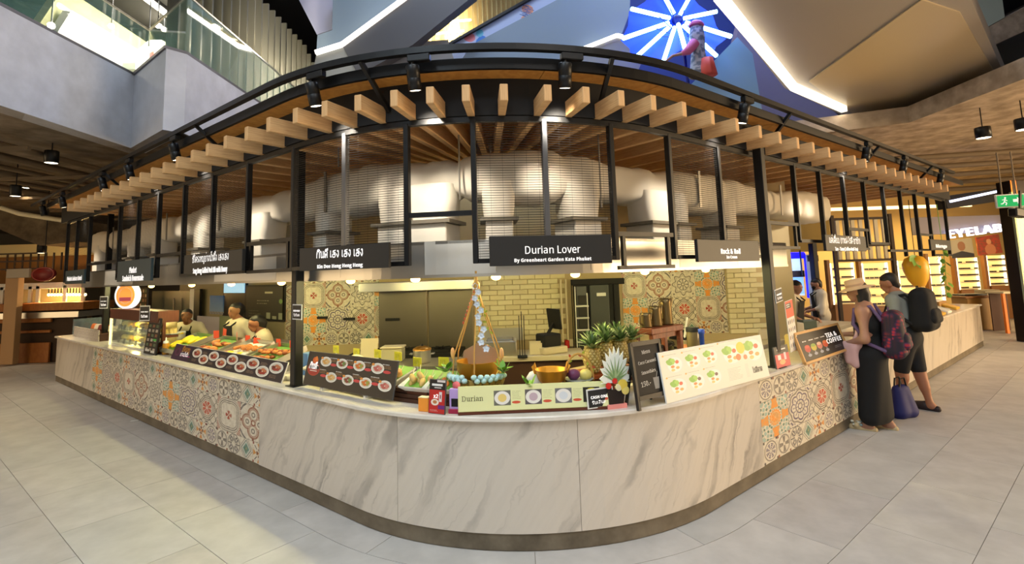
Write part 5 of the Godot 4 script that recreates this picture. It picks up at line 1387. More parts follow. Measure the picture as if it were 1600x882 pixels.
func umbrella():
	var c := Vector3(4.276, 8.034, -12.2)
	var o := thing("lit_umbrella", "large blue umbrella with glowing white tube ribs hanging in the atrium", "umbrella", c)
	var ends := [Vector3(2.951, 7.93, -11.4), Vector3(2.67, 7.122, -11.2), Vector3(2.906, 6.642, -11.2), Vector3(3.505, 6.426, -11.2), Vector3(3.948, 6.715, -10.9), Vector3(4.715, 6.601, -11.1), Vector3(5.126, 7.089, -11.2), Vector3(4.979, 7.855, -11.5), Vector3(4.65, 8.667, -12), Vector3(3.818, 8.794, -12)]
	var tm := glow("tube_blue", Color(0.62, 0.86, 1.0), 7.0)
	var cm := mat("umbrella_cloth", Color(0.20, 0.34, 0.90), 0.6)
	cm.backlight_enabled = true; cm.backlight = Color(0.2, 0.35, 0.9)
	for k in ends.size():
		var a: Vector3 = ends[k] - c
		var b: Vector3 = ends[(k + 1) % ends.size()] - c
		var up := Vector3(0, 0.06, -0.25)
		var mb := MB.new()
		var m0 := Vector3(0, 0, -0.1)
		mb.tri(m0, a + up, (a + b) * 0.47 + up); mb.tri(m0, (a + b) * 0.47 + up, b + up)
		mb.tri(m0 + Vector3(0, 0.015, -0.015), (a + b) * 0.47 + up + Vector3(0, 0.015, -0.015), a + up + Vector3(0, 0.015, -0.015)); mb.tri(m0 + Vector3(0, 0.015, -0.015), b + up + Vector3(0, 0.015, -0.015), (a + b) * 0.47 + up + Vector3(0, 0.015, -0.015))
		part(o, "cloth_gore", mb, cm)
		part(o, "rib_tube", MB.new().smooth().tube([a * 0.18, a], 0.05, 8), tm)
		part(o, "stay", MB.new().smooth().tube([Vector3(0, -0.55, 0.2), a * 0.45], 0.012, 5), mat("navy", Color(0.08, 0.1, 0.35), 0.5))
	part(o, "hub", MB.new().smooth().ball(Vector3.ZERO, Vector3(0.13, 0.13, 0.13), 14, 8), mats.navy)
	part(o, "shaft", MB.new().smooth().tube([Vector3(0, 0, 0), Vector3(0.05, -0.6, 0.15), Vector3(0.1, -1.9, 0.2)], 0.035, 8), mats.navy)
	lamp_omni(o, Vector3(0, -0.2, 1.2), Color(0.35, 0.5, 1.0), 4.0, 0.5)
	# costumed figure beside it
	var f := thing("parade_figure", "tall parade figure in a pink cap and long grey patterned robe under the umbrella", "figure", Vector3(4.276, 7.246, -11))
	var robe := paint(48, 96, func(x, y): return Color(0.42, 0.44, 0.50) if noise(0.14, 2, 3).get_noise_2d(x, y) > 0.0 else Color(0.68, 0.66, 0.70))
	part(f, "robe", MB.new().smooth().lathe([Vector2(0, 0.0), Vector2(0.14, -0.02), Vector2(0.17, -0.25), Vector2(0.15, -0.6), Vector2(0.2, -1.0), Vector2(0.24, -1.15), Vector2(0, -1.15)], 16), mat("robe", Color.WHITE, 0.7, 0.0, robe))
	part(f, "cap", MB.new().smooth().lathe([Vector2(0.16, 0.0), Vector2(0.17, 0.05), Vector2(0.12, 0.11), Vector2(0, 0.13)], 16), mat("pink", Color(0.86, 0.42, 0.62), 0.6), Vector3.ZERO, up_down(0, 0, -0.2))
	part(f, "skirt", MB.new().smooth().lathe([Vector2(0.0, -0.78), Vector2(0.13, -0.82), Vector2(0.2, -1.2), Vector2(0.0, -1.2)], 14), mat("coral", Color(0.86, 0.33, 0.28), 0.6), Vector3(0.12, 0, 0.16))
	part(f, "sleeve", MB.new().smooth().tube([Vector3(-0.1, -0.42, 0.1), Vector3(-0.28, -0.62, 0.14), Vector3(-0.42, -0.68, 0.14)], [0.12, 0.1, 0.05], 10), mats.pink)
	part(f, "arm", MB.new().smooth().tube([Vector3(-0.42, -0.68, 0.14), Vector3(-0.62, -0.72, 0.14), Vector3(-0.78, -0.84, 0.14)], [0.035, 0.03, 0.02], 8), mat("skin_figure", Color(0.72, 0.52, 0.46), 0.6))

func pendant(at: Vector3, top: float, label: String, e := 2.0, r := 0.1):
	var o := thing("pendant_lamp", label, "pendant lamp", at, 0, "black pendant lamps")
	part(o, "shade", MB.new().smooth().lathe([Vector2(0, 0.21), Vector2(r * 0.96, 0.21), Vector2(r, 0.2), Vector2(r, 0.0), Vector2(r * 0.9, 0.0), Vector2(r * 0.86, 0.05), Vector2(0, 0.06)], 18), mats.black)
	part(o, "lens", MB.new().smooth().lathe([Vector2(0, 0.003), Vector2(r * 0.88, 0.003)], 16), mats.lens)
	part(o, "cord", MB.new().tube([Vector3(0, 0.2, 0), Vector3(0, top - at.y, 0)], 0.01, 5), mats.black)
	lamp_spot(o, Vector3(0, -0.01, 0), Vector3.DOWN, Color(1, 0.9, 0.75), e, 48.0, 0.06)

func far_left():
	# ceiling: concrete beam, pipes, lamps
	struct("ceiling_beam", MB.new().slab([Vector3(-12.946, 3.86, -12.5), Vector3(-10.709, 3.474, -12.5), Vector3(-10.677, 2.952, -12.5), Vector3(-11.582, 2.886, -12.5), Vector3(-11.937, 3.022, -12.5), Vector3(-12.914, 3.462, -12.5)], Vector3(0, 0, -1.2)), mat("beam_concrete", Color(0.46, 0.40, 0.31), 0.9, 0.0, t_concrete, {"uv1_triplanar": true, "uv1_scale": Vector3(0.4, 0.4, 0.4)}), "rough concrete downstand beam over the neighbouring stall")
	var names := ["first", "second", "third", "fourth", "fifth", "sixth"]
	for k in 7:
		var x := -8.0 - k * 0.62
		solo("ceiling_pipe", MB.new().smooth().tube([Vector3(x, 4.12 - 0.03 * (k % 3), 4), Vector3(x, 4.12 - 0.03 * (k % 3), -20)], 0.05 + 0.02 * (k % 2), 8), mat("pipe", Color(0.44, 0.38, 0.30), 0.7), "long grey pipe running under the concrete ceiling", "pipe", "ceiling pipes")
	for k in 6:
		var z := -5.5 - k * 2.2
		solo("pipe_hanger", MB.new().bar(Vector3(-7.4, 4.0, z), Vector3(-13.0, 4.0, z), 0.06), mats.pipe, "flat steel hanger bar crossing under the ceiling pipes", "hanger", "pipe hangers")
	solo("white_conduit", MB.new().smooth().tube([Vector3(-11.086, 3.61, -11), Vector3(-10.686, 3.471, -11), Vector3(-9.59, 3.27, -11)], 0.05, 8), mats.cream, "cream conduit pipe in front of the concrete beam", "pipe")
	pendant(Vector3(-7.777, 3.951, -8.5), 4.3, "black pendant lamp hanging before the ceiling pipes above the neighbouring stall")
	pendant(Vector3(-9.326, 3.581, -9.5), 4.3, "small black pendant lamp on a long cord beside the pipe hangers", 2.0, 0.085)
	pendant(Vector3(-11.581, 4.23, -12), 4.3, "pale far pendant lamp near the concrete beam", 1.5, 0.1)
	pendant(Vector3(-11.983, 2.73, -13), 3.6, "pendant lamp over the red oval sign", 1.2, 0.1)
	# the neighbouring stall
	var wm := mat("stall_wood", Color(0.74, 0.58, 0.38), 0.6, 0.0, t_wood, {"uv1_scale": Vector3(0.5, 1, 1)})
	var st := thing("wooden_food_stall", "neighbouring food stall with a counter of horizontal wooden boards", "food stall", Vector3.ZERO)
	part(st, "core", block(Vector3(-14, 1.274, -13.1), Vector3(-11.132, -0.014, -13.1), 0.8), mat("stall_core", Color(0.22, 0.15, 0.09), 0.8))
	part(st, "ledge", block(Vector3(-13.803, 1.472, -12.9), Vector3(-10.754, 1.286, -12.9), 1.0), wm)
	part(st, "steel_edge", block(Vector3(-13.837, 1.249, -12.95), Vector3(-10.913, 1.098, -12.95), 0.8), mats.steel)
	for q in [[498, 505], [517, 521], [536, 566]]:
		part(st, "board", block(Vector3(-14.609, 9.615, -13) * Vector3(1, 0, 1) + Vector3(0, Vector3(-12.431, 1.076, -13).y - (q[0] - 500) * 0.01625, 0), Vector3(-11.642, 9.519, -13) * Vector3(1, 0, 1) + Vector3(0, Vector3(-12.431, 1.076, -13).y - (q[1] - 500) * 0.01625, 0), 0.06), wm)
	solo("stall_post", block(Vector3(-12.457, 2.164, -12.6), Vector3(-12.14, 0.04, -12.6), 0.16), mat("post_wood", Color(0.66, 0.52, 0.36), 0.6), "square pale wooden post of the neighbouring stall", "post")
	solo("white_name_board", block(Vector3(-12.355, 2.332, -12.5), Vector3(-11.793, 2.113, -12.5), 0.06), mat("board_grey", Color(0.62, 0.58, 0.52), 0.6), "pale blank name board on the neighbouring stall", "sign")
	var ov := thing("red_oval_sign", "dark red oval sign hanging over the neighbouring stall", "sign", Vector3(-11.364, 2.178, -12.4))
	part(ov, "plate", MB.new().smooth().lathe([Vector2(0, 0), Vector2(0.29, 0), Vector2(0.29, -0.05), Vector2(0, -0.05)], 24, Transform3D(Basis(Vector3.RIGHT, PI / 2), Vector3.ZERO), Vector2(1.0, 0.6)), mat("oval_red", Color(0.45, 0.07, 0.05), 0.5))
	part(ov, "rod", MB.new().tube([Vector3(0, 0.15, -0.02), Vector3(0, 2.3, -0.02)], 0.01, 5), mats.black)
	part(ov, "ring", MB.new().smooth().lathe([Vector2(0.25, 0.004), Vector2(0.27, 0.004)], 24, Transform3D(Basis(Vector3.RIGHT, PI / 2), Vector3.ZERO), Vector2(1.0, 0.6)), mat("oval_line", Color(0.58, 0.16, 0.1), 0.5))
	# lit shelves behind it
	var sh := thing("lit_back_shelf", "brightly lit back shelf of the neighbouring stall with small goods", "shelf", Vector3.ZERO)
	part(sh, "back_panel", block(Vector3(-15.239, 1.959, -14.2), Vector3(-11.84, 1.264, -14.2), 0.05), mat("shelf_back", Color(0.88, 0.78, 0.56), 0.6))
	part(sh, "top_rail", block(Vector3(-14.598, 1.988, -13.6), Vector3(-11.372, 1.823, -13.6), 0.06), mats.white)
	for x in [-40, 0, 26, 44, 56, 98, 126]:
		part(sh, "upright", block(Vector3(-13.576, 1.907, -13.6) + Vector3((x) * 0.017, 0, 0), Vector3(-13.48, 1.32, -13.6) + Vector3(x * 0.017, 0, 0), 0.05), mats.white)
	var goods := [Color(0.8, 0.2, 0.15), Color(0.9, 0.85, 0.7), Color(0.3, 0.4, 0.75), Color(0.85, 0.6, 0.3), Color(0.75, 0.7, 0.65), Color(0.35, 0.25, 0.15)]
	for k in 12:
		var x := -12.9 + k * 0.085 * 1.9
		solo("shelf_jar", MB.new().smooth().lathe([Vector2(0, 0), Vector2(0.06, 0), Vector2(0.06, 0.13 + 0.05 * (k % 3)), Vector2(0.04, 0.17 + 0.05 * (k % 3)), Vector2(0, 0.17 + 0.05 * (k % 3))], 10), mat("goods_%d" % (k % 6), goods[k % 6], 0.5), ["red", "cream", "blue", "amber", "grey", "brown"][k % 6] + " jar standing on the neighbouring stall's ledge", "jar", "jars on the neighbouring stall", Vector3(x, 0.985, -13.45 - 0.1 * (k % 2)))
	for k in 13:
		var p := Vector3(-12.301, 1.666, -13.63) + Vector3(k * 0.081, -0.002 * k, 0)
		var o := thing("bare_bulb", "bare glowing bulb in the row over the neighbouring stall", "bulb", p, 0, "row of bare bulbs")
		part(o, "bulb", MB.new().smooth().ball(Vector3.ZERO, Vector3(0.033, 0.04, 0.033), 10, 6), glow("bulb_row", Color(1, 0.86, 0.55), 5.0))
		part(o, "socket", MB.new().tube([Vector3(0, 0.035, 0), Vector3(0, 0.2, 0)], 0.013, 6), mats.black)
		if k % 4 == 1: lamp_omni(o, Vector3(0, 0, 0.0), Color(1, 0.8, 0.5), 0.9, 0.04)
	# open lattice above it
	var la := thing("stall_lattice", "open lattice of thin dark bars above the neighbouring stall", "lattice", Vector3.ZERO)
	for y in [394, 406, 418]: part(la, "bar", MB.new().bar(Vector3(-13.607, 9.695, -13.2) * Vector3(1, 0, 1) + Vector3(0, 2.75 - (y - 394) * 0.0165, 0), Vector3(-12.031, 9.644, -13.2) * Vector3(1, 0, 1) + Vector3(0, 2.75 - (y - 394) * 0.0165, 0), 0.035), mat("bar_brown", Color(0.2, 0.13, 0.07), 0.6))
	for k in 8: part(la, "bar", MB.new().bar(Vector3(Vector3(-13.04, 2.704, -13.2).x + k * 0.2, 2.75, -13.2), Vector3(Vector3(-13.04, 2.704, -13.2).x + k * 0.2, 2.3, -13.2), 0.03), mats.bar_brown)
	solo("cream_band", block(Vector3(-16.199, 3.144, -15), Vector3(-12.413, 2.785, -15), 0.2), mat("cream_band", Color(0.88, 0.82, 0.62), 0.7), "cream band behind the open lattice", "ceiling band")
	solo("brown_backdrop", block(Vector3(-16.779, 2.963, -15.2), Vector3(-12.331, 1.809, -15.2), 0.2), mat("backdrop", Color(0.55, 0.38, 0.19), 0.8), "brown wood backdrop wall behind the neighbouring stall", "backdrop")
	solo("paper_scrap", MB.new().box(Vector3.ZERO, Vector3(0.09, 0.002, 0.05)), mats.white, "small scrap of white paper lying on the floor by the plinth", "paper", "", Vector3(-5.263, 0, -7.267) + Vector3(0, 0.002, 0), 0.4)

func far_right():
	# pendants and exit sign
	pendant(Vector3(9.064, 4.154, -9.6), 4.75, "black pendant lamp hanging under the brown ceiling near the exit sign", 2.0, 0.125)
	pendant(Vector3(9.444, 4.191, -9.2), 4.75, "tilted black pendant lamp at the edge of the brown ceiling", 2.0, 0.125)
	var ex := thing("exit_sign", "green exit sign with a running man and white arrow", "exit sign", Vector3(9.02, 2.887, -9.2), -0.35)
	part(ex, "frame", MB.new().cbox(Vector3(0, 0, -0.02), Vector3(0.42, 0.24, 0.05), 0.008), mats.white)
	part(ex, "panel", MB.new().box(Vector3(0, 0, 0.008), Vector3(0.38, 0.2, 0.01)), glow("exit_green", Color(0.05, 0.62, 0.32), 0.9, Color(0.1, 0.6, 0.35)))
	var wh: Material = mats.sign_white
	part(ex, "arrow", MB.new().prism(PackedVector2Array([Vector2(0.03, -0.025), Vector2(0.09, -0.025), Vector2(0.09, -0.06), Vector2(0.15, 0), Vector2(0.09, 0.06), Vector2(0.09, 0.025), Vector2(0.03, 0.025)]), 0.004, Transform3D(Basis.IDENTITY, Vector3(0, 0, 0.018))), wh)
	part(ex, "running_man", MB.new().smooth().ball(Vector3(-0.08, 0.055, 0.016), Vector3(0.016, 0.016, 0.003), 8, 4).tube([Vector3(-0.085, 0.035, 0.016), Vector3(-0.095, -0.01, 0.016), Vector3(-0.065, -0.04, 0.016), Vector3(-0.08, -0.075, 0.016)], 0.009, 5).tube([Vector3(-0.095, -0.01, 0.016), Vector3(-0.12, -0.045, 0.016), Vector3(-0.15, -0.05, 0.016)], 0.009, 5).tube([Vector3(-0.055, 0.0, 0.016), Vector3(-0.085, 0.03, 0.016), Vector3(-0.125, 0.02, 0.016)], 0.007, 5), wh)
	part(ex, "rod", MB.new().tube([Vector3(0.1, 0.12, -0.02), Vector3(0.1, 0.9, -0.02)], 0.012, 6), mats.pipe)
	part(ex, "rod", MB.new().tube([Vector3(-0.1, 0.12, -0.02), Vector3(-0.1, 0.9, -0.02)], 0.012, 6), mats.pipe)
	var cm := thing("security_camera", "black boxy camera under the exit sign", "camera", Vector3(9.018, 2.653, -9.1))
	part(cm, "body", MB.new().cbox(Vector3.ZERO, Vector3(0.3, 0.16, 0.14), 0.02, up_down(0.3, 0, -0.1)), mats.black)
	part(cm, "bracket", MB.new().bar(Vector3(0.05, 0.05, 0), Vector3(0.1, 0.4, 0), 0.03), mats.black)
	for k in 5:
		solo("ceiling_pipe", MB.new().smooth().tube([Vector3(7.6, 4.5 - 0.1 * k, -13.5 - 1.1 * k), Vector3(18, 4.5 - 0.1 * k, -11.5 - 0.9 * k)], 0.07, 8), mats.pipe, "brown pipe crossing under the ceiling before the optician's shop", "pipe", "pipes by the optician's shop")
	solo("dark_bulkhead_strip", MB.new().bar(Vector3(11.805, 3.416, -14), Vector3(14.491, 3.725, -14), 0.35), mats.black_matt, "dark bulkhead over the optician's shop front", "bulkhead")
	strip("bluish light strip over the optician's shop front", [Vector3(11.643, 3.403, -13.5), Vector3(12.949, 3.638, -13.5)], 0.06, 3.0, Color(0.75, 0.82, 1.0))
	# optician's shop
	var Z := 17.0
	struct("wall_shop", MB.new().box(Vector3(16.0, 2.4, -19.2), Vector3(13.5, 5.0, 0.2)), mat("shop_wall", Color(0.82, 0.72, 0.50), 0.7), "warm back wall of the optician's shop")
	var hd := thing("shop_header", "lavender shop front header with white lit letters", "shop sign", Vector3.ZERO)
	part(hd, "panel", block(Vector3(12.322, 3.186, -15.6), Vector3(15.592, 2.771, -15.6) - Vector3(0, 0.12, 0), 0.2), mat("header_lav", Color(0.58, 0.56, 0.62), 0.5))
	letters(hd, "EYELAB", glow("shop_letters", Color(0.95, 0.95, 1.0), 2.2), Vector3(13.963, 2.793, -15.5), 1.66, true, false, Basis(Vector3.BACK, 0.10), 0.05, 0.26)
	var shelf_glow := glow("case_back", Color(1.0, 0.84, 0.50), 0.75, Color(0.95, 0.85, 0.6))
	var tubes := glow("case_tube", Color(1.0, 0.94, 0.78), 3.2)
	var wood := mat("shop_wood", Color(0.55, 0.36, 0.16), 0.5)
	var cases := [[Vector3(9.127, 1.867, -15), Vector3(9.864, 0.684, -15)], [Vector3(10.172, 1.839, -15.2), Vector3(10.997, 0.583, -15.2)], [Vector3(11.364, 1.883, -15.4), Vector3(12.083, 0.5, -15.4)], [Vector3(12.632, 1.972, -15.8), Vector3(13.051, 0.407, -15.8)], [Vector3(13.981, 1.909, -16.4), Vector3(14.71, 0.917, -16.4)], [Vector3(14.947, 1.961, -16.4), Vector3(15.574, 1.011, -16.4)]]
	var says := ["lit shelf case behind the white-shirted server", "lit shelf case behind the woman in the straw hat", "lit shelf case behind the man's head", "lit shelf case behind the mango balloon", "tall lit case of spectacles under the man's portrait", "tall lit case of spectacles under the red poster"]
	var specs := MB.new().box(Vector3(-0.028, 0.025, 0), Vector3(0.05, 0.045, 0.03)).box(Vector3(0.028, 0.025, 0), Vector3(0.05, 0.045, 0.03)).box(Vector3(0, 0.035, 0), Vector3(0.03, 0.01, 0.012)).mesh()
	for k in cases.size():
		var a: Vector3 = cases[k][0]
		var b: Vector3 = cases[k][1]
		var o := thing("display_case", says[k], "display case", Vector3.ZERO, 0, "lit display cases of the optician's shop")
		part(o, "back", block(a, b, 0.05), shelf_glow)
		var w := b.x - a.x
		var h := a.y - b.y
		for e in [0.0, 1.0]: part(o, "tube", MB.new().box(Vector3(a.x + w * (0.06 + 0.88 * e), b.y + h / 2, a.z + 0.06), Vector3(0.05, h, 0.05)), tubes)
		part(o, "post", MB.new().box(Vector3(a.x - 0.04, b.y + h / 2, a.z + 0.06), Vector3(0.08, h + 0.2, 0.14)), wood)
		part(o, "base", MB.new().box(Vector3(a.x + w / 2, b.y / 2, a.z + 0.05), Vector3(w, b.y, 0.3)), wood)
		for r in 5: part(o, "shelf", MB.new().box(Vector3(a.x + w / 2, b.y + h * (r + 0.15) / 5.0, a.z + 0.08), Vector3(w * 0.8, 0.025, 0.14)), mats.cream)
		for r in 5:
			for c in 5:
				if (r * 3 + c * 5 + k) % 7 == 0: continue
				var p := Vector3(a.x + w * (0.17 + 0.165 * c), b.y + h * (r + 0.15) / 5.0 + 0.04, a.z + 0.12)
				solo("spectacles", specs, mats.black if (r + c) % 3 else mats.desk_brown, "dark spectacles on the " + says[k], "spectacles", "spectacles in the lit cases", p - Vector3(0, 0.026, 0))
	lamp_area(hd, Vector3(13.0, 3.6, -17.2), Vector2(5.0, 1.0), Color(1.0, 0.84, 0.55), 26.0)
	strip("warm light trough in the ceiling of the optician's shop", [Vector3(10.5, 3.68, -17.2), Vector3(15.5, 3.68, -17.2)], 0.1, 3.0, Color(1.0, 0.85, 0.55))
	var sl := thing("slatted_partition", "open partition of pale slats and dark bars between the coffee stall and the shop", "partition", Vector3.ZERO)
	for k in 7: part(sl, "slat", MB.new().box(Vector3(8.45 + k * 0.2, 2.45, -13.3), Vector3(0.09, 1.1, 0.05)), mats.cream)
	for y in [1.92, 2.3, 3.0]: part(sl, "bar", MB.new().box(Vector3(9.05, y, -13.26), Vector3(1.5, 0.06, 0.05)), mats.bar_brown)
	for x in [8.3, 9.8]: part(sl, "post", MB.new().box(Vector3(x, 1.55, -13.26), Vector3(0.08, 3.1, 0.08)), mats.bar_brown)
	# posters
	var p1 := paint(64, 64, func(x, y):
		if Vector2((x - 30) / 11.0, (y - 26) / 15.0).length() < 1.0: return Color(0.62, 0.42, 0.26)
		if y > 42 - absf(x - 30) * -0.3: return Color(0.12, 0.12, 0.14)
		return Color(0.72, 0.68, 0.55))
	var p2 := paint(64, 64, func(x, y):
		if Vector2((x - 34) / 7.0, (y - 20) / 9.0).length() < 1.0: return Color(0.85, 0.6, 0.42)
		if Vector2((x - 34) / 15.0, (y - 48) / 20.0).length() < 1.0: return Color(0.80, 0.50, 0.32)
		return Color(0.72, 0.22, 0.10).lerp(Color(0.5, 0.28, 0.14), clampf(noise(0.09, 2, 4).get_noise_2d(x, y) + 0.4, 0, 1)))
	solo("portrait_poster", MB.new().slab([Vector3(13.811, 1.909, -16.2), Vector3(14.518, 1.927, -16.2), Vector3(14.495, 2.534, -16.2), Vector3(13.8, 2.474, -16.2)], Vector3(0, 0, -0.04)), mat("poster_man", Color.WHITE, 0.5, 0.0, p1, {"uv1_scale": Vector3(1.4, -1.6, 1)}), "poster of a man in dark glasses above a spectacles case", "poster")
	solo("red_poster", MB.new().slab([Vector3(14.664, 1.963, -16.2), Vector3(15.42, 2.041, -16.2), Vector3(15.357, 2.629, -16.2), Vector3(14.638, 2.549, -16.2)], Vector3(0, 0, -0.04)), mat("poster_red", Color.WHITE, 0.5, 0.0, p2, {"uv1_scale": Vector3(1.35, -1.7, 1)}), "poster of a woman on a deep red ground above a spectacles case", "poster")
	# shop furniture
	var tb := thing("display_table", "low display table with dark spectacles trays in the optician's shop", "table", Vector3(12.275, 0.465, -14) * Vector3(1, 0, 1))
	part(tb, "top", MB.new().cbox(Vector3(0, 0.86, 0), Vector3(0.75, 0.06, 0.6), 0.01), wood)
	part(tb, "body", MB.new().cbox(Vector3(0, 0.42, 0), Vector3(0.6, 0.84, 0.5), 0.01), mat("gold_wood", Color(0.62, 0.46, 0.2), 0.5))
	part(tb, "tray", MB.new().cbox(Vector3(0, 0.91, 0), Vector3(0.6, 0.05, 0.4), 0.01), mats.black)
	var o2 := thing("orange_desk", "orange legged desk in the optician's shop", "desk", Vector3(12.451, 0.79, -13.2) * Vector3(1, 0, 1))
	part(o2, "top", MB.new().cbox(Vector3(0, 1.0, 0), Vector3(0.5, 0.05, 0.5), 0.01), mats.cream)
	for x in [-0.22, 0.22]: part(o2, "leg", MB.new().box(Vector3(x, 0.49, 0.2), Vector3(0.06, 0.98, 0.06)), mat("orange", Color(0.92, 0.48, 0.1), 0.5))
	part(o2, "back", MB.new().box(Vector3(0.02, 0.5, -0.2), Vector3(0.44, 0.96, 0.03)), mats.desk_brown)
	solo("grey_planter", MB.new().cbox(Vector3(0, 0.5, 0), Vector3(0.4, 1.0, 0.4), 0.02), mat("stone_grey", Color(0.58, 0.54, 0.44), 0.7), "grey stone plinth block between the two shop tables", "plinth", "", Vector3(13.305, 0.55, -14.6) * Vector3(1, 0, 1))
	var pr := thing("bronze_pillar", "dark bronze shop front pillar with copper edge lines", "pillar", Vector3(11.41, 0.482, -11.6) * Vector3(1, 0, 1))
	part(pr, "shaft", MB.new().cbox(Vector3(0, 1.8, 0), Vector3(0.34, 3.6, 0.34), 0.01), mat("bronze", Color(0.12, 0.07, 0.04), 0.3, 0.4))
	for x in [-0.15, -0.05]: part(pr, "edge_line", MB.new().box(Vector3(x, 1.8, 0.175), Vector3(0.03, 3.6, 0.012)), mat("copper", Color(0.75, 0.45, 0.2), 0.3, 0.8))
	var gs := thing("glass_screen", "tall greenish glass screen panels beside the bronze pillar", "glass screen", Vector3(10.473, 0.995, -10.4) * Vector3(1, 0, 1))
	for k in 3:
		part(gs, "pane", MB.new().box(Vector3(k * 0.3 - 0.1, 1.6, 0), Vector3(0.27, 2.9, 0.02)), glass("screen_glass", Color(0.55, 0.68, 0.60), 0.45))
		part(gs, "mullion", MB.new().box(Vector3(k * 0.3 - 0.25, 1.6, 0), Vector3(0.03, 3.2, 0.05)), mat("mullion_green", Color(0.6, 0.62, 0.45), 0.4, 0.5))
	# blue-lit shop behind the coffee stall
	var bs := thing("blue_shop_window", "shop window framed in deep blue light behind the coffee stall", "shop window", Vector3.ZERO)
	var bluef := glow("blue_frame", Color(0.08, 0.04, 0.95), 1.6, Color(0.1, 0.1, 0.7))
	part(bs, "blue_band", block(Vector3(6.771, 2.197, -14), Vector3(7.942, 2.022, -14), 0.1), bluef)
	part(bs, "blue_post", block(Vector3(7.954, 2.161, -14), Vector3(7.964, 0.953, -14), 0.1), bluef)
	var sc := Image.create(128, 96, false, Image.FORMAT_RGB8)
	sc.fill(Color(0.62, 0.80, 0.92))
	rect(sc, 0, 0, 128, 38, Color(0.86, 0.90, 0.85)); rect(sc, 8, 18, 60, 12, Color(0.15, 0.3, 0.85)); small_print(sc, 8, 44, 70, 6, Color(0.72, 0.35, 0.45), 6, 3); small_print(sc, 8, 82, 100, 3, Color(0.4, 0.55, 0.75), 5, 2)
	part(bs, "window", block(Vector3(6.808, 2.06, -14.1), Vector3(7.906, 1.019, -14.1), 0.05), glow("blue_window", Color(0.85, 0.92, 1.0), 0.85, Color.WHITE, tex(sc)))
	mats.blue_window.uv1_scale = Vector3(0.83, 1.0, 1)
	part(bs, "black_beam", block(Vector3(7.285, 1.695, -13.9), Vector3(7.839, 1.524, -13.9), 0.1), mats.black)
	for x in [1201, 1228, 1251]: part(bs, "mullion", block(Vector3(7.359, 2.242, -13.85) + Vector3((x - 1228) * 0.0175, 0, 0), Vector3(7.333, 1.557, -13.85) + Vector3((x - 1228) * 0.0175, 0, 0), 0.05), mats.black)
	lamp_area(bs, Vector3(7.067, 1.6, -13.5), Vector2(1.0, 0.9), Color(0.5, 0.6, 1.0), 3.0, Basis.IDENTITY)
	solo("cream_pier", block(Vector3(7.9, 2.117, -13.7), Vector3(8.105, -0.181, -13.7), 0.2), mat("cream_pier", Color(0.66, 0.60, 0.46), 0.7), "cream pier between the blue window and the lit cases", "pier")
	solo("dark_pier", block(Vector3(7.405, 2.368, -12.5), Vector3(7.301, -0.03, -12.5), 0.2), mats.black, "black pier before the lit shelf cases", "pier")
	var tv := thing("grey_door_sign", "small dark sign with white lettering on the cream pier", "sign", Vector3(7.964, 2.012, -13.68))
	part(tv, "plate", MB.new().box(Vector3.ZERO, Vector3(0.28, 0.16, 0.04)), mats.black)
	letters(tv, "ROOM", mats.sign_white, Vector3(0, 0.0, 0.021), 0.2)
	solo("yellow_ceiling_band", block(Vector3(7.522, 3.173, -15), Vector3(9.313, 2.234, -15), 0.3), mat("ochre", Color(0.62, 0.52, 0.26), 0.8), "ochre ceiling band behind the coffee stall", "ceiling band")
	solo("green_crate", MB.new().cbox(Vector3(0, 0.2, 0), Vector3(0.5, 0.34, 0.4), 0.02), mat("crate_green", Color(0.14, 0.40, 0.08), 0.6), "green crate on the rear counter of the coffee stall", "crate", "", K.at(7.2, 1.08, 2.85))
	# rear counter of the coffee stall
	var rc := thing("coffee_rear_counter", "white topped rear counter of the coffee stall", "counter", Vector3.ZERO)
	part(rc, "body", MB.new().sweep(K, 5.0, 9.0, [Vector2(2.6, 0), Vector2(3.1, 0), Vector2(3.1, 1.03), Vector2(2.6, 1.03)]), mat("terracotta", Color(0.55, 0.28, 0.18), 0.7))
	part(rc, "top", MB.new().sweep(K, 4.95, 9.05, [Vector2(2.55, 1.03), Vector2(3.15, 1.03), Vector2(3.15, 1.08), Vector2(2.55, 1.08)]), mats.cream)
	solo("inner_shelf", MB.new().sweep(K, 4.4, 8.0, [Vector2(0.9, 0.0), Vector2(1.5, 0.0), Vector2(1.5, 0.84), Vector2(0.9, 0.84)]), mats.cream, "cream inner shelf cabinet behind the tea and coffee board", "cabinet")

# an upright printed board standing on the countertop between two places, leaning back a little
func stand_board(called: String, label: String, cat: String, a: Vector3, b: Vector3, h: float, lean: float, m: Material, edge: Material, thick := 0.012) -> Node3D:
	var p := K.v(a)
	var q := K.v(b)
	var x := (q - p) * Vector3(1, 0, 1)
	var w := x.length()
	x = x.normalized()
	var z := x.cross(Vector3.UP)
	var o := thing(called, label, cat, (p + q) / 2, atan2(z.x, z.z))
	var r := Basis(Vector3.RIGHT, -lean)
	part(o, "board", MB.new().cbox(r * Vector3(0, h / 2, -thick / 2), Vector3(w, h, thick), 0.002, r), edge)
	var mb := MB.new()
	var e := 0.004
	mb.quad(r * Vector3(-w / 2 + e, e, 0.0015), r * Vector3(w / 2 - e, e, 0.0015), r * Vector3(w / 2 - e, h - e, 0.0015), r * Vector3(-w / 2 + e, h - e, 0.0015))
	part(o, "print", mb, m)
	o.set_meta("w", w)
	return o

func print_mat(key: String, img: Image, rough := 0.45) -> StandardMaterial3D:
	return mat("print_" + key, Color.WHITE, rough, 0.0, tex(img))

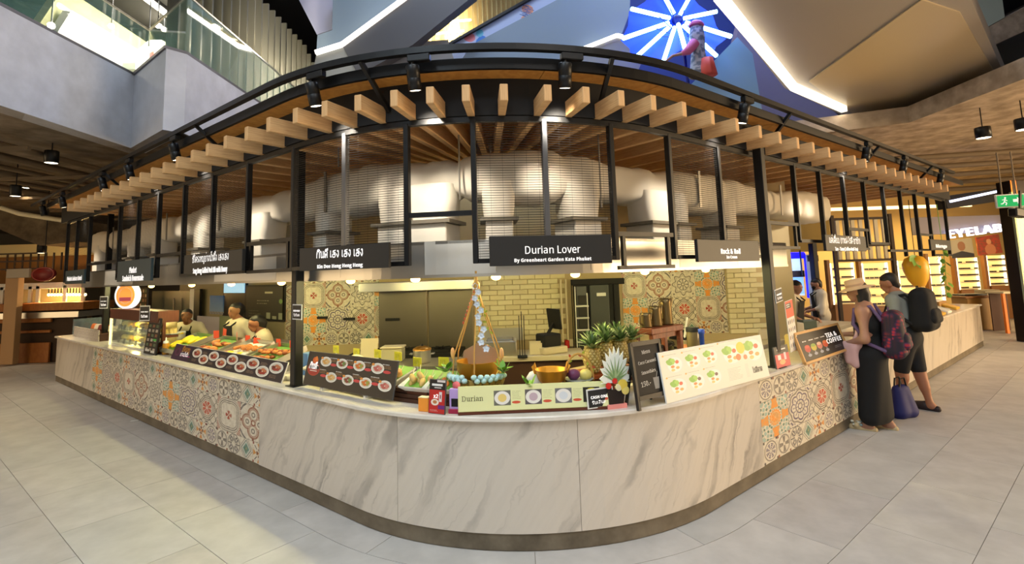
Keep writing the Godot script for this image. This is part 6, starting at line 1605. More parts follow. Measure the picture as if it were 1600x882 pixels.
func food_plate(im: Image, x: float, y: float, r: float, food: Array):
	disc(im, x, y, r, r, Color(0.90, 0.89, 0.85)); disc(im, x, y, r * 0.8, r * 0.8, Color(0.82, 0.80, 0.74))
	for k in 7:
		var a := k * 2.4
		disc(im, x + cos(a) * r * 0.38, y + sin(a) * r * 0.34, r * 0.3, r * 0.24, food[k % food.size()])

func counter_things():
	left_end_things()
	pork_stall()
	grill_stall()
	durian_stall()
	salad_stall()
	coffee_stall()
	mango_stall()

func cash_card(label: String, at: Vector3, yaw: float, w: float, h: float, roll := 0.0):
	var o := thing("cash_only_card", label, "card", at, yaw, "cash only cards")
	var b := up_down(0, 0, roll)
	part(o, "border", MB.new().cbox(Vector3(0, 0, -0.003), Vector3(w, h, 0.006), 0.001, b), mats.white)
	part(o, "panel", MB.new().box(Vector3(0, 0, 0.001), Vector3(w * 0.9, h * 0.86, 0.003), b), mats.sign_black)
	letters(o, "CASH ONLY", mats.sign_white, b * Vector3(0, h * 0.12, 0.003), w * 0.72, true, false, b, 0.002)
	thai(o, "รับเงินสด", mats.sign_white, b * Vector3(0, -h * 0.27, 0.002), w * 0.66, h * 0.13, b)

func left_end_things():
	# small glass tray with snacks at the far end
	var o := on_counter("snack_tray_case", "low glass case with printed front at the far end of the counter", "display case", Vector3(-10.279, TOP, 0.25))
	part(o, "front", MB.new().box(Vector3(0, 0.1, 0.1), Vector3(1.75, 0.2, 0.015)), mat("snack_print", Color.WHITE, 0.5, 0.0, mats.tile_mandala.albedo_texture, {"uv1_scale": Vector3(3.5, 5, 1)}))
	part(o, "tray", MB.new().box(Vector3(0, 0.06, -0.12), Vector3(1.75, 0.12, 0.42)), mats.desk_brown)
	part(o, "glass_end", MB.new().box(Vector3(-0.88, 0.17, -0.1), Vector3(0.012, 0.34, 0.45)), glass("case_glass", Color(0.85, 0.95, 0.92), 0.14))
	for k in 5:
		solo("snack_pack", MB.new().cbox(Vector3(0, 0.06, 0), Vector3(0.2, 0.12, 0.06), 0.02, up_down(0.2 * k, -0.3)), mat("snack_%d" % (k % 3), [Color(0.85, 0.45, 0.2), Color(0.85, 0.8, 0.7), Color(0.4, 0.15, 0.12)][k % 3], 0.5), ["orange", "pale", "dark red", "orange", "pale"][k] + " snack pack standing in the low glass case", "packet", "snack packs in the low case", o.position + o.basis * Vector3(-0.6 + k * 0.3, 0.12, -0.15), o.rotation.y)
	solo("white_notice", MB.new().cbox(Vector3(0, 0.16, 0), Vector3(0.3, 0.3, 0.01), 0.002, up_down(0, -0.1)), mats.white, "white notice card behind the snack packs", "card", "", o.position + o.basis * Vector3(0.45, 0.12, -0.28), o.rotation.y)
	# cake case with wooden top
	var ua: float = -8.67
	var ub: float = -6.823
	var uc: float = -6.377
	var yt: float = Vector3(-7.812, 1.471, 0.14).y
	var yb: float = Vector3(-7.786, 1.312, 0.14).y
	var wd := mat("case_wood", Color(0.42, 0.24, 0.13), 0.5, 0.0, t_wood)
	var c := thing("cake_case", "lit glass cake case with a dark wooden top board", "display case", Vector3.ZERO)
	part(c, "top_board", MB.new().sweep(K, ua, uc, [Vector2(0.12, yb), Vector2(0.38, yb), Vector2(0.38, yt), Vector2(0.12, yt)]), wd)
	part(c, "floor_board", MB.new().sweep(K, ua, ub, [Vector2(0.14, TOP + 0.001), Vector2(0.5, TOP + 0.001), Vector2(0.5, TOP + 0.03), Vector2(0.14, TOP + 0.03)]), mats.white)
	part(c, "front_glass", MB.new().sweep(K, ua, ub, [Vector2(0.13, TOP + 0.02), Vector2(0.136, TOP + 0.02), Vector2(0.136, yb), Vector2(0.13, yb)]), mats.case_glass)
	part(c, "lit_edge", MB.new().sweep(K, ua, ua + 0.05, [Vector2(0.12, TOP), Vector2(0.15, TOP), Vector2(0.15, yb), Vector2(0.12, yb)]), glow("case_edge", Color(1, 0.9, 0.55), 2.0))
	part(c, "lit_edge", MB.new().sweep(K, (ua + ub) / 2 + 0.1, (ua + ub) / 2 + 0.15, [Vector2(0.44, TOP), Vector2(0.46, TOP), Vector2(0.46, yb), Vector2(0.44, yb)]), mats.case_edge)
	var ym := (TOP + yb) / 2 + 0.02
	part(c, "shelf", MB.new().sweep(K, ua, ub, [Vector2(0.16, ym), Vector2(0.48, ym), Vector2(0.48, ym + 0.012), Vector2(0.16, ym + 0.012)]), glass("shelf_glass", Color(0.9, 0.95, 0.8), 0.4))
	part(c, "back", MB.new().sweep(K, ua, ub, [Vector2(0.5, TOP), Vector2(0.51, TOP), Vector2(0.51, yb), Vector2(0.5, yb)]), mat("case_back_wall", Color(0.72, 0.66, 0.36), 0.5))
	part(c, "side_shelf", MB.new().sweep(K, ub + 0.05, uc, [Vector2(0.18, ym - 0.02), Vector2(0.38, ym - 0.02), Vector2(0.38, ym + 0.01), Vector2(0.18, ym + 0.01)]), wd)
	part(c, "side_post", MB.new().sweep(K, uc - 0.05, uc, [Vector2(0.18, TOP), Vector2(0.22, TOP), Vector2(0.22, yb), Vector2(0.18, yb)]), wd)
	part(c, "side_post", MB.new().sweep(K, ub, ub + 0.05, [Vector2(0.18, TOP), Vector2(0.22, TOP), Vector2(0.22, yb), Vector2(0.18, yb)]), wd)
	lamp_omni(c, K.at((ua + ub) / 2, yb - 0.05, 0.3), Color(1, 0.9, 0.55), 0.35, 0.05)
	lamp_omni(c, K.at((ua + ub) / 2, ym - 0.05, 0.25), Color(1, 0.9, 0.55), 0.25, 0.05)
	var ym2 := mat("mango_yellow", Color(0.95, 0.76, 0.14), 0.5)
	for k in 12:
		var row := k / 6
		var u := lerpf(ua + 0.2, ub - 0.2, (k % 6) / 5.0)
		var m := MB.new().smooth()
		for j in 5: m.ball(Vector3(cos(j * 2.4) * 0.06, 0.055 + 0.03 * (j % 2), sin(j * 2.4) * 0.05), Vector3(0.055, 0.045, 0.05), 8, 5)
		var f := thing("mango_dessert", ["yellow mango dessert on the glass shelf of the cake case", "yellow mango dessert on the floor of the cake case"][row], "dessert", K.at(u, (ym + 0.012) if row == 0 else TOP + 0.03, 0.33), K.yaw(u), "mango desserts in the cake case")
		part(f, "fruit", m, ym2 if k % 3 else mat("pale_cake", Color(0.86, 0.78, 0.45), 0.6))
		part(f, "cup", MB.new().smooth().lathe([Vector2(0, 0), Vector2(0.08, 0), Vector2(0.1, 0.04), Vector2(0.09, 0.04), Vector2(0, 0.02)], 12), mats.white)
		part(f, "price_tag", MB.new().cbox(Vector3(0.0, 0.045, 0.125), Vector3(0.1, 0.08, 0.004), 0.001, up_down(0, -0.2)), mat("tag_grey", Color(0.35, 0.35, 0.36), 0.5))
	for k in 3:
		var f := thing("sandwich_plate", "plate of pale sandwiches on the open shelf beside the cake case", "plate", K.at(lerpf(ub + 0.25, uc - 0.15, k / 2.0), ym + 0.01, 0.33), 0.3 * k, "sandwich plates")
		part(f, "plate", MB.new().smooth().lathe([Vector2(0, 0), Vector2(0.1, 0.0), Vector2(0.15, 0.02), Vector2(0.1, 0.008), Vector2(0, 0.008)], 16), mats.white)
		for j in 3: solo("sandwich", MB.new().cbox(Vector3(0.05 * (j - 1), 0.05, 0), Vector3(0.04, 0.08, 0.14), 0.01, up_down(0, 0, 0.15)), mat("bread", Color(0.86, 0.76, 0.48), 0.8), "pale sandwich standing on a plate beside the cake case", "sandwich", "sandwiches on plates", f.position, f.rotation.y)
	# round sign on top
	var rs := on_counter("round_sign", "round orange illuminated sign with a white rim on the cake case", "sign", Vector3(-8.198, yt, 0.2), 0.5)
	var rr := 0.215
	var turn := Transform3D(Basis(Vector3.RIGHT, PI / 2), Vector3(0, rr, 0))
	part(rs, "rim", MB.new().smooth().lathe([Vector2(0, 0.0), Vector2(rr, 0.0), Vector2(rr, -0.08), Vector2(0, -0.08)], 28, turn), glow("rim_white", Color(0.95, 0.97, 1.0), 0.9))
	part(rs, "face", MB.new().lathe([Vector2(0, 0.004), Vector2(rr * 0.84, 0.004)], 28, turn), glow("face_orange", Color(0.95, 0.55, 0.22), 0.7, Color(0.9, 0.55, 0.25)))
	part(rs, "ring", MB.new().lathe([Vector2(rr * 0.56, 0.006), Vector2(rr * 0.62, 0.006)], 28, turn), mats.cream)
	part(rs, "band", MB.new().box(Vector3(0, rr * 0.72, 0.008), Vector3(rr * 1.0, 0.06, 0.008)), mat("band_rose", Color(0.72, 0.25, 0.4), 0.5))
	# price board and sauces
	var im := Image.create(64, 160, false, Image.FORMAT_RGB8)
	im.fill(Color(0.09, 0.08, 0.08))
	for r in 7:
		for q in 3: rect(im, 6 + q * 19, 8 + r * 21, 12, 13, [Color(0.62, 0.58, 0.5), Color(0.5, 0.34, 0.22), Color(0.7, 0.66, 0.6), Color(0.35, 0.42, 0.3)][(r * 3 + q * 2) % 4])
	rect(im, 38, 92, 18, 9, Color(0.3, 0.7, 0.3)); rect(im, 6, 140, 22, 10, Color(0.85, 0.85, 0.8)); rect(im, 36, 144, 20, 10, Color(0.85, 0.85, 0.8))
	stand_board("tall_price_board", "tall black price board with rows of drink pictures before the cake case", "menu", Vector3(-6.778, 0.88, 0.078), Vector3(-6.287, 0.88, 0.081), 0.5, 0.12, print_mat("tall", im), mats.black)
	for k in 2:
		var b := on_counter("sauce_bottle", ["squeeze bottle of brown sauce with a white nozzle", "squeeze bottle of amber syrup with a white nozzle"][k], "bottle", Vector3([-6.533, -6.282][k], TOP, 0.2), 0, "sauce bottles")
		part(b, "bottle", MB.new().smooth().lathe([Vector2(0, 0), Vector2(0.04, 0), Vector2(0.042, 0.01), Vector2(0.042, 0.14), Vector2(0.03, 0.165), Vector2(0, 0.165)], 14), mat("sauce_%d" % k, [Color(0.42, 0.22, 0.08), Color(0.72, 0.50, 0.14)][k], 0.25))
		part(b, "cap", MB.new().smooth().lathe([Vector2(0.036, 0.15), Vector2(0.034, 0.18), Vector2(0.008, 0.19), Vector2(0.005, 0.235), Vector2(0, 0.235)], 12), mats.white)
	cash_card("white cash only card on the post beside the cake case", K.v(Vector3(-8.484, 1.584, -0.02)), K.yaw(-8.0) + 0.6, 0.14, 0.2)
	cash_card("white cash only card fixed on the wooden top of the cake case", K.v(Vector3(-6.773, 1.442, 0.07)), K.yaw(-6.5) + 0.5, 0.17, 0.22)
	cash_card("cash only card fixed to the black post between pork trays and grill menu", K.v(Vector3(-2.495, 1.558, 0.046)), K.yaw(-2.5), 0.165, 0.14)
	cash_card("tilted cash only card on the post above the calendar sheet", K.v(Vector3(2.905, 1.56, 0)), K.yaw(2.7), 0.155, 0.13, 0.12)
	cash_card("cash only card lying against the durian menu beside the pineapple cutout", K.v(Vector3(0.471, 0.961, 0.03)), K.yaw(0.45), 0.2, 0.135, 0.05)

func pork_stall():
	var im := Image.create(768, 128, false, Image.FORMAT_RGB8)
	im.fill(Color(0.14, 0.11, 0.16))
	rect(im, 0, 0, 150, 128, Color(0.22, 0.12, 0.24))
	disc(im, 40, 62, 26, 34, Color(0.35, 0.16, 0.3)); disc(im, 40, 62, 12, 18, Color(0.22, 0.1, 0.2))
	rect(im, 84, 84, 70, 5, Color(0.85, 0.3, 0.6))
	for k in 9:
		food_plate(im, 200 + k * 65, 44 if k % 2 == 0 else 82, 36, [Color(0.62, 0.2, 0.15), Color(0.45, 0.14, 0.1), Color(0.75, 0.45, 0.3)])
		small_print(im, 178 + k * 65, 92 if k % 2 == 0 else 26, 44, 3, Color(0.75, 0.62, 0.5), 7, 2)
	var b := stand_board("pork_menu_banner", "long dark purple banner with nine pork dishes leaning on the counter edge", "menu banner", Vector3(-5.733, 0.88, 0.081), Vector3(-2.793, 0.88, 0.06), 0.2, 0.35, print_mat("pork", im), mat("banner_edge", Color(0.86, 0.84, 0.82), 0.5))
	var w: float = b.get_meta("w")
	var r := Basis(Vector3.RIGHT, -0.35)
	thai(b, "ซี่โครงหมู", mat("gold_ink", Color(0.88, 0.62, 0.22), 0.5), r * Vector3(-w * 0.36, 0.115, 0.002), 0.26, 0.05, r)
	thai(b, "ย่างน้ำผึ้ง", mats.sign_white, r * Vector3(-w * 0.36, 0.06, 0.002), 0.26, 0.035, r)
	# four steel trays of food, tilted to the customer
	var tray_px := [[Vector3(-5.985, 0.88, 0.426), "ear"], [Vector3(-5.053, 0.88, 0.39), "rice"], [Vector3(-4.278, 0.88, 0.402), "ribs"], [Vector3(-3.562, 0.88, 0.353), "skewer"]]
	var says := ["steel tray of bright yellow corn pieces", "steel tray of green leaf and browned pork pieces", "steel tray of orange grilled pork skewers and rice", "steel tray of browned skewers on green leaf"]
	var yel := mat("corn", Color(0.95, 0.82, 0.12), 0.5)
	var pork := mat("pork", Color(0.80, 0.50, 0.25), 0.5)
	var dark := mat("pork_dark", Color(0.60, 0.28, 0.12), 0.45)
	var leafm := mat("banana_leaf", Color(0.36, 0.56, 0.20), 0.45)
	for k in 4:
		var p: Vector3 = tray_px[k][0]
		var u := p.x - 0.1
		var o := on_counter("food_tray", says[k], "tray", Vector3(u, TOP, 0.40), 0, "steel food trays of the pork stall")
		var t := up_down(0, 0.32)
		var lift := Vector3(0, 0.135, 0)
		part(o, "rack", MB.new().box(Vector3(0, 0.03, -0.1), Vector3(0.58, 0.06, 0.2)), mats.steel_dull)
		part(o, "pan", MB.new().box(lift + t * Vector3(0, -0.02, 0), Vector3(0.6, 0.012, 0.5), t), mats.steel)
		for s in [-1, 1]:
			part(o, "rim", MB.new().box(lift + t * Vector3(s * 0.3, 0.01, 0), Vector3(0.014, 0.06, 0.5), t), mats.steel)
			part(o, "rim", MB.new().box(lift + t * Vector3(0, 0.01, s * 0.25), Vector3(0.6, 0.06, 0.014), t), mats.steel)
		part(o, "leaf_lining", MB.new().box(lift + t * Vector3(0, -0.008, 0), Vector3(0.57, 0.008, 0.47), t), leafm if k != 2 else mats.white)
		var n: int = [7, 9, 10, 8][k]
		for j in n:
			var x: float = -0.2 + 0.42 * (j % 5) / 4.0 + rng.randf_range(-0.02, 0.02)
			var z: float = -0.08 + 0.16 * (j / 5) + rng.randf_range(-0.03, 0.03)
			var at := o.position + o.basis * (lift + t * Vector3(x, 0.022, z))
			match k:
				0:
					solo("corn_piece", MB.new().smooth().ball(Vector3.ZERO, Vector3(0.032, 0.028, 0.1), 8, 6, up_down(0.25, 0.3)), yel, "bright yellow corn piece in the steel tray", "corn", "corn pieces", at, o.rotation.y)
				1:
					solo("pork_piece", MB.new().smooth().ball(Vector3.ZERO, Vector3(0.05, 0.028, 0.06), 8, 5, up_down(j, 0.3)), dark if j % 2 else pork, "browned pork piece on the leaf in the steel tray", "meat", "pork pieces", at, o.rotation.y)
				2:
					if j < 6:
						var s := thing("pork_skewer", "orange grilled pork skewer in the steel tray beside rice", "skewer", at, o.rotation.y + 0.6, "orange pork skewers")
						part(s, "stick", MB.new().tube([Vector3(0, 0, -0.2), Vector3(0, 0.01, 0.12)], 0.004, 5), mats.cream)
						for q in 4: part(s, "meat", MB.new().smooth().ball(Vector3(0, 0.004, -0.06 + q * 0.05), Vector3(0.03, 0.022, 0.032), 8, 5), pork)
					else:
						solo("rice_mound", MB.new().smooth().ball(Vector3.ZERO, Vector3(0.06, 0.03, 0.05), 10, 5), mats.white if j % 2 else yel, "small mound of " + ("white rice" if j % 2 else "yellow rice") + " beside the skewers", "rice", "rice mounds", at, o.rotation.y)
				3:
					var s := thing("brown_skewer", "browned meat skewer lying on green leaf in the last tray", "skewer", at, o.rotation.y - 0.6, "browned skewers")
					part(s, "stick", MB.new().tube([Vector3(0, 0, -0.2), Vector3(0, 0.01, 0.12)], 0.004, 5), mats.cream)
					for q in 4: part(s, "meat", MB.new().smooth().ball(Vector3(0, 0.004, -0.06 + q * 0.05), Vector3(0.026, 0.022, 0.032), 8, 5), pork if q % 2 else dark)
	# orange price cards on stems
	var cards := [Vector3(-5.698, 1.135, 0.62), Vector3(-5.53, 1.165, 0.66), Vector3(-5.013, 1.138, 0.6), Vector3(-4.747, 1.117, 0.62), Vector3(-4.503, 1.099, 0.62), Vector3(-3.958, 1.116, 0.62), Vector3(-3.635, 1.114, 0.62)]
	for k in 7:
		var p: Vector3 = cards[k]
		var o := on_counter("orange_price_card", "orange price card on a white clip stem behind the pork trays", "price card", Vector3(p.x, TOP, p.z), [0.3, 0, -0.4, 0.1, 0.35, 0, 0.1][k], "orange price cards")
		part(o, "card", MB.new().cbox(Vector3(0, p.y - TOP, 0), Vector3(0.105, 0.105, 0.004), 0.001, up_down(0, 0, [0.05, -0.1, 0.3, 0, -0.12, 0.06, 0][k])), mat("card_orange", Color(0.88, 0.30, 0.14), 0.5))
		part(o, "stem", MB.new().tube([Vector3(0, 0, -0.006), Vector3(0, p.y - TOP, -0.006)], 0.006, 6), mats.white)
		part(o, "base", MB.new().box(Vector3(0, 0.005, 0), Vector3(0.05, 0.01, 0.04)), mats.white)
	for k in 2:
		var o := on_counter("plastic_jug", ["clear plastic jug behind the yellow corn tray", "clear plastic jug with a yellow lid behind the corn tray"][k], "jug", Vector3([-7.218, -7.008][k], TOP, 0.7 - 0.1 * k))
		part(o, "jug", MB.new().smooth().lathe([Vector2(0, 0), Vector2(0.055, 0), Vector2(0.062, 0.2), Vector2(0.055, 0.2), Vector2(0, 0.02)], 14), mat("frosted", Color(0.72, 0.70, 0.60), 0.3))
		part(o, "lid", MB.new().smooth().lathe([Vector2(0.066, 0.2), Vector2(0.06, 0.22), Vector2(0, 0.225)], 14), [mats.white, yel][k])
	solo("carton", MB.new().cbox(Vector3(0, 0.11, 0), Vector3(0.13, 0.22, 0.1), 0.004), mat("carton", Color(0.35, 0.52, 0.72), 0.5), "blue and white carton beside the black post", "carton", "", K.at(-2.992, TOP, 0.45), K.yaw(-2.2))
	solo("white_cup", MB.new().smooth().lathe([Vector2(0, 0), Vector2(0.05, 0), Vector2(0.065, 0.05), Vector2(0.055, 0.05), Vector2(0, 0.01)], 14), mats.white, "white saucer cup on the counter before the black post", "cup", "", K.at(-2.893, TOP, 0.2))

func grill_stall():
	var im := Image.create(640, 288, false, Image.FORMAT_RGB8)
	im.fill(Color(0.085, 0.085, 0.09))
	disc(im, 62, 150, 50, 56, Color(0.68, 0.2, 0.12)); disc(im, 62, 146, 44, 46, Color(0.85, 0.8, 0.78)); disc(im, 62, 158, 44, 40, Color(0.62, 0.12, 0.1)); disc(im, 64, 70, 22, 28, Color(0.85, 0.38, 0.12)); disc(im, 70, 56, 10, 20, Color(0.9, 0.5, 0.18))
	rect(im, 22, 120, 84, 26, Color(0.09, 0.09, 0.095)); rect(im, 34, 160, 56, 7, Color(0.9, 0.85, 0.8))
	var foods := [[Color(0.8, 0.6, 0.3), Color(0.85, 0.7, 0.45)], [Color(0.5, 0.2, 0.14), Color(0.4, 0.5, 0.25)], [Color(0.8, 0.42, 0.15), Color(0.6, 0.6, 0.25)], [Color(0.72, 0.35, 0.32), Color(0.8, 0.5, 0.45)]]
	for k in 8:
		var up := k % 2 == 0
		var x := 148.0 + k * 62
		food_plate(im, x, 72 if up else 196, 42, foods[k / 2])
		disc(im, x - 32, 44 if up else 168, 10, 10, Color(0.85, 0.55, 0.2))
		small_print(im, int(x) - 34, 140 if up else 34, 60, 1, Color(0.92, 0.92, 0.9), 9, 5)
		small_print(im, int(x) - 34, 150 if up else 46, 62, 3, Color(0.72, 0.52, 0.3), 9, 3)
		disc(im, x, 192 if up else 92, 24, 12, Color(0.78, 0.22, 0.24))
	var b := stand_board("grill_menu_board", "black grill menu board with eight pictured dishes and a flame logo", "menu", Vector3(-2.439, 0.88, 0.081) + Vector3(0, 0.03, 0), Vector3(-1.196, 0.88, 0.107) + Vector3(0, 0.03, 0), 0.295, 0.22, print_mat("grill", im), mat("board_edge", Color(0.3, 0.3, 0.3), 0.5))
	var w: float = b.get_meta("w")
	var r := Basis(Vector3.RIGHT, -0.22)
	thai(b, "กินดี", mats.sign_white, r * Vector3(-w * 0.405, 0.145, 0.003), 0.115, 0.045, r)
	for x in [-0.3, 0.3]: part(b, "foot", MB.new().box(Vector3(x, -0.012, -0.05), Vector3(0.03, 0.03, 0.14)), glass("acrylic", Color(0.9, 0.9, 0.9), 0.4))
	# white dishes lined with banana leaf
	var leafm: Material = mats.banana_leaf
	var px := [Vector3(-2.534, 1.048, 0.34), Vector3(-2.091, 1.062, 0.34), Vector3(-1.757, 1.058, 0.34), Vector3(-1.469, 1.058, 0.34), Vector3(-1.037, 1.059, 0.3), Vector3(-0.792, 1.056, 0.3)]
	var what := ["brown sausages", "sliced pork and a pale bun", "orange balls", "round tan balls", "tan sausages on sticks", "small orange skewers"]
	for k in 6:
		var p: Vector3 = px[k]
		var o := on_counter("leaf_lined_dish", "white dish lined with banana leaf holding " + what[k], "dish", Vector3(p.x, 1.01, p.z), 0, "leaf lined dishes")
		var t := up_down(0, 0.30)
		var wd := 0.29 if k < 4 else 0.27
		var mb := MB.new()
		var q := [Vector3(-wd / 2 + 0.03, 0, 0.1), Vector3(wd / 2 - 0.03, 0, 0.1), Vector3(wd / 2 - 0.03, 0, -0.1), Vector3(-wd / 2 + 0.03, 0, -0.1)]
		var e := [Vector3(-wd / 2, 0.045, 0.135), Vector3(wd / 2, 0.045, 0.135), Vector3(wd / 2, 0.045, -0.135), Vector3(-wd / 2, 0.045, -0.135)]
		mb.quad(t * q[0], t * q[1], t * q[2], t * q[3])
		for j in 4:
			var n := (j + 1) % 4
			mb.quad(t * e[j], t * e[n], t * q[n], t * q[j])
			var dn := Vector3(0, -0.012, 0)
			mb.quad(t * (q[j] + dn), t * (q[n] + dn), t * (e[n] + dn), t * (e[j] + dn)); mb.quad(t * (e[j] + dn), t * (e[n] + dn), t * e[n], t * e[j])
		part(o, "dish", mb, mats.white)
		var lb := MB.new()
		lb.quad(t * (q[0] * 1.1 + Vector3(0, 0.016, 0)), t * (q[1] * 1.1 + Vector3(0, 0.016, 0)), t * (e[2] * 0.97 + Vector3(0, 0.008, 0)), t * (e[3] * 0.97 + Vector3(0, 0.008, 0)))
		part(o, "banana_leaf", lb, leafm)
		part(o, "riser", MB.new().box(Vector3(0, -0.08, 0), Vector3(wd - 0.08, 0.1, 0.16)), mats.case_wood)
		var n: int = [4, 5, 4, 9, 6, 4][k]
		for j in n:
			var at := o.position + o.basis * (t * Vector3(-0.06 + 0.045 * (j % 4), 0.035 + 0.03 * (j / 4), 0.04 - 0.045 * (j % 2)))
			var col: Material = [mat("sausage_brown", Color(0.62, 0.36, 0.2), 0.4), mats.pork_dark, mat("ball_orange", Color(0.82, 0.46, 0.2), 0.4), mat("ball_tan", Color(0.80, 0.58, 0.34), 0.4), mat("sausage_tan", Color(0.74, 0.62, 0.36), 0.5), mats.ball_orange][k]
			if k in [4, 5, 3]:
				var s := thing("stick_snack", "snack ball on a stick: " + what[k] + " in a leaf lined dish", "snack", at, o.rotation.y + 0.3 * (j - 2), what[k])
				part(s, "meat", MB.new().smooth().ball(Vector3.ZERO, [Vector3(0.034, 0.034, 0.034), Vector3(0.024, 0.024, 0.045), Vector3(0.022, 0.022, 0.028)][[3, 4, 5].find(k)], 10, 7, up_down(0.3, 0.6)), col)
				part(s, "stick", MB.new().tube([Vector3(0, 0.01, -0.01), Vector3(0.015, 0.075, -0.05)], 0.003, 5), mats.cream)
			else:
				solo("grilled_piece", MB.new().smooth().ball(Vector3.ZERO, Vector3(0.03, 0.028, 0.05), 8, 6, up_down(j * 0.8, 0.2)), col, "grilled piece, one of the " + what[k] + " in a leaf lined dish", "meat", what[k], at)
	solo("steamed_bun", MB.new().smooth().ball(Vector3.ZERO, Vector3(0.085, 0.06, 0.07), 14, 8), mat("bun", Color(0.86, 0.80, 0.66), 0.7), "large pale bun resting between the leaf lined dishes", "bun", "", K.at(-2.119, 1.09, 0.42))
	solo("cabbage", MB.new().smooth().ball(Vector3(-0.05, 0, 0), Vector3(0.12, 0.07, 0.08), 14, 8).ball(Vector3(0.08, -0.02, 0.02), Vector3(0.1, 0.05, 0.07), 12, 7), mat("cabbage", Color(0.78, 0.76, 0.46), 0.6), "pale green cabbage heap behind the leaf lined dishes", "cabbage", "", K.at(-2.752, 1.0, 0.55), K.yaw(-2))
	# stepped crate under the dishes
	var cr := thing("wooden_step_crate", "dark stepped wooden crate carrying the leaf lined dishes", "crate", Vector3.ZERO)
	var crw := mat("crate_wood", Color(0.30, 0.19, 0.11), 0.6, 0.0, t_wood)
	for k in 3: part(cr, "plank", MB.new().sweep(K, -2.2, -0.55, [Vector2(0.2 + 0.01 * k, TOP + 0.001 + 0.034 * k), Vector2(0.24 + 0.01 * k, TOP + 0.001 + 0.034 * k), Vector2(0.24 + 0.01 * k, TOP + 0.03 + 0.034 * k), Vector2(0.2 + 0.01 * k, TOP + 0.03 + 0.034 * k)]), crw)
	part(cr, "shelf", MB.new().sweep(K, -2.2, -0.55, [Vector2(0.25, TOP + 0.04), Vector2(0.52, TOP + 0.04), Vector2(0.52, TOP + 0.055), Vector2(0.25, TOP + 0.055)]), crw)
	part(cr, "back_plank", MB.new().sweep(K, -2.2, -0.55, [Vector2(0.5, TOP + 0.001), Vector2(0.53, TOP + 0.001), Vector2(0.53, TOP + 0.1), Vector2(0.5, TOP + 0.1)]), crw)
	var cards := [Vector3(-2.665, 1.143, 0.56), Vector3(-2.314, 1.136, 0.56), Vector3(-1.981, 1.148, 0.56), Vector3(-1.684, 1.147, 0.56), Vector3(-1.328, 1.131, 0.5), Vector3(-0.963, 1.148, 0.5)]
	for k in 6:
		var p: Vector3 = cards[k]
		var o := on_counter("yellow_price_card", "yellow price card on a stem behind the " + what[k], "price card", Vector3(p.x, TOP, p.z), 0, "yellow price cards")
		var im2 := Image.create(32, 24, false, Image.FORMAT_RGB8)
		im2.fill(Color(0.86, 0.84, 0.2)); small_print(im2, 5, 7, 22, 3, Color(0.4, 0.4, 0.15), 4, 1)
		part(o, "card", MB.new().cbox(Vector3(0, p.y - TOP, 0), Vector3(0.1, 0.075, 0.004), 0.001), mat("card_yellow", Color(0.88, 0.86, 0.2), 0.5))
		var mb := MB.new()
		mb.quad(Vector3(-0.047, p.y - TOP - 0.034, 0.0025), Vector3(0.047, p.y - TOP - 0.034, 0.0025), Vector3(0.047, p.y - TOP + 0.034, 0.0025), Vector3(-0.047, p.y - TOP + 0.034, 0.0025))
		part(o, "print", mb, print_mat("yellow_card", im2) if not mats.has("print_yellow_card") else mats.print_yellow_card)
		part(o, "stem", MB.new().tube([Vector3(0, 0, -0.004), Vector3(0, p.y - TOP, -0.004)], 0.007, 6), mats.white)
		part(o, "base", MB.new().box(Vector3(0, 0.005, 0), Vector3(0.05, 0.01, 0.04)), mats.white)
	# orange box, red poster, payment gadget
	var ob := on_counter("orange_box", "small orange paper box beside the red poster stand", "box", Vector3(Vector3(-0.834, 0.88, 0.005).x, TOP, 0.05))
	part(ob, "box", MB.new().cbox(Vector3(0, 0.048, 0), Vector3(0.085, 0.096, 0.05), 0.003), mat("box_orange", Color(0.92, 0.58, 0.18), 0.5))
	part(ob, "flap", MB.new().box(Vector3(0, 0.098, 0), Vector3(0.085, 0.004, 0.05)), mats.cream)
	var rp := Image.create(96, 176, false, Image.FORMAT_RGB8)
	rp.fill(Color(0.72, 0.13, 0.12)); rect(rp, 0, 0, 96, 52, Color(0.1, 0.08, 0.08)); rect(rp, 46, 0, 50, 12, Color(0.85, 0.82, 0.8))
	rect(rp, 14, 20, 66, 12, Color(0.9, 0.9, 0.88)); rect(rp, 30, 38, 42, 6, Color(0.8, 0.78, 0.76)); rect(rp, 60, 62, 18, 52, Color(0.85, 0.8, 0.8)); rect(rp, 66, 78, 6, 20, Color(0.5, 0.2, 0.2)); disc(rp, 36, 118, 24, 17, Color(0.9, 0.86, 0.8)); disc(rp, 36, 117, 13, 9, Color(0.72, 0.45, 0.25)); rect(rp, 56, 132, 40, 20, Color(0.4, 0.12, 0.45)); small_print(rp, 8, 158, 60, 2, Color(0.9, 0.75, 0.72), 6, 2)
	var sb := stand_board("red_poster_stand", "small red and black promotion poster standing on the counter", "poster", Vector3(-0.78, 0.88, 0.002), Vector3(-0.64, 0.88, -0.019), 0.235, 0.1, print_mat("red_poster", rp), mats.board_edge)
	letters(sb, "x2", mats.sign_white, up_down(0, -0.1) * Vector3(-0.01, 0.13, 0.002), 0.04, true, false, up_down(0, -0.1), 0.001)
	var gd := on_counter("payment_gadget", "pink and purple payment box with a dark window beside the red poster", "payment box", Vector3(Vector3(-0.58, 0.88, -0.025).x, TOP, 0.045))
	part(gd, "body", MB.new().cbox(Vector3(0, 0.085, 0), Vector3(0.09, 0.17, 0.035), 0.006), mat("gadget", Color(0.74, 0.62, 0.86), 0.4))
	part(gd, "window", MB.new().box(Vector3(0, 0.075, 0.018), Vector3(0.055, 0.055, 0.004)), mats.black)
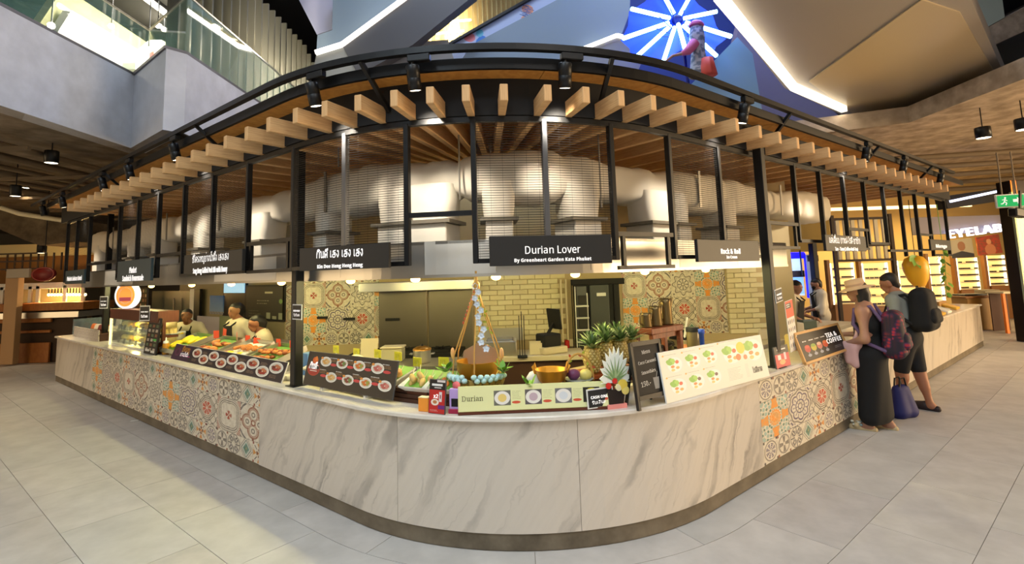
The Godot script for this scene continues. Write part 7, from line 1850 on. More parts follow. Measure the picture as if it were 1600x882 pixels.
	part(gd, "base", MB.new().cbox(Vector3(0, 0.016, 0.006), Vector3(0.098, 0.032, 0.05), 0.004), mat("magenta", Color(0.62, 0.1, 0.25), 0.4))
	part(gd, "top_disc", MB.new().smooth().lathe([Vector2(0, 0.004), Vector2(0.028, 0.004), Vector2(0.028, -0.004), Vector2(0, -0.004)], 16, Transform3D(Basis(Vector3.RIGHT, PI / 2), Vector3(0.005, 0.19, 0))), mat("salmon", Color(0.9, 0.45, 0.45), 0.5))

func leaves(parent: Node3D, at: Vector3, n: int, size: float, m: Material):
	for k in n:
		part(parent, "leaf", leaf_mesh(size, size * 0.55), m, at + Vector3(rng.randf_range(-0.3, 0.3), rng.randf_range(-0.2, 0.2), rng.randf_range(-0.2, 0.2)) * size, Basis(Vector3.UP, k * 2.4) * Basis(Vector3.RIGHT, rng.randf_range(0.2, 1.3)))

func durian_stall():
	# banner
	var im := Image.create(768, 144, false, Image.FORMAT_RGB8)
	im.fill(Color(0.88, 0.89, 0.66))
	var xs := [190, 350, 505, 650]
	for k in 4:
		var x: int = xs[k]
		rect(im, x - 10, 28, 86, 88, [Color(0.4, 0.4, 0.36), Color(0.36, 0.34, 0.34), Color(0.42, 0.42, 0.42), Color(0.14, 0.13, 0.1)][k])
		if k < 3:
			disc(im, x + 33, 72, 40, 40, Color(0.9, 0.89, 0.86)); disc(im, x + 33, 72, 22, 24, [Color(0.88, 0.78, 0.45), Color(0.75, 0.66, 0.7), Color(0.82, 0.84, 0.86)][k])
		else:
			rect(im, x + 12, 46, 46, 64, Color(0.9, 0.85, 0.12)); disc(im, x + 35, 46, 24, 12, Color(0.92, 0.88, 0.2))
		small_print(im, x + 84, 34, 50, 6, Color(0.62, 0.62, 0.45), 9, 2)
		disc(im, x + 104, 100, 22, 8, Color(0.8, 0.32, 0.2))
	var b := stand_board("durian_menu_banner", "long pale yellow durian dessert banner standing on the counter edge", "menu banner", Vector3(-0.54, 0.88, -0.019) + Vector3(0, 0.02, 0.0), Vector3(0.53, 0.88, 0.019) + Vector3(0, 0.02, 0.0), 0.172, 0.08, print_mat("durian", im), mat("banner_yellow", Color(0.86, 0.87, 0.62), 0.5))
	var w: float = b.get_meta("w")
	var r := Basis(Vector3.RIGHT, -0.08)
	letters(b, "Durian", mat("ink_olive", Color(0.32, 0.30, 0.16), 0.6), r * Vector3(-w * 0.405, 0.1, 0.002), 0.15, false, true, r, 0.001)
	part(b, "base_strip", MB.new().box(Vector3(0, -0.009, -0.02), Vector3(w, 0.018, 0.05)), mats.case_wood)
	# big hanging basket with gold bowl
	var gold := mat("gold", Color(0.86, 0.62, 0.22), 0.34, 0.7)
	var k0 := Vector3(-0.529, 1.077, 0.42)
	var o := on_counter("flower_hanging_basket", "large gold bowl in a woven basket hung from ropes with white orchids", "basket", Vector3(k0.x, TOP, 0.42))
	var wov := paint(128, 64, func(x, y): return Color(0.55, 0.45, 0.14) if (x + y) % 16 < 7 or (x - y + 640) % 16 < 7 else Color(0.32, 0.28, 0.08))
	part(o, "woven_basket", MB.new().smooth().lathe([Vector2(0, 0.03), Vector2(0.12, 0.03), Vector2(0.185, 0.09), Vector2(0.222, 0.19), Vector2(0.215, 0.195), Vector2(0.17, 0.1), Vector2(0, 0.05)], 28), mat("woven", Color.WHITE, 0.6, 0.0, wov, {"uv1_scale": Vector3(3, 1, 1)}))
	part(o, "stand_ring", MB.new().smooth().lathe([Vector2(0.1, 0), Vector2(0.13, 0.0), Vector2(0.13, 0.035), Vector2(0.1, 0.035)], 20), mats.case_wood)
	part(o, "gold_bowl", MB.new().smooth().lathe([Vector2(0, 0.12), Vector2(0.1, 0.13), Vector2(0.155, 0.22), Vector2(0.165, 0.30), Vector2(0.172, 0.305), Vector2(0.158, 0.30), Vector2(0.145, 0.22), Vector2(0.09, 0.15), Vector2(0, 0.14)], 28), gold)
	part(o, "napkin", MB.new().slab([Vector3(-0.17, 0.24, -0.1), Vector3(0.17, 0.24, -0.1), Vector3(0.12, 0.38, -0.1), Vector3(-0.02, 0.43, -0.1), Vector3(-0.15, 0.36, -0.1)], Vector3(0, 0, -0.01)), mat("napkin", Color(0.62, 0.54, 0.44), 0.8))
	var rope := mat("rope", Color(0.74, 0.58, 0.30), 0.8)
	var apex := Vector3(0.0, 0.88, 0)
	for k in 6:
		var a := k * TAU / 6 + 0.35
		var e := Vector3(cos(a) * 0.21, 0.2, sin(a) * 0.21)
		part(o, "rope", MB.new().smooth().tube([e, e * Vector3(0.93, 1, 0.93) + Vector3(0, 0.16, 0), Vector3(e.x * 0.55, 0.56, e.z * 0.55), apex], 0.0055, 6), rope)
	part(o, "knot", MB.new().smooth().ball(apex, Vector3(0.03, 0.045, 0.03), 10, 6).tube([apex, apex + Vector3(0, 0.12, 0)], 0.012, 6), rope)
	var orch := mat("orchid", Color(0.84, 0.88, 0.92), 0.6)
	for k in 11:
		var f := k / 10.0
		var p := apex.lerp(Vector3(0.11, 0.42, 0.16), f) + Vector3(0.02 * sin(k * 2.0), 0, 0.015)
		var fl := part(o, "orchid", MB.new().smooth().ball(Vector3.ZERO, Vector3(0.016, 0.013, 0.01), 8, 5), orch, p)
		for j in 5: part(fl, "petal", leaf_mesh(0.034, 0.026), orch, Vector3.ZERO, Basis(Vector3.BACK, j * TAU / 5 + k) * Basis(Vector3.RIGHT, 0.35))
	for k in 9:
		var p := apex.lerp(Vector3(-0.105, 0.56, 0.07), 0.15 + k / 11.0)
		part(o, "red_bud", MB.new().smooth().ball(p, Vector3(0.008, 0.014, 0.008), 6, 5), mat("bud_red", Color(0.72, 0.3, 0.2), 0.6))
		var q := apex.lerp(Vector3(0.11, 0.56, 0.05), 0.2 + k / 9.0)
		part(o, "leaf", leaf_mesh(0.035, 0.016), mat("lime_leaf", Color(0.60, 0.66, 0.20), 0.5), q, Basis(Vector3.BACK, k * 1.3))
	var blue := mat("blue_flower", Color(0.70, 0.86, 0.90), 0.6)
	for k in 26:
		var a := PI * (0.06 + 0.88 * k / 25.0)
		if absf(a - PI / 2) < 0.12: continue
		part(o, "pale_flower", MB.new().smooth().ball(Vector3(cos(a) * 0.222, 0.2 + 0.014 * sin(k * 3.0), sin(a) * 0.222), Vector3(0.024, 0.02, 0.024), 7, 5), blue)
	leaves(o, Vector3(-0.23, 0.24, 0.08), 9, 0.085, mat("green_leaf", Color(0.42, 0.62, 0.22), 0.5))
	leaves(o, Vector3(0.23, 0.24, 0.08), 9, 0.085, mats.green_leaf)
	for s in [-1, 1]:
		var cd := part(o, "candle", MB.new().smooth().ball(Vector3(s * 0.2, 0.36, 0.02), Vector3(0.018, 0.045, 0.018), 8, 6), mat("wax", Color(0.86, 0.66, 0.44), 0.5))
	# black trays and napkin
	var bt := on_counter("black_tray", "stack of glossy black trays behind the durian banner", "tray", Vector3(-0.141, TOP, 0.3))
	for k in 3: part(bt, "tray", MB.new().cbox(Vector3(0.01 * k, 0.05 + 0.035 * k, 0), Vector3(0.22, 0.02, 0.16), 0.004), mats.enamel)
	part(bt, "foot", MB.new().box(Vector3(0, 0.02, 0), Vector3(0.2, 0.04, 0.14)), mats.enamel)
	solo("white_napkin", MB.new().smooth().ball(Vector3(0, 0.08, 0), Vector3(0.07, 0.1, 0.05), 10, 6), mats.white, "folded white napkin beside the gold bowl", "napkin", "", K.at(0.011, TOP + 0.06, 0.32))
	var lf := on_counter("green_sprig", "sprig of green leaves lying on the durian banner", "leaves", Vector3(-0.043, 1.06, 0.14))
	leaves(lf, Vector3.ZERO, 9, 0.075, mats.green_leaf)
	# gold bowl on a wooden ring
	var gb := on_counter("gold_bowl", "gold bowl with two side handles behind the durian banner", "bowl", Vector3(0.161, TOP + 0.05, 0.3))
	part(gb, "bowl", MB.new().smooth().lathe([Vector2(0, 0.07), Vector2(0.05, 0.075), Vector2(0.105, 0.13), Vector2(0.125, 0.195), Vector2(0.13, 0.2), Vector2(0.118, 0.195), Vector2(0.098, 0.135), Vector2(0, 0.09)], 24), gold)
	part(gb, "ring", MB.new().smooth().lathe([Vector2(0.09, -0.05), Vector2(0.11, -0.05), Vector2(0.07, 0.0), Vector2(0.1, 0.0), Vector2(0.1, 0.09), Vector2(0.07, 0.09)], 20), mats.dark_wood)
	for s in [-1, 1]: part(gb, "handle", MB.new().smooth().tube([Vector3(s * 0.12, 0.17, 0), Vector3(s * 0.14, 0.22, 0), Vector3(s * 0.125, 0.245, 0), Vector3(s * 0.118, 0.21, 0)], 0.01, 8), gold)
	# round basket with handle
	var bk := on_counter("handled_basket", "round cane basket with a flowered arch handle holding purple and yellow sweets", "basket", Vector3(0.407, TOP, 0.3))
	part(bk, "basket", MB.new().smooth().lathe([Vector2(0, 0.06), Vector2(0.09, 0.06), Vector2(0.108, 0.15), Vector2(0.1, 0.15), Vector2(0, 0.08)], 22), mat("cane", Color(0.72, 0.50, 0.24), 0.6, 0.0, wov))
	part(bk, "foot", MB.new().smooth().lathe([Vector2(0.07, 0), Vector2(0.09, 0), Vector2(0.09, 0.06), Vector2(0.07, 0.06)], 18), mats.rope)
	part(bk, "plate", MB.new().smooth().lathe([Vector2(0, 0.15), Vector2(0.09, 0.152), Vector2(0.112, 0.17), Vector2(0.09, 0.162), Vector2(0, 0.16)], 22), mat("plate_grey", Color(0.66, 0.68, 0.66), 0.3))
	var arch := []
	for k in 13: arch.append(Vector3(-cos(PI * k / 12.0) * 0.115, 0.15 + sin(PI * k / 12.0) * 0.2, 0))
	part(bk, "arch_handle", MB.new().smooth().tube(arch, 0.009, 8), mats.rope)
	for k in 12: part(bk, "leaf", leaf_mesh(0.035, 0.018), mats.lime_leaf if k % 2 else mats.bud_red, arch[k], Basis(Vector3.BACK, k * 1.7))
	var sw := [[mat("purple_sweet", Color(0.42, 0.2, 0.36), 0.4), Vector3(-0.04, 0.2, 0), "dark purple sweet under film in the cane basket"], [mat("yellow_sweet", Color(0.84, 0.78, 0.44), 0.4), Vector3(0.05, 0.195, 0.01), "pale yellow sweet under film in the cane basket"]]
	for q in sw: solo("wrapped_sweet", MB.new().smooth().ball(Vector3.ZERO, Vector3(0.05, 0.042, 0.045), 12, 8), q[0], q[2], "sweet", "", bk.position + bk.basis * q[1])
	solo("ice_block", MB.new().cbox(Vector3(0, 0.03, 0), Vector3(0.07, 0.06, 0.05), 0.01), blue, "pale blue flower block beside the cane basket", "decoration", "", K.at(0.531, TOP, 0.24))
	# pineapples on a stool
	var stl := on_counter("wooden_stool", "orange-brown wooden stool carrying the pineapples", "stool", Vector3(0.837, TOP, 0.46))
	part(stl, "seat", MB.new().cbox(Vector3(0, 0.165, 0), Vector3(0.53, 0.03, 0.3), 0.004), mat("stool_wood", Color(0.66, 0.38, 0.16), 0.5, 0.0, t_wood))
	for x in [-0.2, -0.06, 0.2]:
		part(stl, "leg", MB.new().cbox(Vector3(x, 0.075, 0.08), Vector3(0.045, 0.15, 0.04), 0.003), mats.stool_wood)
		part(stl, "leg", MB.new().cbox(Vector3(x, 0.075, -0.08), Vector3(0.045, 0.15, 0.04), 0.003), mats.stool_wood)
	part(stl, "rail", MB.new().box(Vector3(0, 0.11, 0.09), Vector3(0.4, 0.025, 0.02)), mats.stool_wood)
	pineapples(stl)
	# pineapple cutout display
	var cut := on_counter("pineapple_cutout", "flat printed pineapple cutout display with fruit drink", "display", Vector3(Vector3(0.592, 0.88, -0.006).x, TOP, 0.02))
	part(cut, "foot", MB.new().box(Vector3(0, 0.015, -0.02), Vector3(0.15, 0.03, 0.06)), mat("cut_pink", Color(0.88, 0.55, 0.52), 0.5))
	var flame := PackedVector2Array()
	for k in 25:
		var a := -0.25 + (PI + 0.5) * k / 24.0
		var rr := 0.2 if k % 2 == 0 else 0.15
		flame.append(Vector2(cos(a) * rr * 0.62, 0.2 + maxf(sin(a), -0.1) * rr * 1.15))
	part(cut, "crown_board", MB.new().prism(flame, 0.008), mat("cut_white", Color(0.88, 0.90, 0.86), 0.5))
	for k in 11:
		var a := -1.1 + 2.2 * k / 10.0
		part(cut, "crown_leaf", MB.new().prism(PackedVector2Array([Vector2(-0.012, 0.0), Vector2(0.012, 0.0), Vector2(0.0, 0.17 - 0.05 * absf(a))]), 0.002), mat("cut_green_%d" % (k % 2), [Color(0.46, 0.58, 0.36), Color(0.62, 0.70, 0.5)][k % 2], 0.6), Vector3(0, 0.19, 0.003 + 0.001 * (k % 3)), Basis(Vector3.BACK, -a))
	part(cut, "cup", MB.new().prism(PackedVector2Array([Vector2(-0.055, 0.03), Vector2(0.055, 0.03), Vector2(0.07, 0.13), Vector2(-0.07, 0.13)]), 0.012), mat("cut_brown", Color(0.24, 0.14, 0.10), 0.6, 0.0, wov))
	for q in [[-0.06, 0.16, 0.022, Color(0.8, 0.12, 0.1)], [-0.01, 0.19, 0.02, Color(0.82, 0.16, 0.12)], [0.05, 0.16, 0.038, Color(0.9, 0.78, 0.3)], [0.07, 0.12, 0.03, Color(0.9, 0.82, 0.45)], [0.02, 0.145, 0.026, Color(0.92, 0.88, 0.7)]]:
		part(cut, "fruit", MB.new().lathe([Vector2(0, 0.006), Vector2(q[2], 0.004), Vector2(q[2], 0)], 14, Transform3D(Basis(Vector3.RIGHT, PI / 2), Vector3(q[0], q[1], 0.003))), mat("cutfruit_%s" % q[0], q[3], 0.5))
	# chalkboard
	var a0 := Vector3(0.71, 0.88, -0.061)
	var a1 := Vector3(0.999, 0.88, -0.005)
	var cb := stand_board("chalkboard_stand", "small black chalkboard on an A frame offering coconut smoothies", "chalkboard", a0 + Vector3(0, 0.07, 0), a1 + Vector3(0, 0.07, 0), 0.37, 0.12, mat("slate", Color(0.05, 0.05, 0.055), 0.7), mat("chalk_frame", Color(0.06, 0.055, 0.05), 0.5), 0.02)
	var cw: float = cb.get_meta("w")
	var rr2 := Basis(Vector3.RIGHT, -0.12)
	for s in [-1, 1]:
		part(cb, "frame_side", MB.new().box(rr2 * Vector3(s * cw / 2, 0.15, 0.0), Vector3(0.022, 0.46, 0.026), rr2), mats.chalk_frame)
		part(cb, "back_leg", MB.new().bar(Vector3(s * (cw / 2 - 0.02), 0.28, -0.05), Vector3(s * (cw / 2 - 0.02), -0.068, -0.13), 0.018), mats.chalk_frame)
	for y in [0.0, 0.37]: part(cb, "frame_rail", MB.new().box(rr2 * Vector3(0, y, 0.0), Vector3(cw, 0.03, 0.026), rr2), mats.chalk_frame)
	var chalk := mat("chalk", Color(0.82, 0.80, 0.76), 0.9)
	var rows := [["Menu", 0.315, 0.09], ["Coco Caramel", 0.245, 0.19], ["Smoothies", 0.175, 0.15], ["150.-", 0.1, 0.1]]
	for q in rows: letters(cb, q[0], chalk, rr2 * Vector3(0.0 if q[0] != "150.-" else -0.045, q[1], 0.002), q[2], false, true, rr2 * Basis(Vector3.BACK, 0.06), 0.001)
	part(cb, "chalk_cup", MB.new().prism(PackedVector2Array([Vector2(-0.025, 0), Vector2(0.02, 0), Vector2(0.032, 0.08), Vector2(-0.034, 0.08)]), 0.001), mat("chalk_dim", Color(0.55, 0.54, 0.52), 0.9), rr2 * Vector3(0.07, 0.04, 0.003), rr2)
	part(cb, "chalk_straw", MB.new().prism(PackedVector2Array([Vector2(0.0, 0.08), Vector2(0.006, 0.08), Vector2(0.022, 0.12), Vector2(0.014, 0.12)]), 0.001), mats.chalk_dim, rr2 * Vector3(0.07, 0.04, 0.003), rr2)

func pineapples(stl: Node3D):
	var skin := paint(96, 96, func(x, y):
		var a: float = absf(fposmod(x + y * 1.0, 12.0) - 6.0)
		var b: float = absf(fposmod(x - y * 1.0, 12.0) - 6.0)
		var e := minf(a, b)
		return Color(0.28, 0.24, 0.10) if e < 0.9 else Color(0.72, 0.60, 0.30).lerp(Color(0.56, 0.50, 0.22), clampf(e / 6.0, 0, 1)))
	var sm := mat("pineapple_skin", Color(0.95, 0.93, 0.82), 0.6, 0.0, skin, {"uv1_scale": Vector3(1, 1, 1)})
	var leafs := [mat("crown_a", Color(0.42, 0.54, 0.30), 0.5), mat("crown_b", Color(0.24, 0.36, 0.18), 0.5), mat("crown_c", Color(0.58, 0.64, 0.42), 0.5)]
	var body := MB.new().smooth()
	var prof := []
	for k in 15:
		var f := k / 14.0
		prof.append(Vector2(0.062 * pow(sin(PI * (0.07 + 0.86 * f)), 0.45), f * 0.19))
	body.lathe(prof, 22)
	var bm := body.mesh()
	var blade := leaf_mesh(0.13, 0.03)
	var spots := [[-0.2, 0.06, 0.0, "pineapple at the cane basket end of the stool"], [-0.065, 0.05, 0.5, "second pineapple along the stool from the cane basket"], [0.07, 0.05, 1.1, "pineapple behind the printed cutout"], [0.2, 0.03, 1.7, "pineapple at the chalkboard end of the stool"], [-0.13, -0.09, 2.2, "pineapple in the back row behind the cane basket"], [0.0, -0.09, 0.8, "pineapple in the middle of the back row"], [0.135, -0.09, 2.9, "pineapple in the back row beside the wooden stand"]]
	for q in spots:
		var o := thing("pineapple", q[3], "pineapple", stl.position + stl.basis * Vector3(q[0], 0.181 if q[0] < -0.1 else (0.215 if q[1] > 0 else 0.24), q[1]), stl.rotation.y + q[2], "pineapples on the stool")
		part(o, "fruit", bm, sm)
		var eyes := MB.new().smooth()
		for r in 9:
			for c in 11:
				var f := 0.1 + 0.8 * r / 8.0
				var rad := 0.062 * pow(sin(PI * (0.07 + 0.86 * f)), 0.45)
				var a := TAU * (c + 0.5 * (r % 2)) / 11
				var nrm := Vector3(sin(a), 0, cos(a))
				eyes.lathe([Vector2(0.0115, 0.0), Vector2(0.007, 0.0045), Vector2(0.0, 0.006)], 5, Transform3D(Basis(Vector3.UP.cross(nrm), nrm, Vector3.UP), nrm * (rad - 0.001) + Vector3(0, f * 0.19, 0)))
		var ey := part(o, "skin_eyes", eyes, mat("eye_skin", Color(0.74, 0.66, 0.42), 0.6))
		ey.set_meta("kind", "stuff")
		for k in 26:
			var f := k / 26.0
			var sc := 0.55 + 0.6 * (1.0 - f * 0.5)
			part(o, "crown_leaf", blade, leafs[k % 3], Vector3(0, 0.185 + 0.02 * f, 0), Basis(Vector3.UP, k * 2.4) * Basis(Vector3.RIGHT, 1.15 * (1.0 - f)) * Basis.from_scale(Vector3(sc, sc, sc)))

func salad_stall():
	var im := Image.create(768, 320, false, Image.FORMAT_RGB8)
	im.fill(Color(0.83, 0.83, 0.78))
	var pts := [[84, 92, 52], [208, 90, 52], [332, 86, 52], [84, 234, 52], [208, 232, 52], [332, 228, 52], [490, 100, 72], [670, 100, 84]]
	for q in pts:
		var x: float = q[0]
		var y: float = q[1]
		var s: float = q[2]
		disc(im, x + s * 0.12, y, s, s * 1.05, Color(0.80, 0.82, 0.80)); disc(im, x + s * 0.12, y, s * 0.9, s * 0.95, Color(0.87, 0.88, 0.86))
		for k in 7: disc(im, x - s * 0.35 + cos(k * 2.4) * s * 0.3, y - s * 0.45 + sin(k * 2.4) * s * 0.22, s * 0.26, s * 0.24, [Color(0.45, 0.68, 0.22), Color(0.55, 0.76, 0.3)][k % 2])
		for k in 9: disc(im, x + cos(k * 2.1) * s * 0.4, y + s * 0.42 + sin(k * 2.1) * s * 0.24, s * 0.22, s * 0.17, [Color(0.86, 0.60, 0.30), Color(0.92, 0.72, 0.42), Color(0.80, 0.48, 0.22)][k % 3])
		disc(im, x + s * 0.42, y - s * 0.3, s * 0.22, s * 0.22, Color(0.84, 0.24, 0.14) if q != pts[4] and q != pts[5] else Color(0.3, 0.16, 0.2))
		small_print(im, int(x - s), int(y - s * 1.35), int(s * 2), 1, Color(0.6, 0.6, 0.58), 5, 3)
		disc(im, x - s * 1.15, y - s * 1.28, 6, 6, Color(0.9, 0.6, 0.25))
	disc(im, 575, 66, 34, 44, Color(0.93, 0.75, 0.16)); disc(im, 545, 130, 20, 24, Color(0.88, 0.4, 0.2)); disc(im, 600, 140, 16, 18, Color(0.88, 0.45, 0.3))
	small_print(im, 440, 200, 110, 9, Color(0.65, 0.65, 0.62), 10, 3); rect(im, 580, 190, 26, 100, Color(0.84, 0.80, 0.76))
	var b := stand_board("salad_menu_board", "long white menu board with pictured salads and fried dishes", "menu board", Vector3(0.965, 0.88, -0.048), Vector3(2.391, 0.88, -0.085), 0.36, 0.16, print_mat("salad", im), mats.white)
	var w: float = b.get_meta("w")
	var r := Basis(Vector3.RIGHT, -0.16)
	thai(b, "โรตีตาต", mat("ink_grey", Color(0.4, 0.38, 0.34), 0.6), r * Vector3(w * 0.38, 0.06, 0.002), 0.15, 0.035, r)
	solo("blue_bottle_cap", MB.new().smooth().lathe([Vector2(0, 0), Vector2(0.022, 0), Vector2(0.022, 0.36), Vector2(0.03, 0.36), Vector2(0.03, 0.4), Vector2(0, 0.4)], 12), mat("cap_blue", Color(0.12, 0.3, 0.75), 0.4), "blue bottle cap showing above the salad menu", "bottle", "", K.at(2.139, TOP, 0.4))

func coffee_stall():
	# small phone poster stands
	var p1 := Image.create(64, 96, false, Image.FORMAT_RGB8)
	p1.fill(Color(0.78, 0.24, 0.28)); rect(p1, 0, 0, 64, 34, Color(0.14, 0.13, 0.14)); rect(p1, 12, 10, 40, 6, Color(0.85, 0.85, 0.85)); rect(p1, 12, 38, 14, 22, Color(0.9, 0.88, 0.86)); rect(p1, 40, 30, 10, 34, Color(0.8, 0.78, 0.8)); disc(p1, 30, 72, 13, 12, Color(0.92, 0.66, 0.45))
	stand_board("pink_poster_stand", "small pink and black poster stand beside the black post", "poster", Vector3(2.718, 0.88, -0.005), Vector3(3.026, 0.88, -0.006), 0.2, 0.1, print_mat("pink", p1), mats.board_edge)
	var ph := on_counter("phone_stand", "white phone standing in a magenta holder", "phone", Vector3(Vector3(2.537, 0.88, -0.032).x, TOP, 0.03), 0.25)
	part(ph, "holder", MB.new().cbox(Vector3(0, 0.02, 0), Vector3(0.1, 0.04, 0.05), 0.004), mats.magenta)
	part(ph, "phone", MB.new().cbox(Vector3(0, 0.095, -0.01), Vector3(0.08, 0.15, 0.014), 0.006, up_down(0, -0.25)), mats.gadget)
	part(ph, "screen", MB.new().box(Vector3(0, 0.09, 0.0), Vector3(0.05, 0.05, 0.004), up_down(0, -0.25)), mat("violet", Color(0.35, 0.15, 0.45), 0.3))
	# hanging sheet on the post
	var cal := Image.create(64, 176, false, Image.FORMAT_RGB8)
	cal.fill(Color(0.86, 0.84, 0.80)); rect(cal, 0, 0, 64, 58, Color(0.86, 0.30, 0.16)); rect(cal, 4, 8, 42, 18, Color(0.16, 0.12, 0.12)); small_print(cal, 8, 11, 34, 2, Color(0.9, 0.9, 0.88), 7, 4)
	for rr in 4:
		for c in 4: disc(cal, 10 + c * 15, 74 + rr * 27, 3.6, 8, [Color(0.2, 0.18, 0.18), Color(0.4, 0.35, 0.3), Color(0.55, 0.45, 0.35), Color(0.5, 0.5, 0.5)][(rr + c) % 4])
	var kc := Vector3(3.135, 1.251, 0)
	var cs := thing("hanging_price_sheet", "long orange headed sheet of products hanging on the black post", "price sheet", K.at(kc.x, kc.y, 0.0), K.yaw(kc.x))
	var tilt := up_down(0, 0, 0.1)
	part(cs, "sheet", MB.new().cbox(Vector3(0, 0, -0.004), Vector3(0.18, 0.5, 0.006), 0.001, tilt), mats.white)
	var mb := MB.new()
	mb.quad(tilt * Vector3(-0.088, -0.247, 0.0), tilt * Vector3(0.088, -0.247, 0.0), tilt * Vector3(0.088, 0.247, 0.0), tilt * Vector3(-0.088, 0.247, 0.0))
	part(cs, "print", mb, print_mat("calendar", cal))
	# tea and coffee board
	var tc := Image.create(256, 160, false, Image.FORMAT_RGB8)
	tc.fill(Color(0.07, 0.06, 0.065))
	for k in 4:
		var x := 40.0 + k * 34
		disc(tc, x, 92, 15, 20, [Color(0.72, 0.2, 0.2), Color(0.72, 0.66, 0.2), Color(0.75, 0.45, 0.4), Color(0.76, 0.28, 0.14)][k]); disc(tc, x, 80, 13, 9, [Color(0.8, 0.3, 0.25), Color(0.5, 0.62, 0.25), Color(0.85, 0.7, 0.6), Color(0.8, 0.4, 0.2)][k]); rect(tc, x - 3, 110, 6, 14, Color(0.5, 0.5, 0.55)); disc(tc, x, 128, 10, 8, Color(0.6, 0.62, 0.68))
		small_print(tc, int(x) - 14, 46, 28, 1, Color(0.9, 0.9, 0.9), 6, 6)
	small_print(tc, 190, 120, 50, 2, Color(0.6, 0.6, 0.6), 8, 3)
	var tb := stand_board("tea_coffee_board", "wood framed black board with four drinks reading TEA & COFFEE", "menu board", Vector3(3.177, 0.88, -0.077), Vector3(4.399, 0.88, -0.062), 0.29, 0.3, print_mat("tea", tc), mat("frame_pine", Color(0.78, 0.60, 0.36), 0.5), 0.02)
	var w: float = tb.get_meta("w")
	var r := Basis(Vector3.RIGHT, -0.3)
	for s in [-1, 1]: part(tb, "frame_side", MB.new().box(r * Vector3(s * w / 2, 0.145, 0.003), Vector3(0.025, 0.3, 0.022), r), mats.frame_pine)
	for y in [0.0, 0.29]: part(tb, "frame_rail", MB.new().box(r * Vector3(0, y, 0.003), Vector3(w + 0.025, 0.025, 0.022), r), mats.frame_pine)
	letters(tb, "TEA &", mats.sign_white, r * Vector3(w * 0.26, 0.215, 0.002), w * 0.27, true, false, r, 0.001, 0.05)
	letters(tb, "COFFEE", mats.sign_white, r * Vector3(w * 0.28, 0.155, 0.002), w * 0.36, true, false, r, 0.001, 0.05)
	# cups and boxes on the inner shelf
	var it := [[1262, 520, Color(0.85, 0.8, 0.7)], [1275, 515, Color(0.55, 0.3, 0.2)], [1300, 512, Color(0.85, 0.82, 0.72)], [1318, 505, Color(0.3, 0.35, 0.3)]]
	var ks := [Vector3(6.343, 1, 1.074), Vector3(6.63, 1, 1.013), Vector3(7.163, 1, 1.01), Vector3(7.733, 1, 1.024)]
	for k in 4:
		solo("storage_tub", MB.new().cbox(Vector3(0, 0.07, 0), Vector3(0.22, 0.14, 0.18), 0.01), mat("tub_%d" % k, it[k][2], 0.5), ["cream", "brown", "white", "dark green"][k] + " storage tub on the inner shelf of the coffee stall", "tub", "", K.at(5.0 + 0.5 * k, 0.842, 1.15))
	solo("white_box", MB.new().cbox(Vector3(0, 0.08, 0), Vector3(0.24, 0.16, 0.2), 0.01), mats.white, "white box on the rear counter before the server", "box", "", K.at(5.6, 1.08, 2.8))
	solo("paper_bag", MB.new().cbox(Vector3(0, 0.09, 0), Vector3(0.14, 0.18, 0.1), 0.02), mats.bread, "brown paper bag standing behind the tea and coffee board", "bag", "", K.at(3.961, TOP, 0.35))

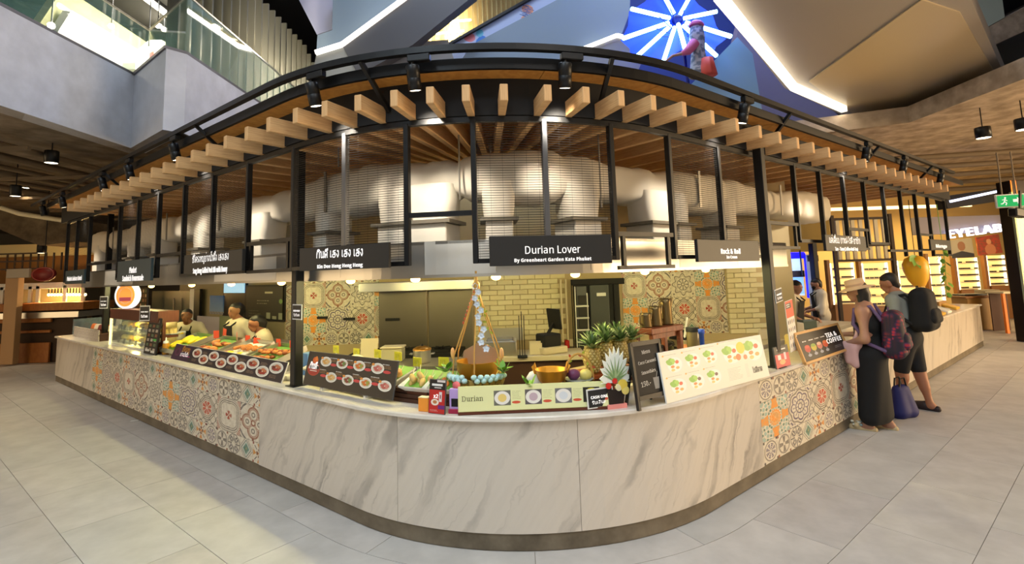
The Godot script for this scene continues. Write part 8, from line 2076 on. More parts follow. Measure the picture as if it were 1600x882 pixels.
func mango_stall():
	# hanging mango balloon
	var m := thing("mango_balloon", "huge inflatable yellow mango with green leaves hanging over the counter end", "balloon", Vector3(6.71, 1.687, -8.6))
	part(m, "fruit", MB.new().smooth().lathe([Vector2(0, -0.27), Vector2(0.08, -0.25), Vector2(0.14, -0.14), Vector2(0.18, 0.02), Vector2(0.18, 0.13), Vector2(0.13, 0.22), Vector2(0.05, 0.26), Vector2(0, 0.26)], 22, Transform3D(up_down(0, 0, 0.1), Vector3.ZERO)), mat("mango_skin", Color(0.93, 0.69, 0.12), 0.4))
	for k in 3: part(m, "leaf", leaf_mesh(0.26, 0.1), mats.green_leaf, Vector3(-0.06, 0.26, 0.08), Basis(Vector3.BACK, 2.0 + 0.5 * k) * Basis(Vector3.RIGHT, 0.3))
	part(m, "cord", MB.new().tube([Vector3(0, 0.25, 0), Vector3(0, 1.2, 0)], 0.006, 5), mats.black)
	# packages on the far counter
	var px := [Vector3(8.541, 0.88, -0.055), Vector3(8.95, 0.88, -0.063), Vector3(9.384, 0.88, -0.07), Vector3(9.846, 0.88, -0.078), Vector3(10.194, 0.88, 0.187), Vector3(10.918, 0.88, 0.163)]
	for k in 6:
		var p: Vector3 = px[k]
		p.z = clampf(p.z, 0.1, 0.5)
		solo("fruit_pack", MB.new().cbox(Vector3(0, 0.03, 0), Vector3(0.3, 0.05, 0.24), 0.012, up_down(0, 0.3)), mat("pack_%d" % (k % 3), [Color(0.86, 0.86, 0.84), Color(0.72, 0.74, 0.66), Color(0.84, 0.66, 0.2)][k % 3], 0.4), ["white", "pale green", "yellow", "white", "pale green", "yellow"][k] + " dried fruit pack lying on the mango stall counter", "packet", "dried fruit packs", K.at(p.x, TOP + 0.03, p.z), K.yaw(p.x))
	solo("orange_strip_box", MB.new().cbox(Vector3(0, 0.05, 0), Vector3(0.9, 0.09, 0.08), 0.01), mat("strip_orange", Color(0.92, 0.50, 0.2), 0.5), "long orange box lying across the mango stall counter", "box", "", K.at(Vector3(8.78, 0.88, -0.009).x, TOP, 0.06), K.yaw(8) + 0.15)
	var bx := thing("cardboard_tray", "cardboard tray of leaflets at the end of the mango stall counter", "tray", K.at(Vector3(10.423, 0.88, 0.076).x + 0.5, TOP, 0.45), K.yaw(8))
	part(bx, "box", MB.new().cbox(Vector3(0, 0.08, 0), Vector3(0.6, 0.16, 0.35), 0.01), mat("cardboard", Color(0.60, 0.46, 0.26), 0.7))
	part(bx, "leaflets", MB.new().cbox(Vector3(0, 0.175, 0), Vector3(0.5, 0.02, 0.28), 0.004, up_down(0, 0.1)), mats.white)
	var fj := thing("flower_jar", "glass jar of pale flowers on the mango stall counter", "vase", K.at(8.3, TOP, 0.45))
	part(fj, "jar", MB.new().smooth().lathe([Vector2(0, 0), Vector2(0.1, 0), Vector2(0.12, 0.2), Vector2(0.08, 0.28), Vector2(0, 0.28)], 16), glass("vase", Color(0.85, 0.9, 0.85), 0.35))
	for k in 8: part(fj, "flower", MB.new().smooth().ball(Vector3(cos(k * 2.4) * 0.09, 0.36 + 0.03 * (k % 3), sin(k * 2.4) * 0.09), Vector3(0.06, 0.05, 0.06), 8, 5), mat("cream_flower", Color(0.84, 0.66, 0.40), 0.7))
	var vine := thing("hanging_vine", "green trailing vine hanging before the spectacles cases", "plant", Vector3(7.68, 1.763, -9.2))
	for k in 14: part(vine, "leaf", leaf_mesh(0.12, 0.08), mats.green_leaf, Vector3(0.03 * sin(k * 2.0), 0.3 - k * 0.06, 0.02 * cos(k * 1.3)), Basis(Vector3.UP, k * 1.9) * Basis(Vector3.RIGHT, 2.2))
	part(vine, "stem", MB.new().tube([Vector3(0, 1.1, 0), Vector3(0.02, 0.0, 0), Vector3(-0.02, -0.5, 0)], 0.006, 5), mats.green_leaf)

# joins tapered capsules [a, b, ra, rb] with a smooth union and meshes the field as surface nets
func flesh(mb: MB, bones: Array, cell: float, blend := 0.022) -> MB:
	var lo := Vector3.INF
	var hi := -Vector3.INF
	for q in bones:
		var r := maxf(q[2], q[3]) + blend * 1.5
		lo = lo.min(q[0].min(q[1]) - Vector3(r, r, r)); hi = hi.max(q[0].max(q[1]) + Vector3(r, r, r))
	lo -= Vector3.ONE * cell
	var n := Vector3i(((hi - lo) / cell).ceil()) + Vector3i(2, 2, 2)
	var v := PackedFloat32Array()
	v.resize(n.x * n.y * n.z)
	var k := 1.0 / blend
	for q in bones:
		var a: Vector3 = q[0]
		var ab: Vector3 = q[1] - a
		var l2 := maxf(ab.length_squared(), 1e-8)
		var ra: float = q[2]
		var dr: float = q[3] - ra
		var m := maxf(ra, q[3]) + blend * 3.0
		var i0 := Vector3i(((a.min(q[1]) - Vector3(m, m, m) - lo) / cell).floor()).max(Vector3i.ZERO)
		var i1 := Vector3i(((a.max(q[1]) + Vector3(m, m, m) - lo) / cell).ceil()).min(n - Vector3i.ONE)
		for z in range(i0.z, i1.z + 1):
			for y in range(i0.y, i1.y + 1):
				var row := (z * n.y + y) * n.x
				for x in range(i0.x, i1.x + 1):
					var p := lo + Vector3(x, y, z) * cell - a
					var t := clampf(p.dot(ab) / l2, 0.0, 1.0)
					v[row + x] += exp(clampf((ra + dr * t - (p - ab * t).length()) * k, -18.0, 18.0))
	var at := {}
	var sx := 1
	var sy := n.x
	var sz := n.x * n.y
	var corner := [0, sx, sy, sx + sy, sz, sx + sz, sy + sz, sx + sy + sz]
	var off := [Vector3(0, 0, 0), Vector3(1, 0, 0), Vector3(0, 1, 0), Vector3(1, 1, 0), Vector3(0, 0, 1), Vector3(1, 0, 1), Vector3(0, 1, 1), Vector3(1, 1, 1)]
	var edges := [[0, 1], [2, 3], [4, 5], [6, 7], [0, 2], [1, 3], [4, 6], [5, 7], [0, 4], [1, 5], [2, 6], [3, 7]]
	for z in n.z - 1:
		for y in n.y - 1:
			var row := (z * n.y + y) * n.x
			for x in n.x - 1:
				var i := row + x
				var c := 0
				for e in 8:
					if v[i + corner[e]] > 1.0: c += 1
				if c == 0 or c == 8: continue
				var s := Vector3.ZERO
				var m := 0
				for e in edges:
					var f0 := v[i + corner[e[0]]]
					var f1 := v[i + corner[e[1]]]
					if (f0 > 1.0) == (f1 > 1.0): continue
					var g0 := log(maxf(f0, 1e-7))
					var g1 := log(maxf(f1, 1e-7))
					s += off[e[0]].lerp(off[e[1]], g0 / (g0 - g1)); m += 1
				at[i] = lo + (Vector3(x, y, z) + s / m) * cell
	mb.smooth()
	for i in at:
		for d in [[sx, sy, sz], [sy, sz, sx], [sz, sx, sy]]:
			var j: int = i + d[0]
			if j >= v.size() or (v[i] > 1.0) == (v[j] > 1.0): continue
			var p = at.get(i - d[1] - d[2])
			var q = at.get(i - d[1])
			var r = at.get(i)
			var t = at.get(i - d[2])
			if p == null or q == null or t == null: continue
			if v[i] > 1.0: mb.quad(p, t, r, q)
			else: mb.quad(p, q, r, t)
	return mb

func hand_bones(w: Vector3, dir: Vector3, palm: Vector3, curl := 0.5) -> Array:
	dir = dir.normalized()
	var side := dir.cross(palm).normalized()
	palm = side.cross(dir)
	var b := [[w, w + dir * 0.07, 0.024, 0.03]]
	for k in 4:
		var r := w + dir * 0.078 + side * (k - 1.5) * 0.019
		var l: float = [0.062, 0.07, 0.066, 0.052][k]
		var m := r + (dir + palm * curl * 0.6).normalized() * l * 0.55
		b.append([r, m, 0.0095, 0.009]); b.append([m, m + (dir + palm * curl * 1.8).normalized() * l * 0.5, 0.009, 0.0075])
	var th := w + dir * 0.03 - side * 0.03
	b.append([th, th + (dir * 0.6 - side + palm * 0.3).normalized() * 0.045, 0.011, 0.0095]); b.append([th + (dir * 0.6 - side + palm * 0.3).normalized() * 0.045, th + (dir * 1.3 - side + palm * 0.6).normalized() * 0.075, 0.0095, 0.008])
	return b

# o: h height, lean (forward tilt in rad), arms = [elbow, wrist] for left (+x) and right, in units of height; look = head turn (yaw, pitch)
func person(label: String, at: Vector3, yaw: float, o: Dictionary) -> Node3D:
	var t := thing("person", label, "person", at, yaw)
	var h: float = o.h
	var lean: float = o.get("lean", 0.0)
	var hip := Vector3(0, 0.51 * h, 0)
	var L := Basis(Vector3.RIGHT, lean)
	var up := func(p: Vector3) -> Vector3: return hip + L * (p * h - hip)
	var skin: Material = mat("skin_%s" % o.skin, o.skin, 0.55)
	skin.subsurf_scatter_enabled = true; skin.subsurf_scatter_strength = 0.15
	var legs := []
	for s in [1.0, -1.0]:
		var st: float = o.get("stride", 0.03) * s
		var an := Vector3(s * 0.052, 0.045, st) * h
		var kn := Vector3(s * 0.055, 0.275, st * 0.5 + 0.012) * h
		var hp := Vector3(s * 0.052, 0.49, 0) * h
		legs.append([hp, kn, 0.052 * h, 0.034 * h]); legs.append([kn, an, 0.033 * h, 0.021 * h]); legs.append([kn + Vector3(0, -0.05 * h, -0.008 * h), kn.lerp(an, 0.5), 0.03 * h, 0.024 * h])
		legs.append([an + Vector3(0, -0.022 * h, -0.02 * h), an + Vector3(s * 0.008 * h, -0.028 * h, 0.085 * h), 0.02 * h, 0.016 * h])
	var torso := []
	for q in [[Vector3(0.03, 0.52, 0), Vector3(-0.03, 0.52, 0), 0.062, 0.062], [Vector3(0, 0.54, 0), Vector3(0, 0.64, 0.004), 0.068, 0.064], [Vector3(0.035, 0.66, 0), Vector3(0.045, 0.76, -0.005), 0.06, 0.058], [Vector3(-0.035, 0.66, 0), Vector3(-0.045, 0.76, -0.005), 0.06, 0.058], [Vector3(0.1, 0.795, -0.008), Vector3(0, 0.81, -0.008), 0.034, 0.04], [Vector3(-0.1, 0.795, -0.008), Vector3(0, 0.81, -0.008), 0.034, 0.04]]:
		torso.append([up.call(q[0]), up.call(q[1]), q[2] * h, q[3] * h])
	var arms := []
	var sleeves := []
	var hands := []
	for k in 2:
		var s := 1.0 - 2.0 * k
		var sh: Vector3 = up.call(Vector3(s * 0.108, 0.79, -0.008))
		var el: Vector3 = up.call(o.arms[k][0])
		var wr: Vector3 = up.call(o.arms[k][1])
		arms.append([sh, el, 0.029 * h, 0.023 * h]); arms.append([el, wr, 0.023 * h, 0.0155 * h])
		sleeves.append([sh, sh.lerp(el, o.get("sleeve", 0.6)), 0.036 * h, 0.034 * h])
		if o.get("sleeve", 0.6) > 1.0: sleeves.append([el, el.lerp(wr, o.sleeve - 1.0), 0.031 * h, 0.026 * h])
		hands.append_array(hand_bones(wr, wr - el, o.get("palm", Vector3(0, -1, 0.3)), 0.5))
	var nk: Vector3 = up.call(Vector3(0, 0.815, -0.008))
	var look: Vector2 = o.get("look", Vector2.ZERO)
	var hb := Basis(Vector3.UP, look.x) * Basis(Vector3.RIGHT, look.y)
	var hc := nk + L * Vector3(0, 0.105 * h, 0.012 * h) + hb * Vector3(0, 0.0, 0.012 * h)
	var f := h / 1.7
	var hd := func(p: Vector3) -> Vector3: return hc + hb * (p * f)
	var head := []
	for q in [[Vector3(0, 0.035, -0.012), Vector3(0, 0.03, 0.012), 0.082, 0.08], [Vector3(0, -0.02, 0.02), Vector3(0, -0.062, 0.042), 0.066, 0.042], [Vector3(0.012, -0.085, 0.058), Vector3(-0.012, -0.085, 0.058), 0.024, 0.024], [Vector3(0, 0.012, 0.086), Vector3(0, -0.022, 0.1), 0.009, 0.014], [Vector3(0.076, 0.012, -0.006), Vector3(0.078, -0.024, 0.0), 0.014, 0.011], [Vector3(-0.076, 0.012, -0.006), Vector3(-0.078, -0.024, 0.0), 0.014, 0.011], [Vector3(0.035, 0.028, 0.07), Vector3(-0.035, 0.028, 0.07), 0.016, 0.016], [Vector3(0.02, -0.052, 0.084), Vector3(-0.02, -0.052, 0.084), 0.01, 0.01]]:
		head.append([hd.call(q[0]), hd.call(q[1]), q[2] * f, q[3] * f])
	var cell: float = o.get("cell", 0.014)
	var body := MB.new()
	flesh(body, torso + arms + legs + [[nk, hc - hb * Vector3(0, 0.04 * f, 0.01 * f), 0.034 * h, 0.031 * h]], cell)
	flesh(body, head, cell * 0.5, 0.012)
	flesh(body, hands, 0.0055, 0.005)
	part(t, "body", body, skin)
	for s in [-1, 1]:
		part(t, "eye", MB.new().smooth().ball(Vector3.ZERO, Vector3(0.013, 0.008, 0.008) * f, 10, 6, hb), mat("eye_dark", Color(0.08, 0.06, 0.05), 0.3), hd.call(Vector3(s * 0.031, 0.008, 0.092)))
		part(t, "eyebrow", MB.new().smooth().ball(Vector3.ZERO, Vector3(0.02, 0.004, 0.006) * f, 8, 4, hb), o.hair, hd.call(Vector3(s * 0.032, 0.032, 0.098)))
	part(t, "mouth", MB.new().smooth().ball(Vector3.ZERO, Vector3(0.022, 0.006, 0.007) * f, 10, 5, hb), mat("lips", Color(0.50, 0.24, 0.2), 0.5), hd.call(Vector3(0, -0.055, 0.101)))
	var cap := [[hd.call(Vector3(0, 0.05, -0.022)), hd.call(Vector3(0, 0.048, 0.004)), 0.087 * f, 0.082 * f], [hd.call(Vector3(0, 0.0, -0.04)), hd.call(Vector3(0, -0.045, -0.05)), 0.07 * f, 0.05 * f]]
	for q in o.get("locks", []): cap.append([hd.call(q[0]), hd.call(q[1]), q[2] * f, q[3] * f])
	part(t, "hair", flesh(MB.new(), cap, cell * 0.6, 0.014), o.hair)
	# clothes: the same bones, a little thicker
	var fat := func(list: Array, g: float) -> Array:
		var out := []
		for q in list: out.append([q[0], q[1], q[2] + g, q[3] + g])
		return out
	if o.has("top"):
		part(t, "shirt", flesh(MB.new(), fat.call(torso, 0.012) + sleeves, cell), o.top)
	if o.has("trousers"):
		var tr := []
		for s in [1.0, -1.0]:
			var st: float = o.get("stride", 0.03) * s
			var kn := Vector3(s * 0.055, 0.275, st * 0.5 + 0.012) * h
			var hp := Vector3(s * 0.052, 0.49, 0) * h
			var e: float = o.get("leg_end", 1.0)
			tr.append([hp, hp.lerp(kn, minf(e, 1.0)), 0.062 * h, (0.05 if e <= 1.0 else 0.044) * h])
			if e > 1.0: tr.append([kn, kn.lerp(Vector3(s * 0.052, 0.05, st) * h, e - 1.0), 0.044 * h, 0.036 * h])
		tr.append([Vector3(0.03, 0.52, 0) * h, Vector3(-0.03, 0.52, 0) * h, 0.072 * h, 0.072 * h]); tr.append([Vector3(0, 0.53, 0) * h, Vector3(0, 0.575, 0) * h, 0.078 * h, 0.074 * h])
		part(t, "trousers", flesh(MB.new(), tr, cell), o.trousers)
	if o.has("apron"):
		var a := MB.new()
		var rows := []
		for k in 9:
			var y := lerpf(0.79, 0.36, k / 8.0)
			var wide := 0.064 if k < 2 else lerpf(0.07, 0.1, minf((k - 2) / 3.0, 1.0))
			var ring := []
			for j in 7:
				var x := (j - 3) / 3.0
				var p: Vector3 = Vector3(x * wide, y, 0.103 + (0.006 if k > 3 else 0.0) - x * x * 0.014 * (1.0 + k * 0.1))
				ring.append(up.call(p) if y > 0.5 else p * h)
			rows.append(ring)
		a.smooth()
		for k in 8:
			for j in 6: a.quad(rows[k + 1][j], rows[k + 1][j + 1], rows[k][j + 1], rows[k][j])
		part(t, "apron", a, o.apron)
		for s in [-1.0, 1.0]: part(t, "apron_strap", MB.new().smooth().tube([up.call(Vector3(s * 0.055, 0.785, 0.098)), up.call(Vector3(s * 0.05, 0.83, 0.02)), up.call(Vector3(s * 0.03, 0.845, -0.05))], 0.012, 6), o.apron)
	t.set_meta("neck", nk); t.set_meta("head", hc); t.set_meta("hb", hb)
	return t

func sweep_cap(prof: Array, b: Basis, at: Vector3) -> MB:
	return MB.new().smooth().lathe(prof, 28, Transform3D(b, at))

func people():
	var black := mat("hair_black", Color(0.045, 0.035, 0.03), 0.5)
	var skin := Color(0.63, 0.46, 0.37)
	var cloth := mat("black_cloth", Color(0.03, 0.03, 0.034), 0.85)
	var wshirt := mat("white_shirt", Color(0.82, 0.78, 0.68), 0.8)
	# the woman ordering
	var f1 := K.n(4.6)
	var at := Vector3(4.005, 0, -5.929)
	var w := person("woman in a straw hat and long black dress with a floral backpack at the counter", Vector3(at.x, 0, at.z), atan2(f1.x, f1.y) + 0.12, {"h": 1.66, "skin": skin, "hair": black, "lean": 0.06, "stride": 0.05, "look": Vector2(0.15, 0.12),
		"arms": [[Vector3(0.14, 0.61, -0.005), Vector3(0.1, 0.575, 0.125)], [Vector3(-0.13, 0.62, 0.03), Vector3(-0.08, 0.62, 0.16)]], "locks": [[Vector3(0.0, -0.04, -0.06), Vector3(0.03, -0.22, -0.05), 0.06, 0.035], [Vector3(0.06, 0.0, -0.02), Vector3(0.065, -0.16, 0.0), 0.032, 0.02]]})
	var h := 1.66
	var dress := []
	for q in [[Vector3(0.045, 0.7, 0), Vector3(0.05, 0.77, 0), 0.068, 0.05], [Vector3(-0.045, 0.7, 0), Vector3(-0.05, 0.77, 0), 0.068, 0.05], [Vector3(0, 0.54, 0), Vector3(0, 0.66, 0.01), 0.085, 0.075], [Vector3(0.03, 0.5, 0), Vector3(-0.03, 0.5, 0), 0.09, 0.09], [Vector3(0.05, 0.48, 0), Vector3(0.058, 0.10, 0.03), 0.078, 0.066], [Vector3(-0.05, 0.48, 0), Vector3(-0.058, 0.10, -0.02), 0.078, 0.066], [Vector3(0, 0.4, 0), Vector3(0, 0.11, 0), 0.08, 0.075]]: dress.append([q[0] * h, q[1] * h, q[2] * h, q[3] * h])
	part(w, "dress", flesh(MB.new(), dress, 0.015), cloth)
	var hc: Vector3 = w.get_meta("head")
	var hb: Basis = w.get_meta("hb")
	var straw := mat("straw", Color(0.80, 0.66, 0.50), 0.8)
	var hat := part(w, "straw_hat", sweep_cap([Vector2(0.19, 0.03), Vector2(0.185, 0.038), Vector2(0.1, 0.062), Vector2(0.098, 0.13), Vector2(0.085, 0.145), Vector2(0, 0.15)], hb * up_down(0, 0.1), hc), straw)
	part(hat, "brim_underside", sweep_cap([Vector2(0.19, 0.028), Vector2(0.1, 0.052)], hb * up_down(0, 0.1), hc), straw)
	part(hat, "ribbon", sweep_cap([Vector2(0.103, 0.065), Vector2(0.102, 0.088)], hb * up_down(0, 0.1), hc), mat("ribbon", Color(0.70, 0.56, 0.44), 0.7))
	# her floral backpack
	var fl := paint(128, 128, func(x, y):
		var d := 99.0
		for k in 22: d = minf(d, Vector2(x - (k * 37) % 128, y - (k * 53 + 11) % 128).length() / (5.0 + k % 4))
		return Color(0.66, 0.13, 0.16) if d < 0.6 else (Color(0.45, 0.10, 0.26) if d < 1.0 else (Color(0.22, 0.10, 0.26) if d < 1.4 else Color(0.10, 0.06, 0.13))))
	backpack("floral_backpack", "dark purple backpack with red flowers on the woman's back", w, Vector3(0, 1.06, -0.235), Vector3(0.17, 0.25, 0.11), mat("floral", Color.WHITE, 0.75, 0.0, fl, {"uv1_triplanar": true, "uv1_scale": Vector3(3, 3, 3)}), mat("strap_lilac", Color(0.36, 0.28, 0.42), 0.8), 1.33)
	var sh := thing("pink_cloth", "pale pink garment hanging over the woman's forearm", "garment", w.position + w.basis * Vector3(0.165, 0.74, 0.13), w.rotation.y)
	part(sh, "drape", flesh(MB.new(), [[Vector3(0, 0.2, -0.05), Vector3(0, 0.2, 0.08), 0.035, 0.035], [Vector3(0.01, 0.16, 0.0), Vector3(0.01, -0.02, -0.01), 0.05, 0.04], [Vector3(0.01, 0.14, 0.07), Vector3(0.015, 0.02, 0.06), 0.035, 0.03], [Vector3(0.0, 0.22, -0.02), Vector3(-0.06, 0.62, -0.1), 0.022, 0.018]], 0.013), mat("pink_fabric", Color(0.80, 0.64, 0.62), 0.8))
	for s in [-1.0, 1.0]:
		var z: float = 0.05 * s * h
		var o := part(w, "sandal", flesh(MB.new(), [[Vector3(s * 0.086, 0.016, z - 0.06), Vector3(s * 0.1, 0.016, z + 0.15), 0.03, 0.034], [Vector3(s * 0.052, 0.05, z + 0.1), Vector3(s * 0.135, 0.05, z + 0.1), 0.026, 0.026]], 0.009, 0.012), mat("sandal", Color(0.74, 0.66, 0.50), 0.7))
		for k in 9: part(o, "flower", MB.new().smooth().ball(Vector3(s * 0.094 + 0.045 * sin(k * 1.9), 0.066 + 0.012 * cos(k * 2.3), z + 0.1 + 0.045 * cos(k * 1.3)), Vector3(0.019, 0.013, 0.019), 7, 5), mat("sandal_flower_%d" % (k % 2), [Color(0.86, 0.84, 0.76), Color(0.55, 0.62, 0.62)][k % 2], 0.7))
	# the man beside her
	var f2 := K.n(6.0)
	var am := Vector3(4.988, 0, -6.649)
	var m := person("man in a grey T-shirt and dark shorts with a black backpack looking down", Vector3(am.x, 0, am.z), atan2(f2.x, f2.y) - 0.1, {"h": 1.73, "skin": Color(0.62, 0.42, 0.31), "hair": mat("hair_brown", Color(0.09, 0.06, 0.045), 0.6), "lean": 0.16, "stride": 0.07, "sleeve": 0.7, "look": Vector2(0.2, 0.35),
		"arms": [[Vector3(0.15, 0.60, -0.01), Vector3(0.07, 0.585, 0.125)], [Vector3(-0.14, 0.61, 0.02), Vector3(-0.05, 0.62, 0.14)]], "top": mat("grey_shirt", Color(0.52, 0.53, 0.50), 0.85), "trousers": mat("shorts", Color(0.07, 0.07, 0.08), 0.85), "leg_end": 0.92})
	backpack("black_backpack", "large black backpack on the man's back", m, Vector3(0, 1.25, -0.19), Vector3(0.18, 0.25, 0.13), cloth, cloth, 1.4)
	var sl := thing("sling_bag", "small black sling bag across the man's chest", "bag", m.position + m.basis * Vector3(0.0, 1.12, 0.24), m.rotation.y)
	part(sl, "pouch", flesh(MB.new(), [[Vector3(-0.07, -0.05, 0), Vector3(0.07, -0.05, 0), 0.05, 0.05], [Vector3(-0.07, 0.03, 0), Vector3(0.07, 0.03, 0), 0.05, 0.05]], 0.013), cloth)
	part(sl, "strap", MB.new().smooth().tube([Vector3(0.1, 0.02, -0.02), Vector3(0.185, 0.16, -0.1), Vector3(0.16, 0.3, -0.15)], 0.014, 6), cloth)
	for s in [-1.0, 1.0]:
		var z: float = 0.07 * s * 1.73
		part(m, "clog", flesh(MB.new(), [[Vector3(s * 0.09, 0.03, z - 0.07), Vector3(s * 0.105, 0.03, z + 0.17), 0.038, 0.045], [Vector3(s * 0.098, 0.06, z + 0.06), Vector3(s * 0.105, 0.045, z + 0.15), 0.045, 0.04]], 0.011, 0.015), mat("clog", Color(0.16, 0.11, 0.12), 0.6))
	# tote on the floor
	var tp := Vector3(4.619, 0, -6.373)
	var tb := thing("blue_tote_bag", "royal blue tote bag standing on the floor between the woman and man", "bag", Vector3(tp.x, 0, tp.z), 0.3)
	var tm := mat("tote", Color(0.04, 0.08, 0.36), 0.7)
	part(tb, "bag", flesh(MB.new(), [[Vector3(-0.1, 0.065, 0.03), Vector3(-0.08, 0.33, 0), 0.065, 0.035], [Vector3(0.1, 0.065, 0.03), Vector3(0.07, 0.33, 0), 0.065, 0.035], [Vector3(0, 0.065, -0.03), Vector3(0, 0.33, 0), 0.075, 0.04], [Vector3(-0.1, 0.065, -0.03), Vector3(0.1, 0.065, -0.03), 0.065, 0.065], [Vector3(-0.05, 0.08, 0.03), Vector3(-0.04, 0.3, 0), 0.07, 0.045], [Vector3(0.05, 0.08, 0.03), Vector3(0.04, 0.3, 0), 0.07, 0.045]], 0.014), tm)
	for z in [-0.03, 0.03]: part(tb, "handle", MB.new().smooth().tube([Vector3(-0.06, 0.35, z), Vector3(-0.04, 0.45, z), Vector3(0.03, 0.46, z), Vector3(0.06, 0.35, z)], 0.011, 6), mats.black)
	# staff
	var ap := mat("apron_black", Color(0.035, 0.033, 0.035), 0.8)
	var trs := mat("staff_trousers", Color(0.08, 0.08, 0.09), 0.85)
	var bun := [[Vector3(0, 0.03, -0.09), Vector3(0, -0.02, -0.11), 0.05, 0.04]]
	var pa := Vector3(-5.821, 1.303, 0.95)
	person("standing cook in a white shirt and black apron behind the pork trays", K.at(pa.x, 0, 0.95), K.yaw(pa.x) + 0.15, {"h": 1.56, "skin": Color(0.60, 0.41, 0.28), "hair": black, "sleeve": 1.3, "cell": 0.017, "look": Vector2(-0.15, 0.05), "arms": [[Vector3(0.2, 0.64, -0.05), Vector3(0.11, 0.565, 0.04)], [Vector3(-0.15, 0.64, 0.02), Vector3(-0.1, 0.57, 0.12)]], "top": wshirt, "apron": ap, "trousers": trs, "leg_end": 1.9, "locks": bun + [[Vector3(0, -0.03, -0.06), Vector3(0, -0.14, -0.06), 0.05, 0.035]]})
	var pb := Vector3(-7.536, 1.192, 1)
	person("stooping cook in a white shirt with a black bib reaching along the counter", K.at(pb.x, -0.02, 1.0), K.yaw(pb.x) + 0.7, {"h": 1.5, "skin": Color(0.52, 0.34, 0.22), "hair": black, "lean": 0.35, "sleeve": 0.8, "cell": 0.017, "look": Vector2(0.25, -0.1), "arms": [[Vector3(0.21, 0.70, 0.06), Vector3(0.35, 0.70, 0.12)], [Vector3(-0.2, 0.68, 0.04), Vector3(-0.12, 0.62, 0.14)]], "top": wshirt, "apron": ap, "trousers": trs, "leg_end": 1.9, "locks": bun})
	var pc := Vector3(-4.767, 1.169, 0.95)
	person("cook with tied dark hair and white shirt bending beside the black post", K.at(pc.x, 0, 0.95), K.yaw(pc.x) - 0.35, {"h": 1.45, "skin": Color(0.58, 0.38, 0.26), "hair": black, "lean": 0.3, "sleeve": 0.8, "cell": 0.017, "look": Vector2(0, 0.2), "arms": [[Vector3(0.15, 0.62, 0.03), Vector3(0.1, 0.56, 0.14)], [Vector3(-0.15, 0.62, 0.03), Vector3(-0.1, 0.56, 0.14)]], "top": wshirt, "apron": ap, "trousers": trs, "leg_end": 1.9, "locks": bun + [[Vector3(0, -0.02, -0.08), Vector3(0, -0.18, -0.1), 0.045, 0.025]]})
	var pd := Vector3(9.288, 1.112, 1.9)
	var d := person("server in a white shirt and mask preparing drinks at the rear counter", K.at(pd.x, 0, 1.9), K.yaw(pd.x) - 2.5, {"h": 1.58, "skin": skin, "hair": black, "lean": 0.08, "sleeve": 1.5, "cell": 0.017, "look": Vector2(0, 0.3), "arms": [[Vector3(0.14, 0.63, 0.03), Vector3(0.08, 0.60, 0.15)], [Vector3(-0.14, 0.63, 0.03), Vector3(-0.08, 0.61, 0.15)]], "top": wshirt, "apron": ap, "trousers": wshirt, "leg_end": 1.9, "locks": [[Vector3(0, 0.0, -0.05), Vector3(0, -0.1, -0.04), 0.065, 0.04]]})
	var dh: Vector3 = d.get_meta("head")
	var db: Basis = d.get_meta("hb")
	part(d, "face_mask", MB.new().smooth().ball(dh + db * Vector3(0, -0.045, 0.062), Vector3(0.055, 0.045, 0.045), 12, 7, db), cloth)
	part(d, "apron_tie", MB.new().smooth().tube([Vector3(0.11, 0.92, 0.02), Vector3(0.04, 0.92, -0.12), Vector3(-0.06, 0.92, -0.12), Vector3(-0.12, 0.92, 0.02)], 0.018, 6), ap)
	var pe := Vector3(7.292, 1.396, 1.7)
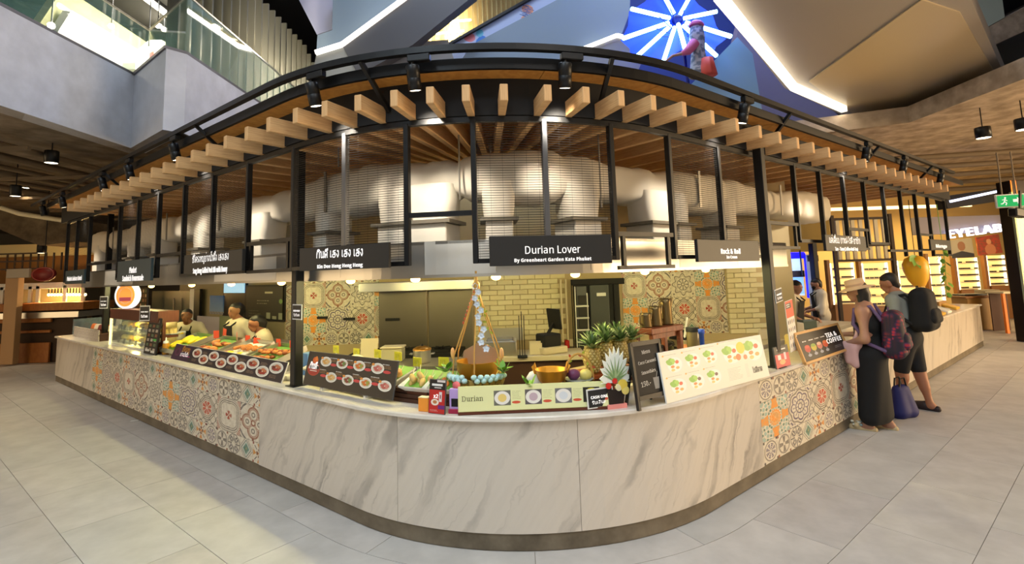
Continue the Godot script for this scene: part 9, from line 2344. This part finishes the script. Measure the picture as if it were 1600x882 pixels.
	person("dark capped cook half hidden behind the hanging price sheet", K.at(pe.x, 0, 1.7), K.yaw(pe.x), {"h": 1.6, "skin": skin, "hair": black, "sleeve": 0.8, "cell": 0.018, "lean": 0.15, "look": Vector2(0, 0.3), "arms": [[Vector3(0.15, 0.62, 0.03), Vector3(0.14, 0.60, 0.16)], [Vector3(-0.14, 0.62, 0.03), Vector3(-0.08, 0.58, 0.14)]], "top": wshirt, "apron": ap, "trousers": trs, "leg_end": 1.9})

func backpack(called: String, label: String, who: Node3D, at: Vector3, half: Vector3, m: Material, sm: Material, shoulder: float):
	var o := thing(called, label, "backpack", who.position + who.basis * at, who.rotation.y)
	var b := []
	for x in [-1.0, 1.0]:
		for z in [-1.0, 1.0]:
			var r := minf(half.x, half.z) * 0.62
			b.append([Vector3(x * (half.x - r), -half.y + r, z * (half.z - r) * 0.9), Vector3(x * (half.x - r) * 0.85, half.y - r, z * (half.z - r) * 0.6), r, r * 0.9])
	b.append([Vector3(0, -half.y * 0.6, 0), Vector3(0, half.y * 0.65, 0), half.z * 0.95, half.z * 0.8])
	part(o, "pack", flesh(MB.new(), b, 0.016, 0.025), m)
	part(o, "front_pocket", flesh(MB.new(), [[Vector3(-half.x * 0.45, -half.y * 0.45, -half.z * 0.85), Vector3(half.x * 0.45, -half.y * 0.45, -half.z * 0.85), 0.055, 0.055], [Vector3(-half.x * 0.4, -half.y * 0.1, -half.z * 0.8), Vector3(half.x * 0.4, -half.y * 0.1, -half.z * 0.8), 0.05, 0.05]], 0.014), m)
	part(o, "grab_loop", MB.new().smooth().tube([Vector3(-0.03, half.y - 0.01, half.z * 0.3), Vector3(-0.02, half.y + 0.04, half.z * 0.3), Vector3(0.02, half.y + 0.04, half.z * 0.3), Vector3(0.03, half.y - 0.01, half.z * 0.3)], 0.007, 6), sm)
	var dy := shoulder - at.y
	for s in [-1.0, 1.0]:
		part(o, "shoulder_strap", MB.new().smooth().tube([Vector3(s * 0.1, half.y * 0.6, half.z * 0.8), Vector3(s * 0.135, dy + 0.035, -at.z - 0.06), Vector3(s * 0.15, dy + 0.0, -at.z + 0.09), Vector3(s * 0.17, dy - 0.16, -at.z + 0.11), Vector3(s * 0.19, -half.y * 0.4, -at.z - 0.02), Vector3(s * half.x * 0.9, -half.y * 0.7, half.z * 0.6)], 0.021, 8), sm)
